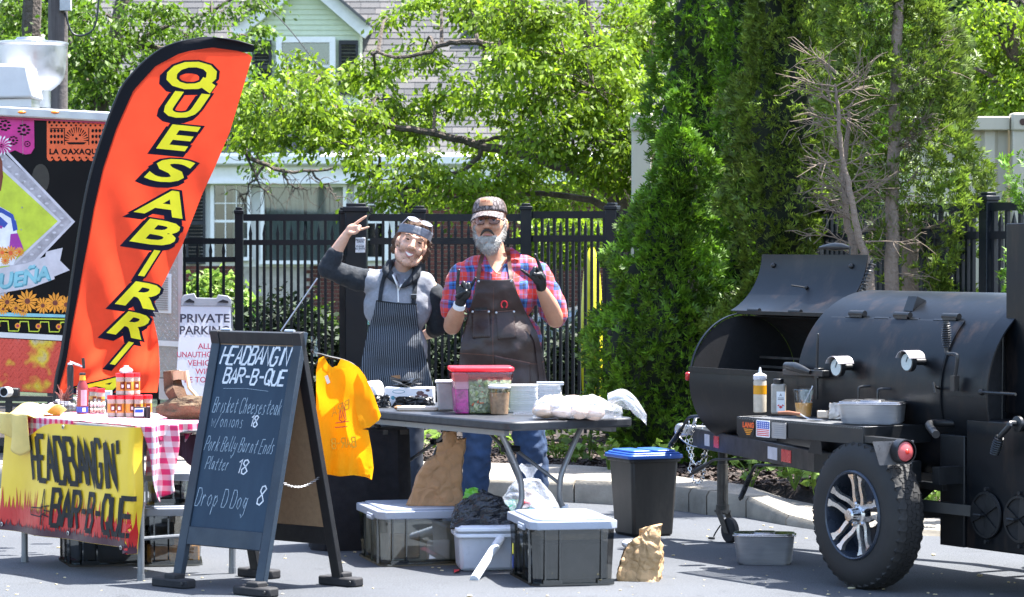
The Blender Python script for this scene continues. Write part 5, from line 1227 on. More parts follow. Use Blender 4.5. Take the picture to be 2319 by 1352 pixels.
mb = MB(); mb.ball((0,0,.222), (.016,.016,.009)); mb.tube([(0,0,.22), (-.0,0,.235), (.03,-.01,.222), (.075,-.015,.208)], [.006,.005,.006,.005], 8); mb.build('crank', M_steel, gr)
mb = MB(); mb.tube([(.075,-.015,.20), (.07,-.015,.255)], .0085, 10); mb.build('crank_grip', M_blackp, gr)
mb = MB(); p = on(138, 925) + V((0, .1, 0)); tg = random.Random(4)
for i in range(22):
    a = tg.uniform(0, 6.28); e = p + V((math.cos(a)*tg.uniform(.02,.06), math.sin(a)*.03, tg.uniform(.02, .12))); mb.tube([p + V((tg.uniform(-.02,.02), 0, .0)), p.lerp(e, .6) + V((0, 0, .015)), e], [.004, .004, .0015], 5)
tag(mb.build('dried_twig_bundle', mk('red_brown_twig', (.22, .07, .05), .8, var=.4)), 'bundle of reddish brown dried twigs in front of the mill', 'twigs')

# ------------------------------------------------------------------ chalk sandwich board
FLp = V((-1.60, 14.46, 0)); BZ = math.atan2(-.38, .443); sb = thing('sandwich_board', 'dark blue framed chalk sandwich board reading HEADBANGIN BAR-B-QUE with menu prices', 'sandwich board', FLp, BZ)
M_board = mk('board_frame_paint', (.012, .024, .040), .55, var=.25, vs=3, bump=.25, bs=50); M_chalkb = NT('chalkboard'); t = M_chalkb
n = t.noise(2.2, 6, .7, stretch=(1, 1, .5)); n2 = t.noise(9, 5, .7, stretch=(1, 1, .2)); c = t.ramp(n, [(.3, (.010, .028, .052)), (.55, (.014, .036, .064)), (.75, (.024, .054, .085))]); c = t.mix(.25, c, t.ramp(n2, [(.4, (.012, .032, .06)), (.75, (.05, .085, .12))]))
M_chalkb = t.end(t.bsdf(c, .8, 0, t.bump(t.noise(200), .1, .002)))
M_hard = mk('brown_hardboard', (.30, .20, .115), .8, var=.12, vs=40); M_kpaint = mk('black_frame_paint', (.006, .0065, .008), .6)
BWb, BS, BT = .60, .56, 1.20; SL = math.hypot(BT, BS/2)
def bd(u, v, off=0, back=False):
    "point on the leaning front leaf: u across, v up the slope from the ground, off outwards"
    k = v / SL; y = BS/2*k; n = V((0, -BT, BS/2)).normalized()
    p_ = V((u, y, BT*k)) + n*off
    if back: p_.y = BS - p_.y
    return p_
def leaf_board(back):
    def bx(mb, u0, u1, v0, v1, t0, t1): mb.add([bd(u, v, o, back) for o in (t0, t1) for u, v in ((u0, v0), (u1, v0), (u1, v1), (u0, v1))], [(0,3,2,1),(4,5,6,7),(0,1,5,4),(1,2,6,5),(2,3,7,6),(3,0,4,7)])
    mt = M_kpaint if back else M_board
    for u0, u1 in ((0, .055), (BWb-.055, BWb)): mb = MB(); bx(mb, u0, u1, .02, SL, -.03, 0); mb.build('stile', mt, sb, bev=.003)
    for v0, v1 in ((SL-.062, SL-.003), (.205, .29)): mb = MB(); bx(mb, .056, BWb-.056, v0, v1, -.026, -.001); mb.build('rail', mt, sb, bev=.003)
    mb = MB(); bx(mb, .056, BWb-.056, .291, SL-.063, -.022, -.010); mb.build('writing_panel', M_hard if back else M_chalkb, sb)
    if not back: mb = MB(); bx(mb, .056, BWb-.056, .291, SL-.063, -.0255, -.0222); mb.build('panel_backing', M_hard, sb)
leaf_board(False); leaf_board(True)
for i in range(2):
    mb = MB(); x = .09 + i*(BWb-.18); mb.tube([(x-.03, BS/2, BT), (x+.03, BS/2, BT)], .008, 8); mb.build('hinge', M_steel, sb)
for back in (False, True):
    for u in (.0275, BWb-.0275):
        y = 0 if not back else BS; mb = MB(); pts = [(-.125, -.03), (-.11, -.045), (.10, -.045), (.125, -.03), (.125, .03), (.10, .045), (-.11, .045), (-.125, .03)]
        mb.prism(pts, .0, .042, lambda a, b, w_: (u + a*.94 - .005, y + b, w_)); mb.box((u, y, .05), (.075, .07, .03)); f = mb.build('foot', M_rub, sb, bev=.008)
        mb = MB(); mb.lathe((u + .095, y - .046, .024), [(.009, 0), (.007, .004)], 10, (0, -1, 0)); mb.build('bolt', M_blackp, f)
mb = MB(); a, b = V((BWb-.03, .14, .52)), V((BWb-.03, BS-.14, .52))
for i in range(26):
    k = (i+.5)/26; p_ = a.lerp(b, k) + V((0, 0, -.04*math.sin(k*math.pi))); e = V((.0035, 0, 0)) if i % 2 else V((0, 0, .0035)); dv = (b-a)/26*.62
    mb.tube([p_-dv+e, p_+dv+e, p_+dv-e, p_-dv-e, p_-dv+e], .0011, 4)
mb.build('chain', M_steel, sb)
M_chalk = mk('white_chalk', (.62, .64, .66), .95, var=.3, vs=60, bump=.2); M_chalkf = mk('faint_chalk', (.27, .34, .40), .95, var=.45, vs=80, bump=.2)
def bdf(u, v, o): return bd(u, v, -.0095 + o)
def by(py): return SL * (1 - (py - 750) / 580.0)
def bu(px, py): return (px - (484 - (py - 750) * .175)) / (216 - (py-750)*.012) * BWb
def chalk(s_, x0, x1, ybase, capx, w_, mat, shear=.15, jit=.002, gap=.35):
    u0, u1, v0 = bu(x0, ybase), bu(x1, ybase), by(ybase); m0 = MB(); e = text_strokes(m0, s_, 0, 0, 1.0, 1.0, .01, lambda u, v, o: (u, v, 0), gap, 0)
    cw = (u1-u0) / e; mb = MB(); text_strokes(mb, s_, u0, v0, cw, capx/580*SL, w_, bdf, gap, shear, .0006, jit); mb.build('chalk_lettering', mat, sb, smooth=False)
chalk("HEADBANGIN'", 497, 668, 826, 40, .0105, M_chalk, .25, .003, .18); chalk("BAR-B-QUE", 503, 650, 869, 33, .0105, M_chalk, .2, .003, .2)
chalk("Brisket Cheesesteak", 478, 640, 936, 34, .0038, M_chalkf, .2); chalk("w/onions", 475, 553, 968, 28, .0032, M_chalkf, .1); chalk("18", 566, 588, 963, 24, .0062, M_chalk, .1)
chalk("Pork Belly Burnt Ends", 458, 622, 1022, 32, .0036, M_chalkf, .25); chalk("Platter", 460, 516, 1064, 28, .0034, M_chalkf, .25); chalk("18", 533, 564, 1068, 30, .0066, M_chalk, .15)
chalk("Drop D Dog", 436, 560, 1146, 40, .0040, M_chalkf, .15); chalk("8", 580, 600, 1133, 40, .0068, M_chalk, .2)
mb = MB(); ribbon(mb, [(bu(505, 882), by(882)), (bu(560, 880), by(880)), (bu(612, 884), by(884))], .002, bdf, .0006); mb.build('chalk_line', M_chalkf, sb, smooth=False)
tp_ = thing('plastic_wrap', 'scrap of clear tape on the upper right corner of the chalk board', 'tape', LM @ V((0,0,0))); tp_.location = P(712, 790, 14.3); mb = MB(TR(tp_.location)); mb.sheet(6, 8, lambda u, v: P(704 + u*14 + v*3, 762 + v*45, 14.25 - .01*math.sin(u*5+v*4))); mb.build('strip', M_glassy, tp_)

# ------------------------------------------------------------------ yellow T-shirt on a hanger
SHD = 14.58; shb = P(790, 830, SHD); ts = thing('t_shirt', 'bright yellow T-shirt hanging on a hanger behind the chalk board', 't-shirt', (shb.x, SHD, 0)); T = TR(ts.location)
def shf(off=0, side=1):
    def f(u, v, o):
        fold = .012*math.sin(u*.09 + v*.012) + .010*math.sin(u*.05 - v*.035 + 1) * min(1, max(0, (v-820)/80)) + .008*math.sin(u*.21 + v*.01)*max(0, (v-960)/120)
        edge = min(1, max(0, (852 - u)/22)) * min(1, max(0, (1082 - v)/10 + .5))
        return P(u, v, SHD + (u - 780)*-.0006 - (off + o) - side*(.004 + .022*edge) - fold)
    return f
poly = [(716, 838), (722, 812), (734, 806), (742, 822), (752, 832), (764, 828), (772, 812), (790, 818), (812, 832), (826, 850), (846, 892), (862, 940), (858, 952), (836, 968), (820, 972), (834, 974), (842, 1020), (846, 1060), (842, 1086), (828, 1080), (800, 1076), (770, 1079), (740, 1074), (716, 1070)]
poly = poly[:18] + poly[18:]
M_shirty = flag_mat('yellow_shirt_cotton', (.85, .43, .010), .5); M_shade = mk('shirt_print', (.62, .33, .015), .8, bump=0); 
mb = MB(T); flat_poly(mb, poly, shf(0, 1), 9); mb.build('front', M_shirty, ts, ang=180)
mb = MB(T); flat_poly(mb, poly, shf(0, -1), 9); mb.build('back', M_shirty, ts, ang=180)
mb = MB(T); flat_poly(mb, [(800, 870), (812, 840), (826, 852), (846, 893), (863, 941), (857, 953), (836, 969), (815, 966), (806, 930)], shf(.008, 1), 8); mb.build('sleeve', M_shirty, ts, ang=180)
# faint print seen from behind: reversed letters, and a little flame crest
prf = shf(.004, 1); mb = MB(T); text_strokes(mb, 'BAR-B', 0, 0, 9, 22, 3.0, lambda u, v, o: prf(806 - u - v*.1, 1012 - v + u*.08, o + .003), gap=.25, off=0); mb.build('reversed_lettering', M_shade, ts, smooth=False)
mb = MB(T); text_strokes(mb, 'BRA', 0, 0, 10, 20, 3.0, lambda u, v, o: prf(790 - u, 925 - v + u*.5, o + .003), gap=.4, off=0); mb.build('reversed_headline', M_shade, ts, smooth=False)
mb = MB(T)
for pts in ([(768, 950), (771, 930), (776, 912), (781, 930), (784, 950), (776, 956), (768, 950)], [(772, 948), (776, 932), (780, 948)], [(760, 958), (790, 954)], [(758, 968), (786, 966)]): ribbon(mb, pts, 1.8, lambda u, v, o: prf(u, v, o), .0035)
mb.build('flame_crest', M_red_ink, ts, smooth=False)
mb = MB(T); flat_poly(mb, [(735, 852), (742, 849), (748, 866), (741, 870)], prf, 0, .004); mb.build('care_tag', M_whitep, ts, smooth=False)
mb = MB(T); ribbon(mb, [(724, 812), (732, 838), (748, 850), (764, 840), (774, 816)], 4, lambda u, v, o: prf(u, v, o), .004); mb.build('collar', M_shirty, ts, smooth=False)
hg = thing('clothes_hanger', 'black hanger holding the yellow T-shirt on the board edge', 'hanger', (shb.x, SHD, 1.0)); T = TR(hg.location)
mb = MB(T); mb.tube(smooth_path([P(706, 792, SHD-.08), P(712, 800, SHD-.06), P(724, 802, SHD-.04), P(745, 808, SHD-.02), P(775, 815, SHD), P(800, 826, SHD), P(812, 840, SHD)], 5), .006, 8); mb.tube(smooth_path([P(745, 808, SHD-.02), P(728, 812, SHD+.02), P(715, 826, SHD+.04)], 4), .006, 8); mb.build('frame', M_blackp, hg)
# ------------------------------------------------------------------ main folding table
M_tabk = mk('charcoal_table_plastic', (.020, .023, .029), .5, var=.15, bump=.2, bs=120); M_legg = mk('grey_leg_tube', (.24, .25, .265), .35, .4, var=.08, bump=.02)
M_pvc = mk('white_pvc', (.66, .70, .76), .4, var=.05, bump=.02)
A0 = V((-.01, 14.99, 0)); AZ = math.atan2(.55, .84); mt_ = thing('folding_table', 'long charcoal folding table raised on white pipe feet in front of the two cooks', 'table', A0, AZ)
AM = Matrix.Translation(A0) @ Matrix.Rotation(AZ, 4, 'Z'); AI = AM.inverted()
def rrect(x0, y0, x1, y1, r, n=6):
    o = []
    for cx, cy, a0 in ((x1-r, y0+r, -90), (x1-r, y1-r, 0), (x0+r, y1-r, 90), (x0+r, y0+r, 180)):
        for i in range(n+1): a = R(a0 + 90*i/n); o.append((cx + r*math.cos(a), cy + r*math.sin(a)))
    return o
mb = MB(); mb.prism(rrect(0, 0, .76, 1.83, .075), .695, .74, lambda u, v, w_: (u, v, w_)); mb.build('tabletop', M_tabk, mt_, bev=.009)
mb = MB(); mb.box((.06, .92, .68), (.03, 1.6, .03)); mb.box((.70, .92, .68), (.03, 1.6, .03)); mb.build('apron_rail', M_legg, mt_)
for y in (.30, 1.52):
    for sx in (-1, 1):
        mb = MB(); pts = [(.38 + sx*.25, y, .69), (.38 + sx*.20, y, .60), (.38 + sx*.13, y, .46), (.38 + sx*.115, y, .38), (.38 + sx*.12, y, .31), (.38 + sx*.165, y, .235)]
        mb.tube(smooth_path(pts, 5), .0145, 12); lg_ = mb.build('leg', M_legg, mt_)
        a = V((.38 + sx*.145, y, .262)); wpt = G(1074, 1314) if (y < 1 and sx < 0) else AM @ V((.38 + sx*.2, y + .03, 0))
        b = AI @ wpt; dv = (b - a).normalized(); mb = MB(); mb.tube([a - dv*.03, a + dv*.005, b + V((0, 0, .004))], [.020, .022, .022], 16); mb.build('leg_extension', M_pvc, mt_)
    mb = MB(); mb.tube([(.38 - .155, y, .262), (.38 + .155, y, .262)], .013, 10); mb.build('crossbar', M_legg, mt_)
    yy = .85 if y < 1 else 1.0
    for sx in (-1, 1): mb = MB(); mb.tube([(.38 + sx*.015, yy, .69), (.38 + sx*.03, (yy+y)/2, .56), (.38 + sx*.118, y, .40)], .009, 8); mb.build('brace', M_legg, mt_)
    mb = MB(); mb.box((.38, (yy+y)/2, .565), (.09, .05, .03)); mb.build('brace_bracket', M_fence, mt_, bev=.004)
mb = MB(); mb.box((.38, .284, .262), (.075, .004, .014)); lb = mb.build('maker_plate', M_ink, mt_)
mb = MB(); font_on(mb, 'LIFETIME', .38, .2575, .0125, lambda u, v, o: (u, .2815 - o, v), .0005, bold=.0003); mb.build('lettering', M_whitep, lb, smooth=False)

def crumple(mb, w_, d_, h, n=22, amp=.02, freq=9, top=.8, seed=0, topfn=None, sharp=True):
    "a closed creased bag standing on z = 0"
    def f(u, v):
        a = u*2*math.pi; c, s_ = math.cos(a), math.sin(a); k = 1 / max(abs(c), abs(s_)) ** .8; r = 1
        vv = min(1, v*1.25); z = h*vv; tp = 1 + (top-1)*vv
        x, y = c*k*w_/2*tp, s_*k*d_/2*tp
        if topfn: x, y, z = topfn(x, y, z, vv)
        if v > .8: q_ = (v-.8)/.2; x *= 1-q_*.95; y *= 1-q_*.95; z -= .03*q_
        p_ = V((x, y, z)); nz = noise.noise(p_*freq + V((seed, 0, 0))); nz2 = abs(noise.noise(p_*freq*2.1 + V((0, seed, 0))))
        dr = V((c, s_, 0)); q = p_ + dr*amp*(nz*1.2 - (1-nz2*2)*.5) + V((0, 0, amp*.5*noise.noise(p_*freq*1.5)))*min(1, v*8)
        q.z = max(0, q.z); return q
    mb.sheet(n*4, n*2, f); return mb
def kraft(name, c, sc_):
    t = NT(name); v = t.n('TexVoronoi'); v.feature = 'DISTANCE_TO_EDGE'; v.inputs['Scale'].default_value = sc_; n = t.noise(8, 3); mp = t.n('VectorMath'); mp.operation = 'MULTIPLY_ADD'
    nv = t.n('TexNoise'); nv.inputs['Scale'].default_value = 7; t.l(t.co(), nv.inputs['Vector']); t.l(nv.outputs['Color'], mp.inputs[0]); mp.inputs[1].default_value = (.12, .12, .12); t.l(t.co(), mp.inputs[2]); t.l(mp.outputs[0], v.inputs['Vector'])
    h = t.mix(.5, t.ramp(v.outputs['Distance'], [(0, 0), (.35, 1)]), t.noise(24, 5, .7)); k = t.ramp(v.outputs['Distance'], [(0, .9), (.2, 1)])
    cc = t.mix(1, t.ramp(n, [(.3, tuple(x*.85 for x in c)), (.7, tuple(x*1.12 for x in c))]), k, 'MULTIPLY'); return t.end(t.bsdf(cc, .72, 0, t.bump(h, .7, .02)))
M_kraft = kraft('kraft_paper', (.36, .20, .09), 13); M_kraft2 = kraft('light_kraft_paper', (.46, .29, .14), 19)
M_bag = mk('thin_white_plastic', (.72, .74, .77), .3, var=.05, vs=8, bump=.5, bs=26, bd=.006, transl=.4)
def glove_black(): return mk('black_nitrile', (.006, .007, .009), .42, var=.3, bump=.25, bs=60)
# tall black container under the table
bc = G(815, 1216); bx_ = thing('black_tub', 'tall black cloth covered tub standing under the left end of the table', 'tub', (bc.x + .03, 16.35, 0), .12)
mb = MB(); mb.sheet(60, 14, lambda u, v: ((.245 + .02*(1-v) + .006*math.sin(u*70)) * max(-1, min(1, 1.25*math.cos(u*2*math.pi))), (.2 + .006*math.sin(u*60)) * max(-1, min(1, 1.25*math.sin(u*2*math.pi))), .002 + v*.63)); mb.build('cloth_side', mk('black_cloth', (.008, .008, .011), .95, bump=.3), bx_)
mb = MB(); mb.box((0, 0, .62), (.48, .39, .025)); mb.build('lid', M_blackp, bx_)
# items on the table; M(px, py) = world point on the table surface seen at that pixel
def ot(px, py): return G(px, py, .742)
tw = thing('rolled_towel', 'rolled white towel with orange stripes on the left end of the table', 'towel', ot(842, 918)); mb = MB()
mb.tube([(-.05, .03, .075), (.045, -.02, .085)], [.05, .052], 18); mb.tube([(-.05, .05, .03), (.05, .02, .03)], [.03, .036], 12); mb.build('roll', M_nap, tw, bev=.01)
for x in (.0, .022): mb = MB(); mb.tube([(x, .004 + (x-.02)*-.5, .08), (x+.006, .001 + (x-.02)*-.5, .0805)], [.0525, .0525], 18, cap=False); mb.build('stripe', mk('towel_orange', (.7, .25, .08), .8, bump=0), tw)
tw2 = thing('white_cloth', 'white cloth lying behind the yellow shirt at the table end', 'cloth', ot(775, 925)); mb = MB(); crumple(mb, .16, .12, .22, 12, .02, 9, .5, 4); mb.build('cloth', M_nap, tw2)
gb = thing('glove_box', 'white carton of gloves printed with an oval mark, torn black plastic inside', 'box', ot(927, 921) + V((0, .1, 0)), -.05)
mb = MB(); mb.box((0, 0, .05), (.26, .13, .1)); mb.build('carton', M_note, gb, bev=.003)
mb = MB(); flat_poly(mb, circ(-.055, .078, .034, 18, .010), lambda u, v, o: (u, -.0655-o, v), 0, .0); flat_poly(mb, circ(-.085, .045, .011, 12), lambda u, v, o: (u, -.0655-o, v), 0, .0); mb.build('oval_mark', M_aqua2, gb, smooth=False)
mb = MB(); flat_poly(mb, circ(-.055, .078, .030, 18, .0075), lambda u, v, o: (u, -.066-o, v), 0, .0); mb.build('oval_mark_centre', M_note, gb, smooth=False)
mb = MB()
for cx, cz, r in ((.06, .07, .022), (.085, .055, .02), (.045, .052, .014), (.10, .085, .012)): flat_poly(mb, circ(cx, cz, r, 7, r*.6, cx*50), lambda u, v, o: (u, -.0655-o, v), 0, cx*.004)
mb.build('food_picture', mk('carton_picture', (.10, .05, .05), .5, var=.6, vs=40, bump=0), gb, smooth=False)
mb = MB(); rs_ = random.Random(8)
for i in range(9): mb.box((rs_.uniform(-.07, .06), rs_.uniform(-.03, .04), .108 + i*.0035), (.1, .06, .006), rz=rs_.uniform(-1, 1), rx=rs_.uniform(-.4, .4), ry=rs_.uniform(-.35, .35))
mb.build('torn_black_plastic', glove_black(), gb)
for nme, lab, px, py, w_, h_, sd in (('black_glove_pile', 'pile of shiny black gloves spilling in front of the glove carton', 935, 922, .23, .055, 3), ('black_bag_scrap', 'black plastic bag bunched at the left of the glove carton', 862, 922, .12, .06, 9)):
    t = thing(nme, lab, 'gloves' if sd == 3 else 'bag', ot(px, py)); mb = MB(); crumple(mb, w_, .08, h_, 16, .022, 26, .8, sd); mb.build('pile', glove_black(), t, ang=20)
cb = thing('cutting_board', 'small worn white cutting board with a wooden end in front of the gloves', 'cutting board', ot(946, 930) + V((0, .02, 0)), -.05)
mb = MB(); mb.prism(rrect(-.11, -.05, .11, .05, .03), 0, .022, lambda u, v, w_: (u, v, w_)); mb.build('board', mk('worn_board', (.62, .54, .44), .6), cb, bev=.005)
mb = MB(); mb.ball((-.1, -.01, .014), (.024, .03, .013)); mb.build('wooden_end', M_chunk, cb)
gt = thing('grey_tub', 'grey plastic tub standing left of the red lidded container', 'tub', ot(1004, 931) + V((.02, .05, 0)))
mb = MB(); mb.box((0, 0, .075), (.115, .13, .15), taper=.82); mb.build('tub', mk('cloudy_grey_plastic', (.40, .39, .38), .35), gt, bev=.012)
mb = MB(); mb.box((0, 0, .152), (.125, .14, .012)); mb.build('rim', M_note, gt, bev=.004)
cam_ = thing('food_container', 'clear food container of pickled onions and cucumbers under a bright red lid', 'container', ot(1088, 938) + V((0, .13, 0)), .08)
def tp_box(mb, w0, w1, d0_, d1, z0, z1, x0=-1, x1=1): mb.add([(sx*(w0 if z == z0 else w1)/2, sy*(d0_ if z == z0 else d1)/2, z) for z in (z0, z1) for sy in (-1, 1) for sx in (x0, x1)], [(0,2,3,1),(4,5,7,6),(0,1,5,4),(2,6,7,3),(0,4,6,2),(1,3,7,5)])
M_cpl = pane_mat('frosted_container', (.93, .92, .92), .13); M_onion = mk('pickled_onion', (.48, .03, .26), .35, var=.7, vs=30, bump=.8, bs=60); M_cuke = mk('cucumber_slices', (.20, .25, .10), .35, var=.6, vs=34, bump=.8, bs=50)
M_cuke2 = mk('pale_cucumber', (.42, .46, .26), .4, var=.3, vs=60, bump=.3); M_pinkc = mk('pink_brine', (.62, .30, .40), .4, var=.1, vs=9)
mb = MB(); tp_box(mb, .275, .31, .24, .27, 0, .222); mb.build('body', M_cpl, cam_, bev=.012)
mb = MB(); tp_box(mb, .262, .280, .225, .24, .004, .125, -1, -.52); mb.build('pickled_onions', M_onion, cam_)
mb = MB(); tp_box(mb, .27, .29, .23, .244, .127, .2, -1, -.5); mb.build('pink_brine', M_pinkc, cam_)
mb = MB(); tp_box(mb, .262, .290, .225, .25, .004, .180, -.48, 1); ck = mb.build('cucumbers', M_cuke, cam_)
for i in range(120):
    z = rs_.uniform(.015, .175); x = rs_.uniform(-.055, .13); r = rs_.uniform(.009, .019); y = -(.225 + (.25-.225)*z/.18)/2 - .002
    mb = MB(); mb.lathe((x, y + rs_.uniform(-.001, .001), z), [(0, .0035), (r*.8, .003), (r, 0)], 9, (rs_.uniform(-.5, .5), -1, rs_.uniform(-.4, .4)), cap=False); mb.build('slice', M_cuke2 if i % 3 else M_cuke, ck)
for i in range(14):
    z = rs_.uniform(.02, .16); x = rs_.uniform(-.05, .12); mb = MB(); a = rs_.uniform(0, 6.28); mb.tube([(x, -.122, z), (x + .02*math.cos(a), -.124, z + .014*math.sin(a))], .003, 5); mb.build('pepper_strip', M_redlid if i % 2 else M_orange, ck)
mb = MB(); mb.prism(rrect(-.163, -.143, .163, .143, .03), .216, .238, lambda u, v, w_: (u, v, w_)); mb.build('lid', mk('coral_lid', (.78, .05, .075), .35, var=.05, bump=.02, transl=.35), cam_, bev=.006)
mb = MB(); tp_box(mb, .302, .314, .262, .274, .165, .214); mb.build('lid_skirt', pane_mat('red_tinted_plastic', (.95, .45, .45), .12), cam_, bev=.01)
dc = thing('spice_cup', 'clear deli cup of tan spice rub with white lid in front of the container', 'cup', ot(1131, 939) + V((0, .02, 0)))
mb = MB(); mb.lathe((0,0,0), [(.044, 0), (.047, .004), (.054, .135)], 24); mb.build('cup', M_cpl, dc)
mb = MB(); mb.lathe((0,0,.003), [(.0435, 0), (.0515, .108)], 24); mb.build('spice', mk('spice_rub', (.40, .25, .13), .9, var=.3, vs=50), dc)
mb = MB(); mb.lathe((0,0,.133), [(.056, 0), (.058, .004), (.057, .014), (.05, .016)], 24); mb.build('lid', M_note, dc)
M_foam = mk('white_foam', (.74, .74, .73), .7, var=.05, bump=.2, bs=60)
k_ = 0
for cx, n, bs_ in ((1183, 15, (935)), (1238, 13, 926)):
    b_ = ot(cx, bs_) + V((0, .12, 0))
    for i in range(n):
        t = thing('takeout_box', f'white foam takeout lid in the {"left" if cx < 1200 else "right"} stack, {["bottom", "second", "third", "fourth", "fifth", "sixth", "seventh", "eighth", "ninth", "tenth", "eleventh", "twelfth", "thirteenth", "fourteenth", "fifteenth"][i]} from below', 'takeout box', b_ + V((rs_.uniform(-.002, .002), rs_.uniform(-.002, .002), .0005 + i*.0092)), rs_.uniform(-.02, .02), 'stacked white takeout boxes')
        if k_ == 0:
            m2 = MB(); m2.prism(rrect(-.076, -.091, .076, .091, .015, 3), .0005, .0068, lambda u, v, w_: (u, v, w_)); tray_me = m2.mesh('tray', M_foam)
            m2 = MB(); m2.prism(rrect(-.078, -.093, .078, .093, .016, 3), .0068, .0088, lambda u, v, w_: (u, v, w_)); rim_me = m2.mesh('rim', M_foam); k_ = 1
        link('tray', tray_me, t); link('rim', rim_me, t)
    if n == 13:
        t = thing('takeout_box', 'loose dark edged foam lid on top of the right takeout stack', 'takeout box', b_ + V((.02, 0, .0012 + n*.0092))); mb = MB(); mb.box((0, 0, .006), (.14, .17, .01)); mb.build('lid', M_foam, t, bev=.003)
        mb = MB(); mb.box((0, 0, .0125), (.142, .172, .002)); mb.build('dark_edge', M_sgrey, t)
ut = thing('wrapped_cutlery', 'clear wrapped plastic cutlery at the foot of the takeout stacks', 'cutlery', ot(1185, 941)); mb = MB()
for i in range(6): mb.tube([(-.05, i*.008-.01, .006 + .002*i), (.06, i*.01 - .02, .008 + .002*i)], .006, 6, flat=.5)
mb.build('packets', M_cpl, ut)
bb = thing('bread_bag', 'clear plastic bag of buns with its loose twisted end at the table edge', 'bag', ot(1300, 952) + V((0, .14, 0)), .02)
def bbf(u, v):
    x = -.2 + u*.44; a = v*2*math.pi; e = math.sin(min(1, u*1.25)*math.pi) ** .42 if u < .8 else None
    r = .5 + .5*(min(1, u*7)) ** .5; hh = .112 * (r if u < .7 else max(.4, 1 - (u-.7)*1.8)); ww = .13*(r if u < .75 else max(.3, 1-(u-.75)*2.2))
    q = V((x, math.cos(a)*ww, hh*.5 + math.sin(a)*hh*.5)); q += V((0, math.cos(a), math.sin(a)))*(.010*fbm((x*12, a*1.2, 1)) + .003*fbm((x*60, a*4, 1))); q.z = max(.002, q.z); return q
M_film = NT('bag_film'); t = M_film; gl = t.n('BsdfGlossy'); gl.inputs['Roughness'].default_value = .12; tr = t.n('BsdfTransparent'); tr.inputs[0].default_value = (.95, .95, .96, 1); di = t.n('BsdfDiffuse'); di.inputs[0].default_value = (.75, .77, .8, 1)
m1 = t.n('MixShader'); m1.inputs[0].default_value = .27; t.l(tr.outputs[0], m1.inputs[1]); t.l(di.outputs[0], m1.inputs[2]); m2_ = t.n('MixShader'); m2_.inputs[0].default_value = .16; t.l(m1.outputs[0], m2_.inputs[1]); t.l(gl.outputs[0], m2_.inputs[2]); t.l(m2_.outputs[0], t.out.inputs[0])
nrm_ = t.bump(t.noise(30, 4), .9, .01); t.l(nrm_, gl.inputs['Normal']); t.l(nrm_, di.inputs['Normal']); M_film = t.m
mb = MB(); mb.sheet(70, 36, bbf); mb.build('film', M_film, bb, ang=60)
def bbt(u, v): # loose end
    x = .17 + u*.19; a = (v-.5)*2.6; r = .035 + .055*math.sin(u*math.pi*.8 + .3)
    q = V((x, math.sin(a)*r*.9, .06 + math.cos(a)*r - u*u*.10)) + V((0, .016*math.sin(v*19 + u*6), .016*math.cos(v*16 + u*8))); q.z = max(.0 if x < .28 else -.05, q.z); return q
mb = MB(); mb.sheet(24, 30, bbt); mb.build('loose_end', M_film, bb, ang=60)
M_bun = mk('toasted_bun', (.72, .52, .36), .7, var=.3, vs=12); M_bun2 = mk('pale_bun', (.66, .50, .42), .7, var=.12, vs=12)
for i, (x, y, z) in enumerate([(-.13, -.04, .04), (-.05, -.045, .038), (.03, -.045, .036), (.10, -.03, .03), (-.12, .05, .04), (-.03, .05, .04), (.05, .045, .035), (-.08, -.02, .085), (.0, -.01, .082)]):
    t = thing('bread_bun', 'pale bun in the clear bread bag, ' + ['front row leftmost', 'front row second from left', 'front row third from left', 'front row rightmost', 'back row leftmost', 'back row middle', 'back row rightmost', 'left one lying on top', 'right one lying on top'][i], 'bun', bb.location + V((x, y, z)), 0, 'buns inside the bread bag'); mb = MB(); mb.ball((0, 0, 0), (.075, .045, .036), 14, 9, Matrix.Rotation(i*.7, 4, 'Z')); mb.build('bun', M_bun if i in (0, 7) else M_bun2, t)
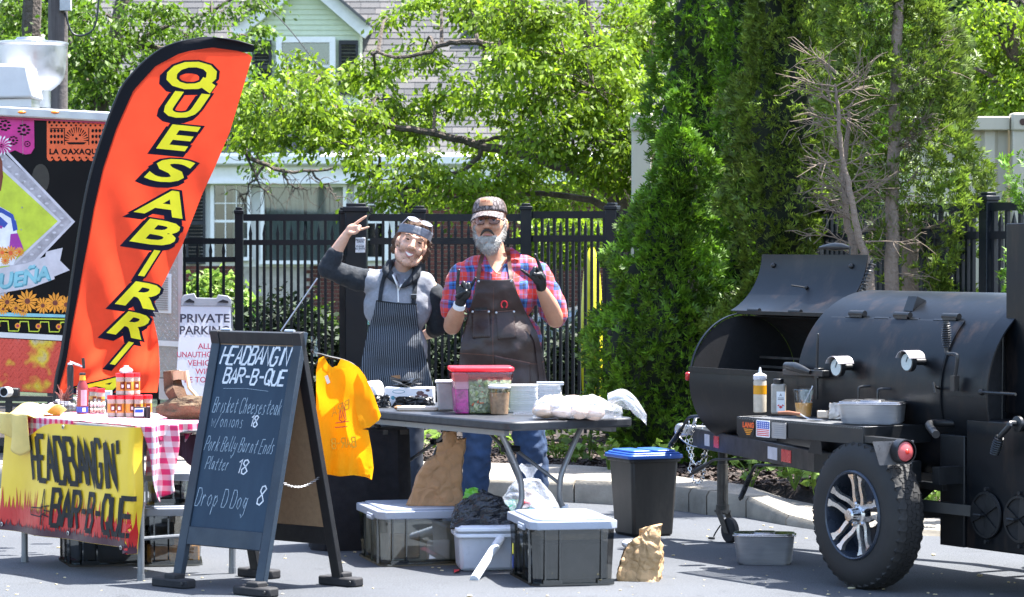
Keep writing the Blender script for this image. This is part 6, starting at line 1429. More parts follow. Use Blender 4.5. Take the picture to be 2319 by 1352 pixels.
# plastic totes
M_smoke = pane_mat('smoky_plastic', (.34, .33, .32), .16); M_clearp = pane_mat('cloudy_tote_plastic', (.62, .60, .55), .22); M_totelid = mk('frosted_blue_lid', (.38, .42, .50), .35, var=.06, bump=.05, transl=.2)
def tote(label, p, rz, w_, d_, h, body, contents, lid=True, latch=M_totelid):
    t = thing('storage_tote', label, 'storage box', p, rz)
    oc = lambda s_: [(.035*1 - s_, -s_), (w_ - .035 + s_, -s_), (w_ + s_, .035 - s_), (w_ + s_, d_ - .035 + s_), (w_ - .035 + s_, d_ + s_), (.035 - s_, d_ + s_), (-s_, d_ - .035 + s_), (-s_, .035 - s_)]
    mb = MB(); lo, hi = oc(-.012), oc(0); n = 8; vs_ = [(x, y, .006) for x, y in lo] + [(x, y, h - .04) for x, y in hi]
    mb.add(vs_, [tuple(range(n))[::-1]] + [(i, (i+1) % n, (i+1) % n + n, i + n) for i in range(n)]); mb.build('body', body, t)
    mb = MB(); pp = oc(-.004); mb.prism(oc(.0), 0, .012, lambda u, v, w__: (u, v, w__)); mb.build('base', M_smoke if body is M_smoke else M_clearp, t)
    for c, sz in [((x, -.003, h*.47), (.008, .012, h*.86)) for x in (.06, .13, w_-.07)] + [((-.003, y, h*.47), (.012, .008, h*.86)) for y in (.06, d_*.33, d_*.66)] + [((.095, -.004, .02), (.09, .014, .02)), ((w_-.05, -.004, .02), (.08, .014, .02))]:
        mb = MB(); mb.box(c, sz); mb.build('rib', M_smoke, t)
    if lid:
        mb = MB(); mb.prism(oc(.012), h - .05, h - .010, lambda u, v, w__: (u, v, w__)); mb.prism([(x*.9 + w_*.05, y*.92 + d_*.04) for x, y in oc(0)], h - .012, h, lambda u, v, w__: (u, v, w__)); mb.build('lid', M_totelid, t, bev=.005)
        mb = MB(); mb.box((-.016, d_*.3, h - .045), (.016, .14, .03)); mb.build('latch', latch, t, bev=.005)
        mb = MB(); mb.box((-.02, d_*.3, h - .045), (.012, .11, .012)); mb.build('handle', M_pvc, t, bev=.004)
    for c, sz, mat, nm_ in contents: mb = MB(); mb.box(c, sz, rz=.03); mb.build(nm_, mat, t, bev=.01)
    return t
M_dark = mk('dark_contents', (.05, .045, .045), .8, var=.5, vs=9); M_tan = mk('tan_contents', (.35, .27, .16), .8, var=.4, vs=9); M_crm = mk('cream_contents', (.42, .40, .33), .8, var=.3, vs=8); M_grn = mk('green_contents', (.06, .12, .04), .8, var=.5, vs=14); M_pbrn = mk('purple_brown_contents', (.12, .08, .09), .7, var=.5, vs=9)
tote('smoky plastic storage tote with frosted lid, nearest the camera under the table', G(1206, 1329), .19, .40, .60, .315, M_smoke,
  [((.2, .3, .11), (.34, .5, .18), M_dark, 'dark_bags'), ((.22, .29, .225), (.3, .46, .03), M_tan, 'brown_paper'), ((.05, .2, .12), (.03, .2, .14), M_pbrn, 'purple_packet')])
mb = MB(); mb.add([(.0, -.0, 0)], []) if False else None
tote('large clear storage tote of pale packets carrying the brown paper sack', G(862, 1284), .24, .50, .60, .285, M_clearp,
  [((.25, .3, .12), (.42, .54, .2), M_crm, 'pale_packets'), ((.13, .028, .10), (.15, .03, .13), M_tan, 'tan_packet'), ((.30, .026, .075), (.12, .03, .1), M_nap, 'white_packet'), ((.36, .06, .17), (.12, .03, .05), mk('dusty_red_packet', (.3, .08, .07), .6), 'red_packet'), ((.36, .07, .05), (.16, .04, .07), M_grn, 'green_vegetables')])
tote('dark smoky storage tote under the yellow banner', G(160, 1285), .30, .52, .42, .25, M_smoke, [((.26, .2, .1), (.44, .34, .15), M_dark, 'dark_contents')])
tote('clear storage tote with frosted lid and orange contents below the gingham tail', G(322, 1283), .12, .30, .40, .30, M_clearp, [((.15, .2, .06), (.26, .34, .09), mk('orange_peel', (.55, .26, .05), .7, var=.6, vs=26, bump=.8), 'orange_contents'), ((.1, .02, .16), (.12, .02, .12), M_dark, 'dark_cloth')])
u_ = tote('small clear tote stacked on the clear tote under the left table', G(322, 1283) + V((.02, .05, .302)), .12, .235, .34, .17, M_clearp, [((.1, .12, .05), (.16, .2, .07), M_pbrn, 'purple_contents')])
# sticker on the near tote
st = MB(); st.box((-.0125, .42, .14), (.002, .02, .05)); nt1 = [o for o in bpy.data.objects if o.name == 'storage_tote'][0]; st.build('yellow_sticker', M_yel, nt1); st = MB(); st.box((-.0125, .42, .075), (.002, .02, .06)); st.build('blue_sticker', M_blue, nt1)
# paper sack on the left tote
p = G(984, 1147, .287) + V((0, .12, 0)); t = thing('paper_sack', 'upright brown paper sack with rolled dark top on the clear tote', 'bag', p, .08)
def sack_top(x, y, z, v):
    sk = v*v; return (x*(1 - .0*v) + .055*sk - .0, y*(1-.45*v), z + .10*v*(x/.15 if x > 0 else x/.22) * 1.0)
mb = MB(); crumple(mb, .29, .17, .27, 20, .013, 9, .72, 2, sack_top); mb.build('sack', M_kraft, t, ang=30)
mb = MB(); crumple(mb, .075, .06, .10, 5, .012, 20, .9, 5); o = mb.build('twisted_top', M_kraft, t, ang=28); o.location = (.075, 0, .27)
# white rubbish bag
p = G(1190, 1200) + V((0, .1, 0)); t = thing('rubbish_bag', 'tied white see-through rubbish bag with green and red wrappers behind the tote', 'bag', p)
def rb_top(x, y, z, v): k = 1 - .62*max(0, v-.45)/.55; return (x*k + .02*v, y*k, z)
mb = MB(); crumple(mb, .36, .28, .28, 24, .018, 9, 1.0, 6, rb_top); mb.build('bag', M_film, t, ang=60)
mb = MB(); mb.sheet(20, 10, lambda u, v: V((.025 + (.018 + .05*v*v)*math.cos(u*6.28) + .01*math.sin(u*18)*v, (.012 + .02*v)*math.sin(u*6.28), .27 + .085*v + .012*math.sin(u*20)*v))); mb.build('knot_ears', M_film, t, ang=60)
for i, (x, y, z, r, mt, nm_) in enumerate([(-.09, -.065, .10, .08, mk('green_wrapper', (.02, .14, .09), .3, var=.5, vs=14, bump=.8, bs=30), 'green_wrapper'), (-.10, -.09, .05, .05, mk('red_wrapper', (.55, .05, .02), .3, var=.3, bump=.6, bs=30), 'red_wrapper'), (-.02, -.07, .13, .05, M_grn, 'dark_green_wrapper'),
    (.03, -.08, .09, .045, mk('teal_wrapper', (.04, .26, .32), .3, bump=.6, bs=30), 'teal_wrapper'), (.0, -.04, .20, .035, M_kraft, 'brown_paper'), (.04, -.02, .18, .04, M_kraft2, 'tan_paper'), (.09, -.06, .12, .06, M_nap, 'white_paper'), (.0, -.10, .15, .03, mk('red_tub', (.6, .03, .04), .3, bump=0), 'red_tub'), (.07, .02, .06, .09, M_nap, 'white_packaging')]):
    mb = MB(); mb.ball((x, y, z), (r, r*.7, r*.8), 14, 10); mb.v = [tuple(V(q) + (V(q)-V((x, y, z))).normalized()*r*.25*noise.noise(V(q)*30)) for q in mb.v]; mb.build(nm_, mt, t, ang=40)
# white bucket with black foil bag
p = G(1095, 1312) + V((0, .48, 0)); bk = thing('white_bucket', 'white square plastic bucket holding a shiny black bag', 'bucket', p, .12)
mb = MB(); tp_box(mb, .262, .287, .24, .265, 0, .225); mb.build('body', mk('bucket_plastic', (.60, .63, .70), .35, var=.06, transl=.15), bk, bev=.02)
for z, e in ((.168, .012), (.198, .016)): mb = MB(); mb.prism(rrect(-.148-e/2, -.148-e/2, .148+e/2, .148+e/2, .03), z, z+.018, lambda u, v, w_: (u, v, w_)); mb.build('rim', M_pvc, bk, bev=.004)
mb = MB(); mb.box((-.148, -.05, .19), (.02, .05, .035)); mb.build('lug', M_pvc, bk, bev=.004)
t = thing('foil_bag', 'crinkled shiny black bag with green edges bulging out of the white bucket', 'bag', p + V((-.01, -.0, .205)), .1); M_foil = mk('black_foil', (.02, .022, .027), .2, .35, var=.4, vs=16, bump=1, bs=34, bd=.012)
mb = MB(); crumple(mb, .33, .22, .16, 11, .03, 10, 1, 12, lambda x, y, z, v: (x*(1-.5*v**3), y*(1-.5*v**3), z*(.9 + .25*math.cos(x*9)))); mb.build('bag', M_foil, t, smooth=False)
mb = MB(); crumple(mb, .12, .1, .12, 10, .02, 18, .6, 15); o = mb.build('green_wrapper', mk('bright_green_wrapper', (.12, .38, .03), .35), t, ang=25); o.location = (-.05, .05, .07)
mb = MB(); mb.ball((-.01, -.02, .16), (.035, .03, .01)); mb.build('orange_scrap', M_egg, t)
mb = MB(); mb.sheet(6, 6, lambda u, v: G(1028 + u*12, 1292 + v*8) + V((0, .02, .004 + .012*u*v))); tag(mb.build('red_wrapper_scrap', M_redlid), 'tiny red wrapper scrap on the road left of the white bucket', 'wrapper')
# bin with blue lid
p = G(1458, 1212) + V((0, .03, 0)); tb = thing('rubbish_bin', 'scuffed black rubbish bin with blue flap lid standing by the kerb', 'bin', p, .42)
M_scuff = NT('scuffed_black_plastic'); t = M_scuff; n = t.noise(5, 8, .7, stretch=(1, 1, .5)); n2 = t.noise(26, 5, .7, stretch=(1, 1, .3)); c = t.ramp(n, [(.35, (.007, .0065, .0065)), (.55, (.022, .018, .015)), (.75, (.075, .06, .048))]); c = t.mix(.5, c, t.ramp(n2, [(.4, (.006, .006, .006)), (.7, (.028, .025, .022))]))
M_scuff = t.end(t.bsdf(c, .5, 0, t.bump(n2, .1, .003)))
mb = MB(); tp_box(mb, .245, .29, .245, .29, .0, .425); mb.build('body', M_scuff, tb, bev=.018)
mb = MB(); mb.prism(rrect(-.158, -.158, .158, .158, .03), .41, .428, lambda u, v, w_: (u, v, w_)); mb.build('rim', M_blackp, tb, bev=.004)
M_bluel = mk('blue_plastic_lid', (.018, .085, .36), .4, var=.08, bump=.05)
mb = MB(); mb.prism(rrect(-.168, -.168, .168, .168, .03), .428, .452, lambda u, v, w_: (u, v, w_)); mb.prism(rrect(-.155, -.155, .155, .155, .03), .450, .462, lambda u, v, w_: (u, v, w_)); mb.build('lid', M_bluel, tb, bev=.006)
for x in (-.075, .075): mb = MB(); mb.prism(rrect(x-.062, -.13, x+.062, .13, .02), .460, .474, lambda u, v, w_: (u, v, w_)); mb.build('flap', M_bluel, tb, bev=.005)
p = G(1450, 1318) + V((0, .1, 0)); t = thing('paper_bag', 'crumpled light brown paper bag standing open on the road by the tote', 'bag', p, -.1)
mb = MB(); crumple(mb, .225, .18, .21, 22, .017, 12, .9, 22, lambda x, y, z, v: (x*(1-.15*v) + .02*v, y*(1-.4*v), z*(1 + (x+.03)*2.2*v))); mb.build('bag', M_kraft2, t, ang=30)
mb = MB(); mb.ball((-.055, -.01, .172), (.03, .03, .02)); mb.build('paper_inside', M_nap, t)
# steel pans
def steel_pan(label, p, rz, w_, d_, h, lid=True, ta=.9):
    t = thing('steel_pan', label, 'pan', p, rz)
    def ring(s_, r): return rrect(-w_/2*s_, -d_/2*s_, w_/2*s_, d_/2*s_, r, 5)
    mb = MB(); r0, r1, r2 = ring(ta*.93, .04), ring(ta, .04), ring(1, .035); n = len(r0)
    vs_ = [(x, y, 0) for x, y in r0] + [(x, y, .012) for x, y in r1] + [(x, y, h-.014) for x, y in r2] + [(x*1.02, y*1.02, h-.012) for x, y in r2]
    fs_ = [tuple(range(n))[::-1]]
    for k in range(3): fs_ += [(k*n+i, k*n+(i+1) % n, (k+1)*n+(i+1) % n, (k+1)*n+i) for i in range(n)]
    mb.add(vs_, fs_); mb.build('pan', M_steel, t, ang=50)
    mb = MB(); mb.prism([(x*1.06, y*1.06) for x, y in r2], h - .012, h - .006, lambda u, v, w__: (u, v, w__)); mb.build('rim', M_chrome, t, bev=.002)
    if lid:
        mb = MB(); mb.prism([(x*1.0, y*1.0) for x, y in r2], h - .0055, h + .001, lambda u, v, w__: (u, v, w__)); mb.prism([(x*.35, y*.8) for x, y in r2], h + .001, h + .006, lambda u, v, w__: (u, v, w__)); mb.build('lid', M_chrome, t, bev=.003)
    return t
steel_pan('deep steel pan with lid standing on the road below the trailer tongue', G(1735, 1281) + V((0, .1, 0)), -.12, .30, .18, .155)
# ------------------------------------------------------------------ smoker trailer
J = V((1.178, 16.64, 0)); JZ = R(-59.1)
SM = thing('smoker_trailer', 'big black barrel smoker on a trailer with one lid open and one closed', 'smoker', J, JZ)
JM = Matrix.Translation(J) @ Matrix.Rotation(JZ, 4, 'Z')
def K(px, py, l):
    "local point on the plane l metres left of the trailer's centre line, seen at a pixel"
    r = (px - CX) / F; k = (r*(16.64 - .513*l) - 1.178 + .858*l) / (.513 + .858*r); d = 16.64 - .858*k - .513*l
    z = P(px, py, d).z; return V((k, -l, z))
def smoker_paint(name, dark=1.0):
    t = NT(name); n = t.noise(1.6, 6, .65, stretch=(1, 1, 2.5)); n2 = t.noise(60, 3, .6)
    c = t.ramp(n, [(.3, (.0018, .0027, .0042)), (.55, (.0032, .0046, .0068)), (.75, (.008, .0087, .010))])
    c = t.mix(t.ramp(t.noise(3.1, 7, .7, stretch=(2, 2, .5)), [(.52, 0), (.70, .7)]), c, (.040, .026, .019))
    r_ = t.ramp(n, [(.3, .32), (.7, .5)]); return t.end(t.bsdf(c, r_, 0, t.bump(n2, .12, .002), Specular_IOR_Level=.28))
M_smk = smoker_paint('smoker_paint'); M_smd = mk('soot_black', (.006, .006, .007), .8, var=.4); M_smf = mk('trailer_black', (.007, .008, .0095), .42, var=.3, vs=5, bump=.08)
M_worn = mk('worn_black_steel', (.06, .055, .05), .5, .4, var=.5, vs=14)
def arc_shell(mb, r, cz, k0, k1, f0, f1, n=40, nk=6, th=.006, kin=0):
    return mb.sheet(nk, n, lambda u, v: (k0 + (k1-k0)*u, -r*math.cos(R(f0+(f1-f0)*v)), cz + r*math.sin(R(f0+(f1-f0)*v))), -th)
LR, LZ, L0, L1 = .345, .887, .12, 1.24; RR_, RZ, R0_, R1_ = .46, .905, 1.24, 2.70
mb = MB(); arc_shell(mb, LR, LZ, L0, L1, 85, 368, 60); lb_ = mb.build('small_barrel', M_smk, SM)
mb = MB(); mb.lathe((L0 + .004, 0, LZ), [(0, 0), (LR-.008, 0)], 48, (1, 0, 0), cap=False); mb.build('end_plate', M_smd, lb_)
mb = MB(); arc_shell(mb, LR - .009, LZ, L0 + .01, L1 - .002, 85, 368, 50, th=.001); mb.build('sooty_lining', M_smd, lb_)
mb = MB()
for z, l0 in ((.80, .1), (.95, -.1), (1.0, -.15)): mb.bar((L0 + .02, -.28 if z < .9 else .1, z), (L1 - .02, -.28 if z < .9 else .1, z), .02, .012)
for i in range(46): k_ = L0 + .03 + i*.0235; mb.tube([(k_, -.3, .83), (k_, .3, .83)], .003, 4)
mb.build('cooking_grate', M_worn, lb_)
mb = MB(); mb.bar((L0, -LR*math.cos(R(8)) - .004, LZ + LR*math.sin(R(8)) + .008), (L1, -LR*math.cos(R(8)) - .004, LZ + LR*math.sin(R(8)) + .008), .02, .028); mb.build('lower_lip', M_smk, lb_)
mb = MB(); mb.bar((L0 + .0, -LR*math.cos(R(85)), LZ + LR + .010), (L1 - .1, -LR*math.cos(R(85)), LZ + LR + .010), .03, .018); mb.build('upper_lip', M_smk, lb_)
mb = MB(); mb.sheet(1, 50, lambda u, v: (L0 - .002 + u*.016, -(LR + .006)*math.cos(R(5 + 90*v)), LZ + (LR + .006)*math.sin(R(5 + 90*v))), .005); mb.build('rim_strip', M_smk, lb_)
# the open lid: the missing 77 degrees of the small barrel swung back about the hinge
H = V((0, LR*math.cos(R(85)), LR*math.sin(R(85)) + .014)); th_ = R(162)
def lidp(k, f, off=0):
    r = LR + .004 + off; l, z = r*math.cos(R(f)) - LR*math.cos(R(85)), r*math.sin(R(f)) - LR*math.sin(R(85)); c, s_ = math.cos(th_), math.sin(th_)
    l2, z2 = l*c - z*s_, l*s_ + z*c; return V((k, -(l2 + LR*math.cos(R(85)) - .0), LZ + z2 + LR*math.sin(R(85)) + .02))
mb = MB(); mb.sheet(8, 26, lambda u, v: lidp(.03 + u*.93, 84 - 63*v), .006); ld = mb.build('open_lid', M_smk, SM)
for k_ in (.15, .84): mb = MB(); c = lidp(k_, 31, -.004); mb.ball(c, (.016, .012, .014), 10, 7); mb.build('bolt', M_smf, ld)
mb = MB(); c = lidp(.52, 52, -.006); mb.tube([c, c + V((-.05, -.06, .012))], .005, 6); mb.ball(c, .011, 8, 6); mb.build('stop_rod', M_smf, ld)
a, b = lidp(.55, 21.5, .01), lidp(.80, 21.5, .01); mb = MB(); mb.tube([a, a + V((0, .0, .035))], .006, 6); mb.tube([b, b + V((0, .0, .035))], .006, 6); mb.tube([a + V((-.01, 0, .04)), a.lerp(b, .3) + V((0, 0, .045)), a.lerp(b, .5) + V((0, 0, .045)), a.lerp(b, .75) + V((0,0,.044)), b + V((0, 0, .04))], [.008, .018, .022, .018, .008], 12); mb.build('lid_handle', M_smf, ld)
def coil(mb, a, b, r, turns, wire=.0035, n=12, bulge=0.0):
    a, b = V(a), V(b); t_ = (b-a).normalized(); o = t_.orthogonal().normalized(); q = t_.cross(o); pts = []
    for i in range(turns*n+1):
        f = i/(turns*n); an = i/n*2*math.pi; rr = r*(1 + bulge*math.sin(f*math.pi)) ; pts.append(a.lerp(b, f) + (o*math.cos(an) + q*math.sin(an))*rr)
    mb.tube(pts, wire, 5)
mb = MB(); coil(mb, lidp(.97, 60, .03), lidp(.97, 28, .03), .016, 11); mb.tube([lidp(.97, 64, .03), lidp(.97, 24, .03)], .006, 6); mb.build('spring_handle', M_smf, ld)
for k_ in (.25, .62, .95): mb = MB(); mb.tube([(k_-.05, -LR*math.cos(R(86)), LZ + LR + .022), (k_+.05, -LR*math.cos(R(86)), LZ + LR + .022)], .012, 10); mb.build('lid_hinge', M_smf, SM)
# large barrel
mb = MB(); arc_shell(mb, RR_, RZ, R0_, R1_, 0, 360, 96, 10, th=.008); rb_ = mb.build('large_barrel', M_smk, SM)
mb = MB(); mb.lathe((R0_ + .004, 0, RZ), [(0, 0), (RR_-.006, 0)], 64, (1, 0, 0), cap=False); mb.build('end_plate', M_smd, rb_); mb = MB(); mb.lathe((R1_ - .09, 0, RZ), [(0, 0), (RR_-.010, 0)], 64, (1, 0, 0), cap=False); mb.build('end_plate', M_smd, rb_)
D0, D1, DF0, DF1 = 1.34, 2.37, -16, 45
def bpnt(k, f, off=0): return V((k, -(RR_+off)*math.cos(R(f)), RZ + (RR_+off)*math.sin(R(f))))
mb = MB(); mb.sheet(10, 40, lambda u, v: bpnt(D0 + (D1-D0)*u, DF0 + (DF1-DF0)*v, .010), -.008); dr_o = mb.build('barrel_door', M_smk, SM)
for k0, k1 in ((D0 - .008, D0 + .012), (D1 - .012, D1 + .008)):
    mb = MB(); mb.sheet(1, 40, lambda u, v: bpnt(k0 + (k1-k0)*u, DF0 + (DF1-DF0)*v, .017), .010); mb.build('door_strip', M_smk, dr_o)
mb = MB(); x = D0
for i in range(9):
    w_ = (D1-D0)/9; f_ = DF1 + (1.0 if i % 2 else 0); mb.sheet(2, 1, lambda u, v: bpnt(x + w_*u, f_ + v*1.3, .013), .006); x += w_
mb.build('door_top_seam', M_smf, dr_o)
for px in (1938, 2040, 2150):
    c = K(px, 716, .335); mb = MB(); q = bpnt(c.x, DF1 + 3, .024); mb.tube([q - V((.058, 0, 0)), q + V((.058, 0, 0))], .015, 12); mb.bar(q + V((-.05, -.004, -.012)), q + V((.05, -.004, -.012)), .02, .012); mb.build('hinge', M_smf, SM)
for px, py in ((1895, 832), (2055, 820)):
    c = K(px, py, .555); th = V((c.x, c.y, c.z)); mb = MB(); mb.lathe(th + V((0, .10, 0)), [(.016, 0), (.016, .085)], 14, (0, -1, 0)); mb.lathe(th, [(.043, -.022), (.046, -.02), (.046, .004), (.040, .006)], 26, (0, -1, 0)); g_ = mb.build('thermometer', M_smf, SM)
    mb = MB(); mb.lathe(th + V((0, -.0072, 0)), [(0, 0), (.039, 0), (.040, -.002)], 26, (0, -1, 0), cap=False); mb.build('dial', mk('dial_face', (.44, .50, .50), .25, var=.05, bump=0), g_)
    mb = MB(); mb.bar(th + V((0, -.0095, 0)), th + V((.012, -.0095, .026)), .003, .002); mb.build('needle', M_ink, g_)
    mb = MB(); mb.sheet(14, 1, lambda u, v: th + V((.052*math.cos(R(20 + 140*u)), -.030 + .095*v, .052*math.sin(R(20+140*u)))), .003); mb.build('hood', mk('grey_hood', (.34, .32, .33), .35, .5, var=.2), g_)
c = bpnt(1.88, 60, .0); mb = MB(); mb.add([c + V(q) for q in ((-.03, -.05, -.02), (.04, -.05, -.02), (.04, .035, .03), (-.03, .035, .03), (-.03, -.02, .05), (.04, -.02, .05))], [(0,1,5,4), (1,2,5), (2,3,4,5), (3,0,4), (0,3,2,1)]); mb.build('lifting_lug', M_smf, SM)
# coiled lifting handle, rods, hooks
def kt(mb, pts, l, r, n=8, sm=3): mb.tube(smooth_path([K(px, py, l if not isinstance(l, list) else l[i]) for i, (px, py) in enumerate(pts)], sm), r, n)
mb = MB(); kt(mb, [(2143, 727), (2143, 790)], .54, .010); coil(mb, K(2143, 730, .54), K(2143, 786, .54), .014, 11, .004, bulge=.45); kt(mb, [(2143, 785), (2145, 800), (2165, 803), (2168, 815), (2163, 850)], .52, .0085); mb.box(K(2162, 868, .50), (.03, .03, .07)); mb.build('coil_handle', M_smf, SM)
for pts in ([(1973, 874), (1948, 876), (1944, 884), (1944, 905)], [(2020, 880), (1992, 881), (1988, 890), (1988, 908)], [(2130, 880), (2118, 876), (2113, 866), (2118, 890)]): mb = MB(); kt(mb, pts, [.47, .52, .53, .53], .006); mb.build('bent_rod', M_smf, SM)
mb = MB(); kt(mb, [(1852, 755), (1850, 850), (1850, 905)], .50, .007); mb.bar(K(1780, 842, .47), K(1870, 846, .52), .04, .03); mb.box(K(1855, 845, .51), (.035, .035, .05)); mb.build('latch_bar', M_smf, SM, bev=.004)
mb = MB(); mb.tube([K(1780, 828, .5), K(1800, 831, .52), K(1815, 836, .53), K(1835, 843, .53)], [.018, .024, .020, .010], 12); mb.build('latch_handle', M_smf, SM)
mb = MB(); kt(mb, [(2222, 888), (2300, 893)], .47, .007); mb.ball(K(2222, 888, .47), .015); kt(mb, [(2270, 740), (2268, 990)], .30, .008); mb.build('damper_rod', M_smf, SM)
mb = MB(); kt(mb, [(2232, 955), (2180, 958), (2120, 958), (2104, 962), (2110, 972), (2120, 984)], [.3, .4, .52, .58, .64, .7], .018, 12); mb.lathe(K(2232, 955, .3), [(.034, -.03), (.034, .03)], 14, (1, 0, 0)); mb.build('drain_pipe', M_smf, SM)
# firebox with round dampers
def kbox(mb, k0, k1, l0, l1, z0, z1): mb.box(((k0+k1)/2, -(l0+l1)/2, (z0+z1)/2), (k1-k0, l1-l0, z1-z0)); return mb
fb_ = kbox(MB(), 2.54, 3.35, -.40, .455, .205, .80).build('firebox', M_smk, SM, bev=.008)
kbox(MB(), 2.36, 2.535, .42, .462, .205, .72).build('side_guard', M_smf, SM, bev=.003)
kbox(MB(), 2.38, 3.34, .05, .30, .74, .83).build('firebox_shoulder', M_smf, SM)
for px, py in ((2236, 1166), (2312, 1176)):
    c = K(px, py, .462); mb = MB(); mb.lathe(c, [(.10, 0), (.108, .004), (.106, .012), (.095, .012)], 32, (0, -1, 0), cap=False); d_ = mb.build('air_damper', M_smf, fb_)
    mb = MB(); mb.lathe(c + V((0, -.003, 0)), [(0, .0), (.098, 0)], 32, (0, -1, 0), cap=False); mb.build('damper_opening', M_smd, d_)
    mb = MB()
    for i in range(3):
        a0 = 2*math.pi*i/3 + .5; pts = [(c.x, c.z)] + [(c.x + .096*math.cos(a0 + j*.19), c.z + .096*math.sin(a0 + j*.19)) for j in range(6)]; mb.prism(pts, c.y - .008, c.y - .014)
    mb.build('damper_plate', M_smf, d_); mb = MB(); mb.tube([c + V((0, -.01, 0)), c + V((.0, -.04, 0)), c + V((-.04, -.045, 0))], .007, 8); mb.build('damper_knob', M_smf, d_)
    for z in (.12, -.12): mb = MB(); mb.tube([c + V((.02, -.01, z)), c + V((.02, -.03, z))], .009, 8); mb.build('stop_pin', M_smf, d_)
c = K(2308, 960, .47); mb = MB(); mb.lathe(c + V((0, 0, 0)), [(.036, 0), (.036, .014), (.02, .02)], 18, (0, -1, 0)); mb.tube(smooth_path([c, c + V((0, -.05, .004)), K(2285, 966, .53), K(2268, 985, .53), K(2262, 995, .53)], 4), .013, 10); coil(mb, K(2264, 990, .53), K(2252, 1028, .53), .017, 8, .005, bulge=.2); mb.tube([K(2264, 990, .53), K(2252, 1028, .53)], .010, 8); mb.build('door_handle', M_smf, fb_)
kbox(MB(), 2.635, 2.83, .10, .30, .80, 1.70).build('chimney', M_smk, SM, bev=.004)
kbox(MB(), 2.66, 2.86, .05, .22, .80, 1.74).build('chimney_cap', M_smf, SM, bev=.004)
# shelf of expanded metal
SK0, SK1, SL0, SL1, SZ = 1.21, 2.23, .34, .81, .758
sh_ = None
for k0, k1, l0, l1 in ((SK0, SK1, SL1-.008, SL1), (SK0, SK0+.008, SL0, SL1-.008), (SK1-.008, SK1, SL0, SL1-.008)):
    o = kbox(MB(), k0, k1, l0, l1, SZ-.085, SZ).build('shelf_skirt', M_smf, SM, bev=.002); sh_ = sh_ or o
mb = MB(); n = 50
for s_ in (1, -1):
    for i in range(-22, n+22):
        k_ = SK0 + i*(SK1-SK0)/n; a = (k_, SL0); b = (k_ + s_*.26, SL1)
        def cl(p, q):
            (x0, y0), (x1, y1) = p, q; t0, t1 = 0, 1
            for lo in ((SK0, 1), (SK1, -1)):
                pass
            if x1 != x0:
                ta, tb_ = (SK0+.006-x0)/(x1-x0), (SK1-.006-x0)/(x1-x0); t0, t1 = max(0, min(ta, tb_)), min(1, max(ta, tb_))
            return None if t0 >= t1 else ((x0+(x1-x0)*t0, y0+(y1-y0)*t0), (x0+(x1-x0)*t1, y0+(y1-y0)*t1))
        r = cl(a, b)
        if r: mb.bar((r[0][0], -r[0][1], SZ - .008 + .0015*s_), (r[1][0], -r[1][1], SZ - .008 + .0015*s_), .0055, .003)
mb.build('expanded_metal', mk('shelf_mesh_metal', (.34, .35, .36), .4, .5, var=.2), SM, smooth=False, kind='stuff')
for k_ in (1.5, 1.85): kbox(MB(), k_-.012, k_+.012, SL0, SL1-.01, SZ-.045, SZ-.014).build('shelf_bearer', M_smf, SM)
# stickers on the skirt
kbox(MB(), 1.225, 1.55, SL1+.001, SL1+.004, .655, .745).build('sticker_plate', M_smf, SM)
def plate(px0, px1, py0, py1, l, mat, name, par=None, r=.006, dz=.0):
    a = K((px0+px1)/2, (py0+py1)/2, l); w_ = K(px1, py0, l).x - K(px0, py0, l).x; h = K(px0, py0, l).z - K(px0, py1, l).z
    mb = MB(); mb.prism([(a.x+u, a.z+v) for u, v in rrect(-w_/2, -h/2, w_/2, h/2, r, 3)], a.y, a.y - .0015); return mb.build(name, mat, par or SM, smooth=False), a, w_, h
pl, a, w_, h = plate(1682, 1709, 950, 988, SL1+.005, M_blackp, 'maker_sticker', r=.02)
mb = MB()
for j in range(9): z = a.z - h*.34 + j*h*.022*2.6 - .0; ww = w_*.34*(1 - .08*(4-j if j < 4 else 0)); 
font_on(mb, 'LANG', a.x, a.z + h*.03, .034, lambda u, v, o: (a.x + (u-a.x)*w_/.095, a.y - .002 - o, v), .0003, bold=.002); mb.build('lettering', M_orange, pl, smooth=False)
mb = MB()
for j in range(4): mb.box((a.x, a.y - .0022, a.z - h*(.08 + .1*j)), (w_*(.74 - .14*j), .0008, h*.05))
mb.build('sticker_stripes', M_gold, pl)
pl, a, w_, h = plate(1713, 1744, 952, 990, SL1+.005, M_whitep, 'flag_sticker')
mb = MB(); mb.box((a.x, a.y-.0018, a.z + h*.22), (w_*.9, .0008, h*.42)); mb.build('blue_field', M_blue, pl)
mb = MB()
for j in range(4): mb.box((a.x, a.y-.0018, a.z - h*(.06 + .11*j)), (w_*.9, .0008, h*.055))
mb.build('red_stripes', M_redlid, pl); mb = MB()
for i in range(6):
    for j in range(3): mb.lathe((a.x + w_*(-.36 + .144*i), a.y - .0024, a.z + h*(.1 + .12*j)), [(0, 0), (w_*.035, 0)], 5, (0, -1, 0), cap=False)
mb.build('stars', M_whitep, pl, smooth=False)
pl, a, w_, h = plate(1748, 1781, 957, 993, SL1+.005, M_alu, 'serial_plate'); mb = MB()
for j in range(6): mb.box((a.x, a.y-.0018, a.z + h*(.33 - .13*j)), (w_*.7, .0006, h*.035))
mb.build('plate_lines', M_sgrey, pl)
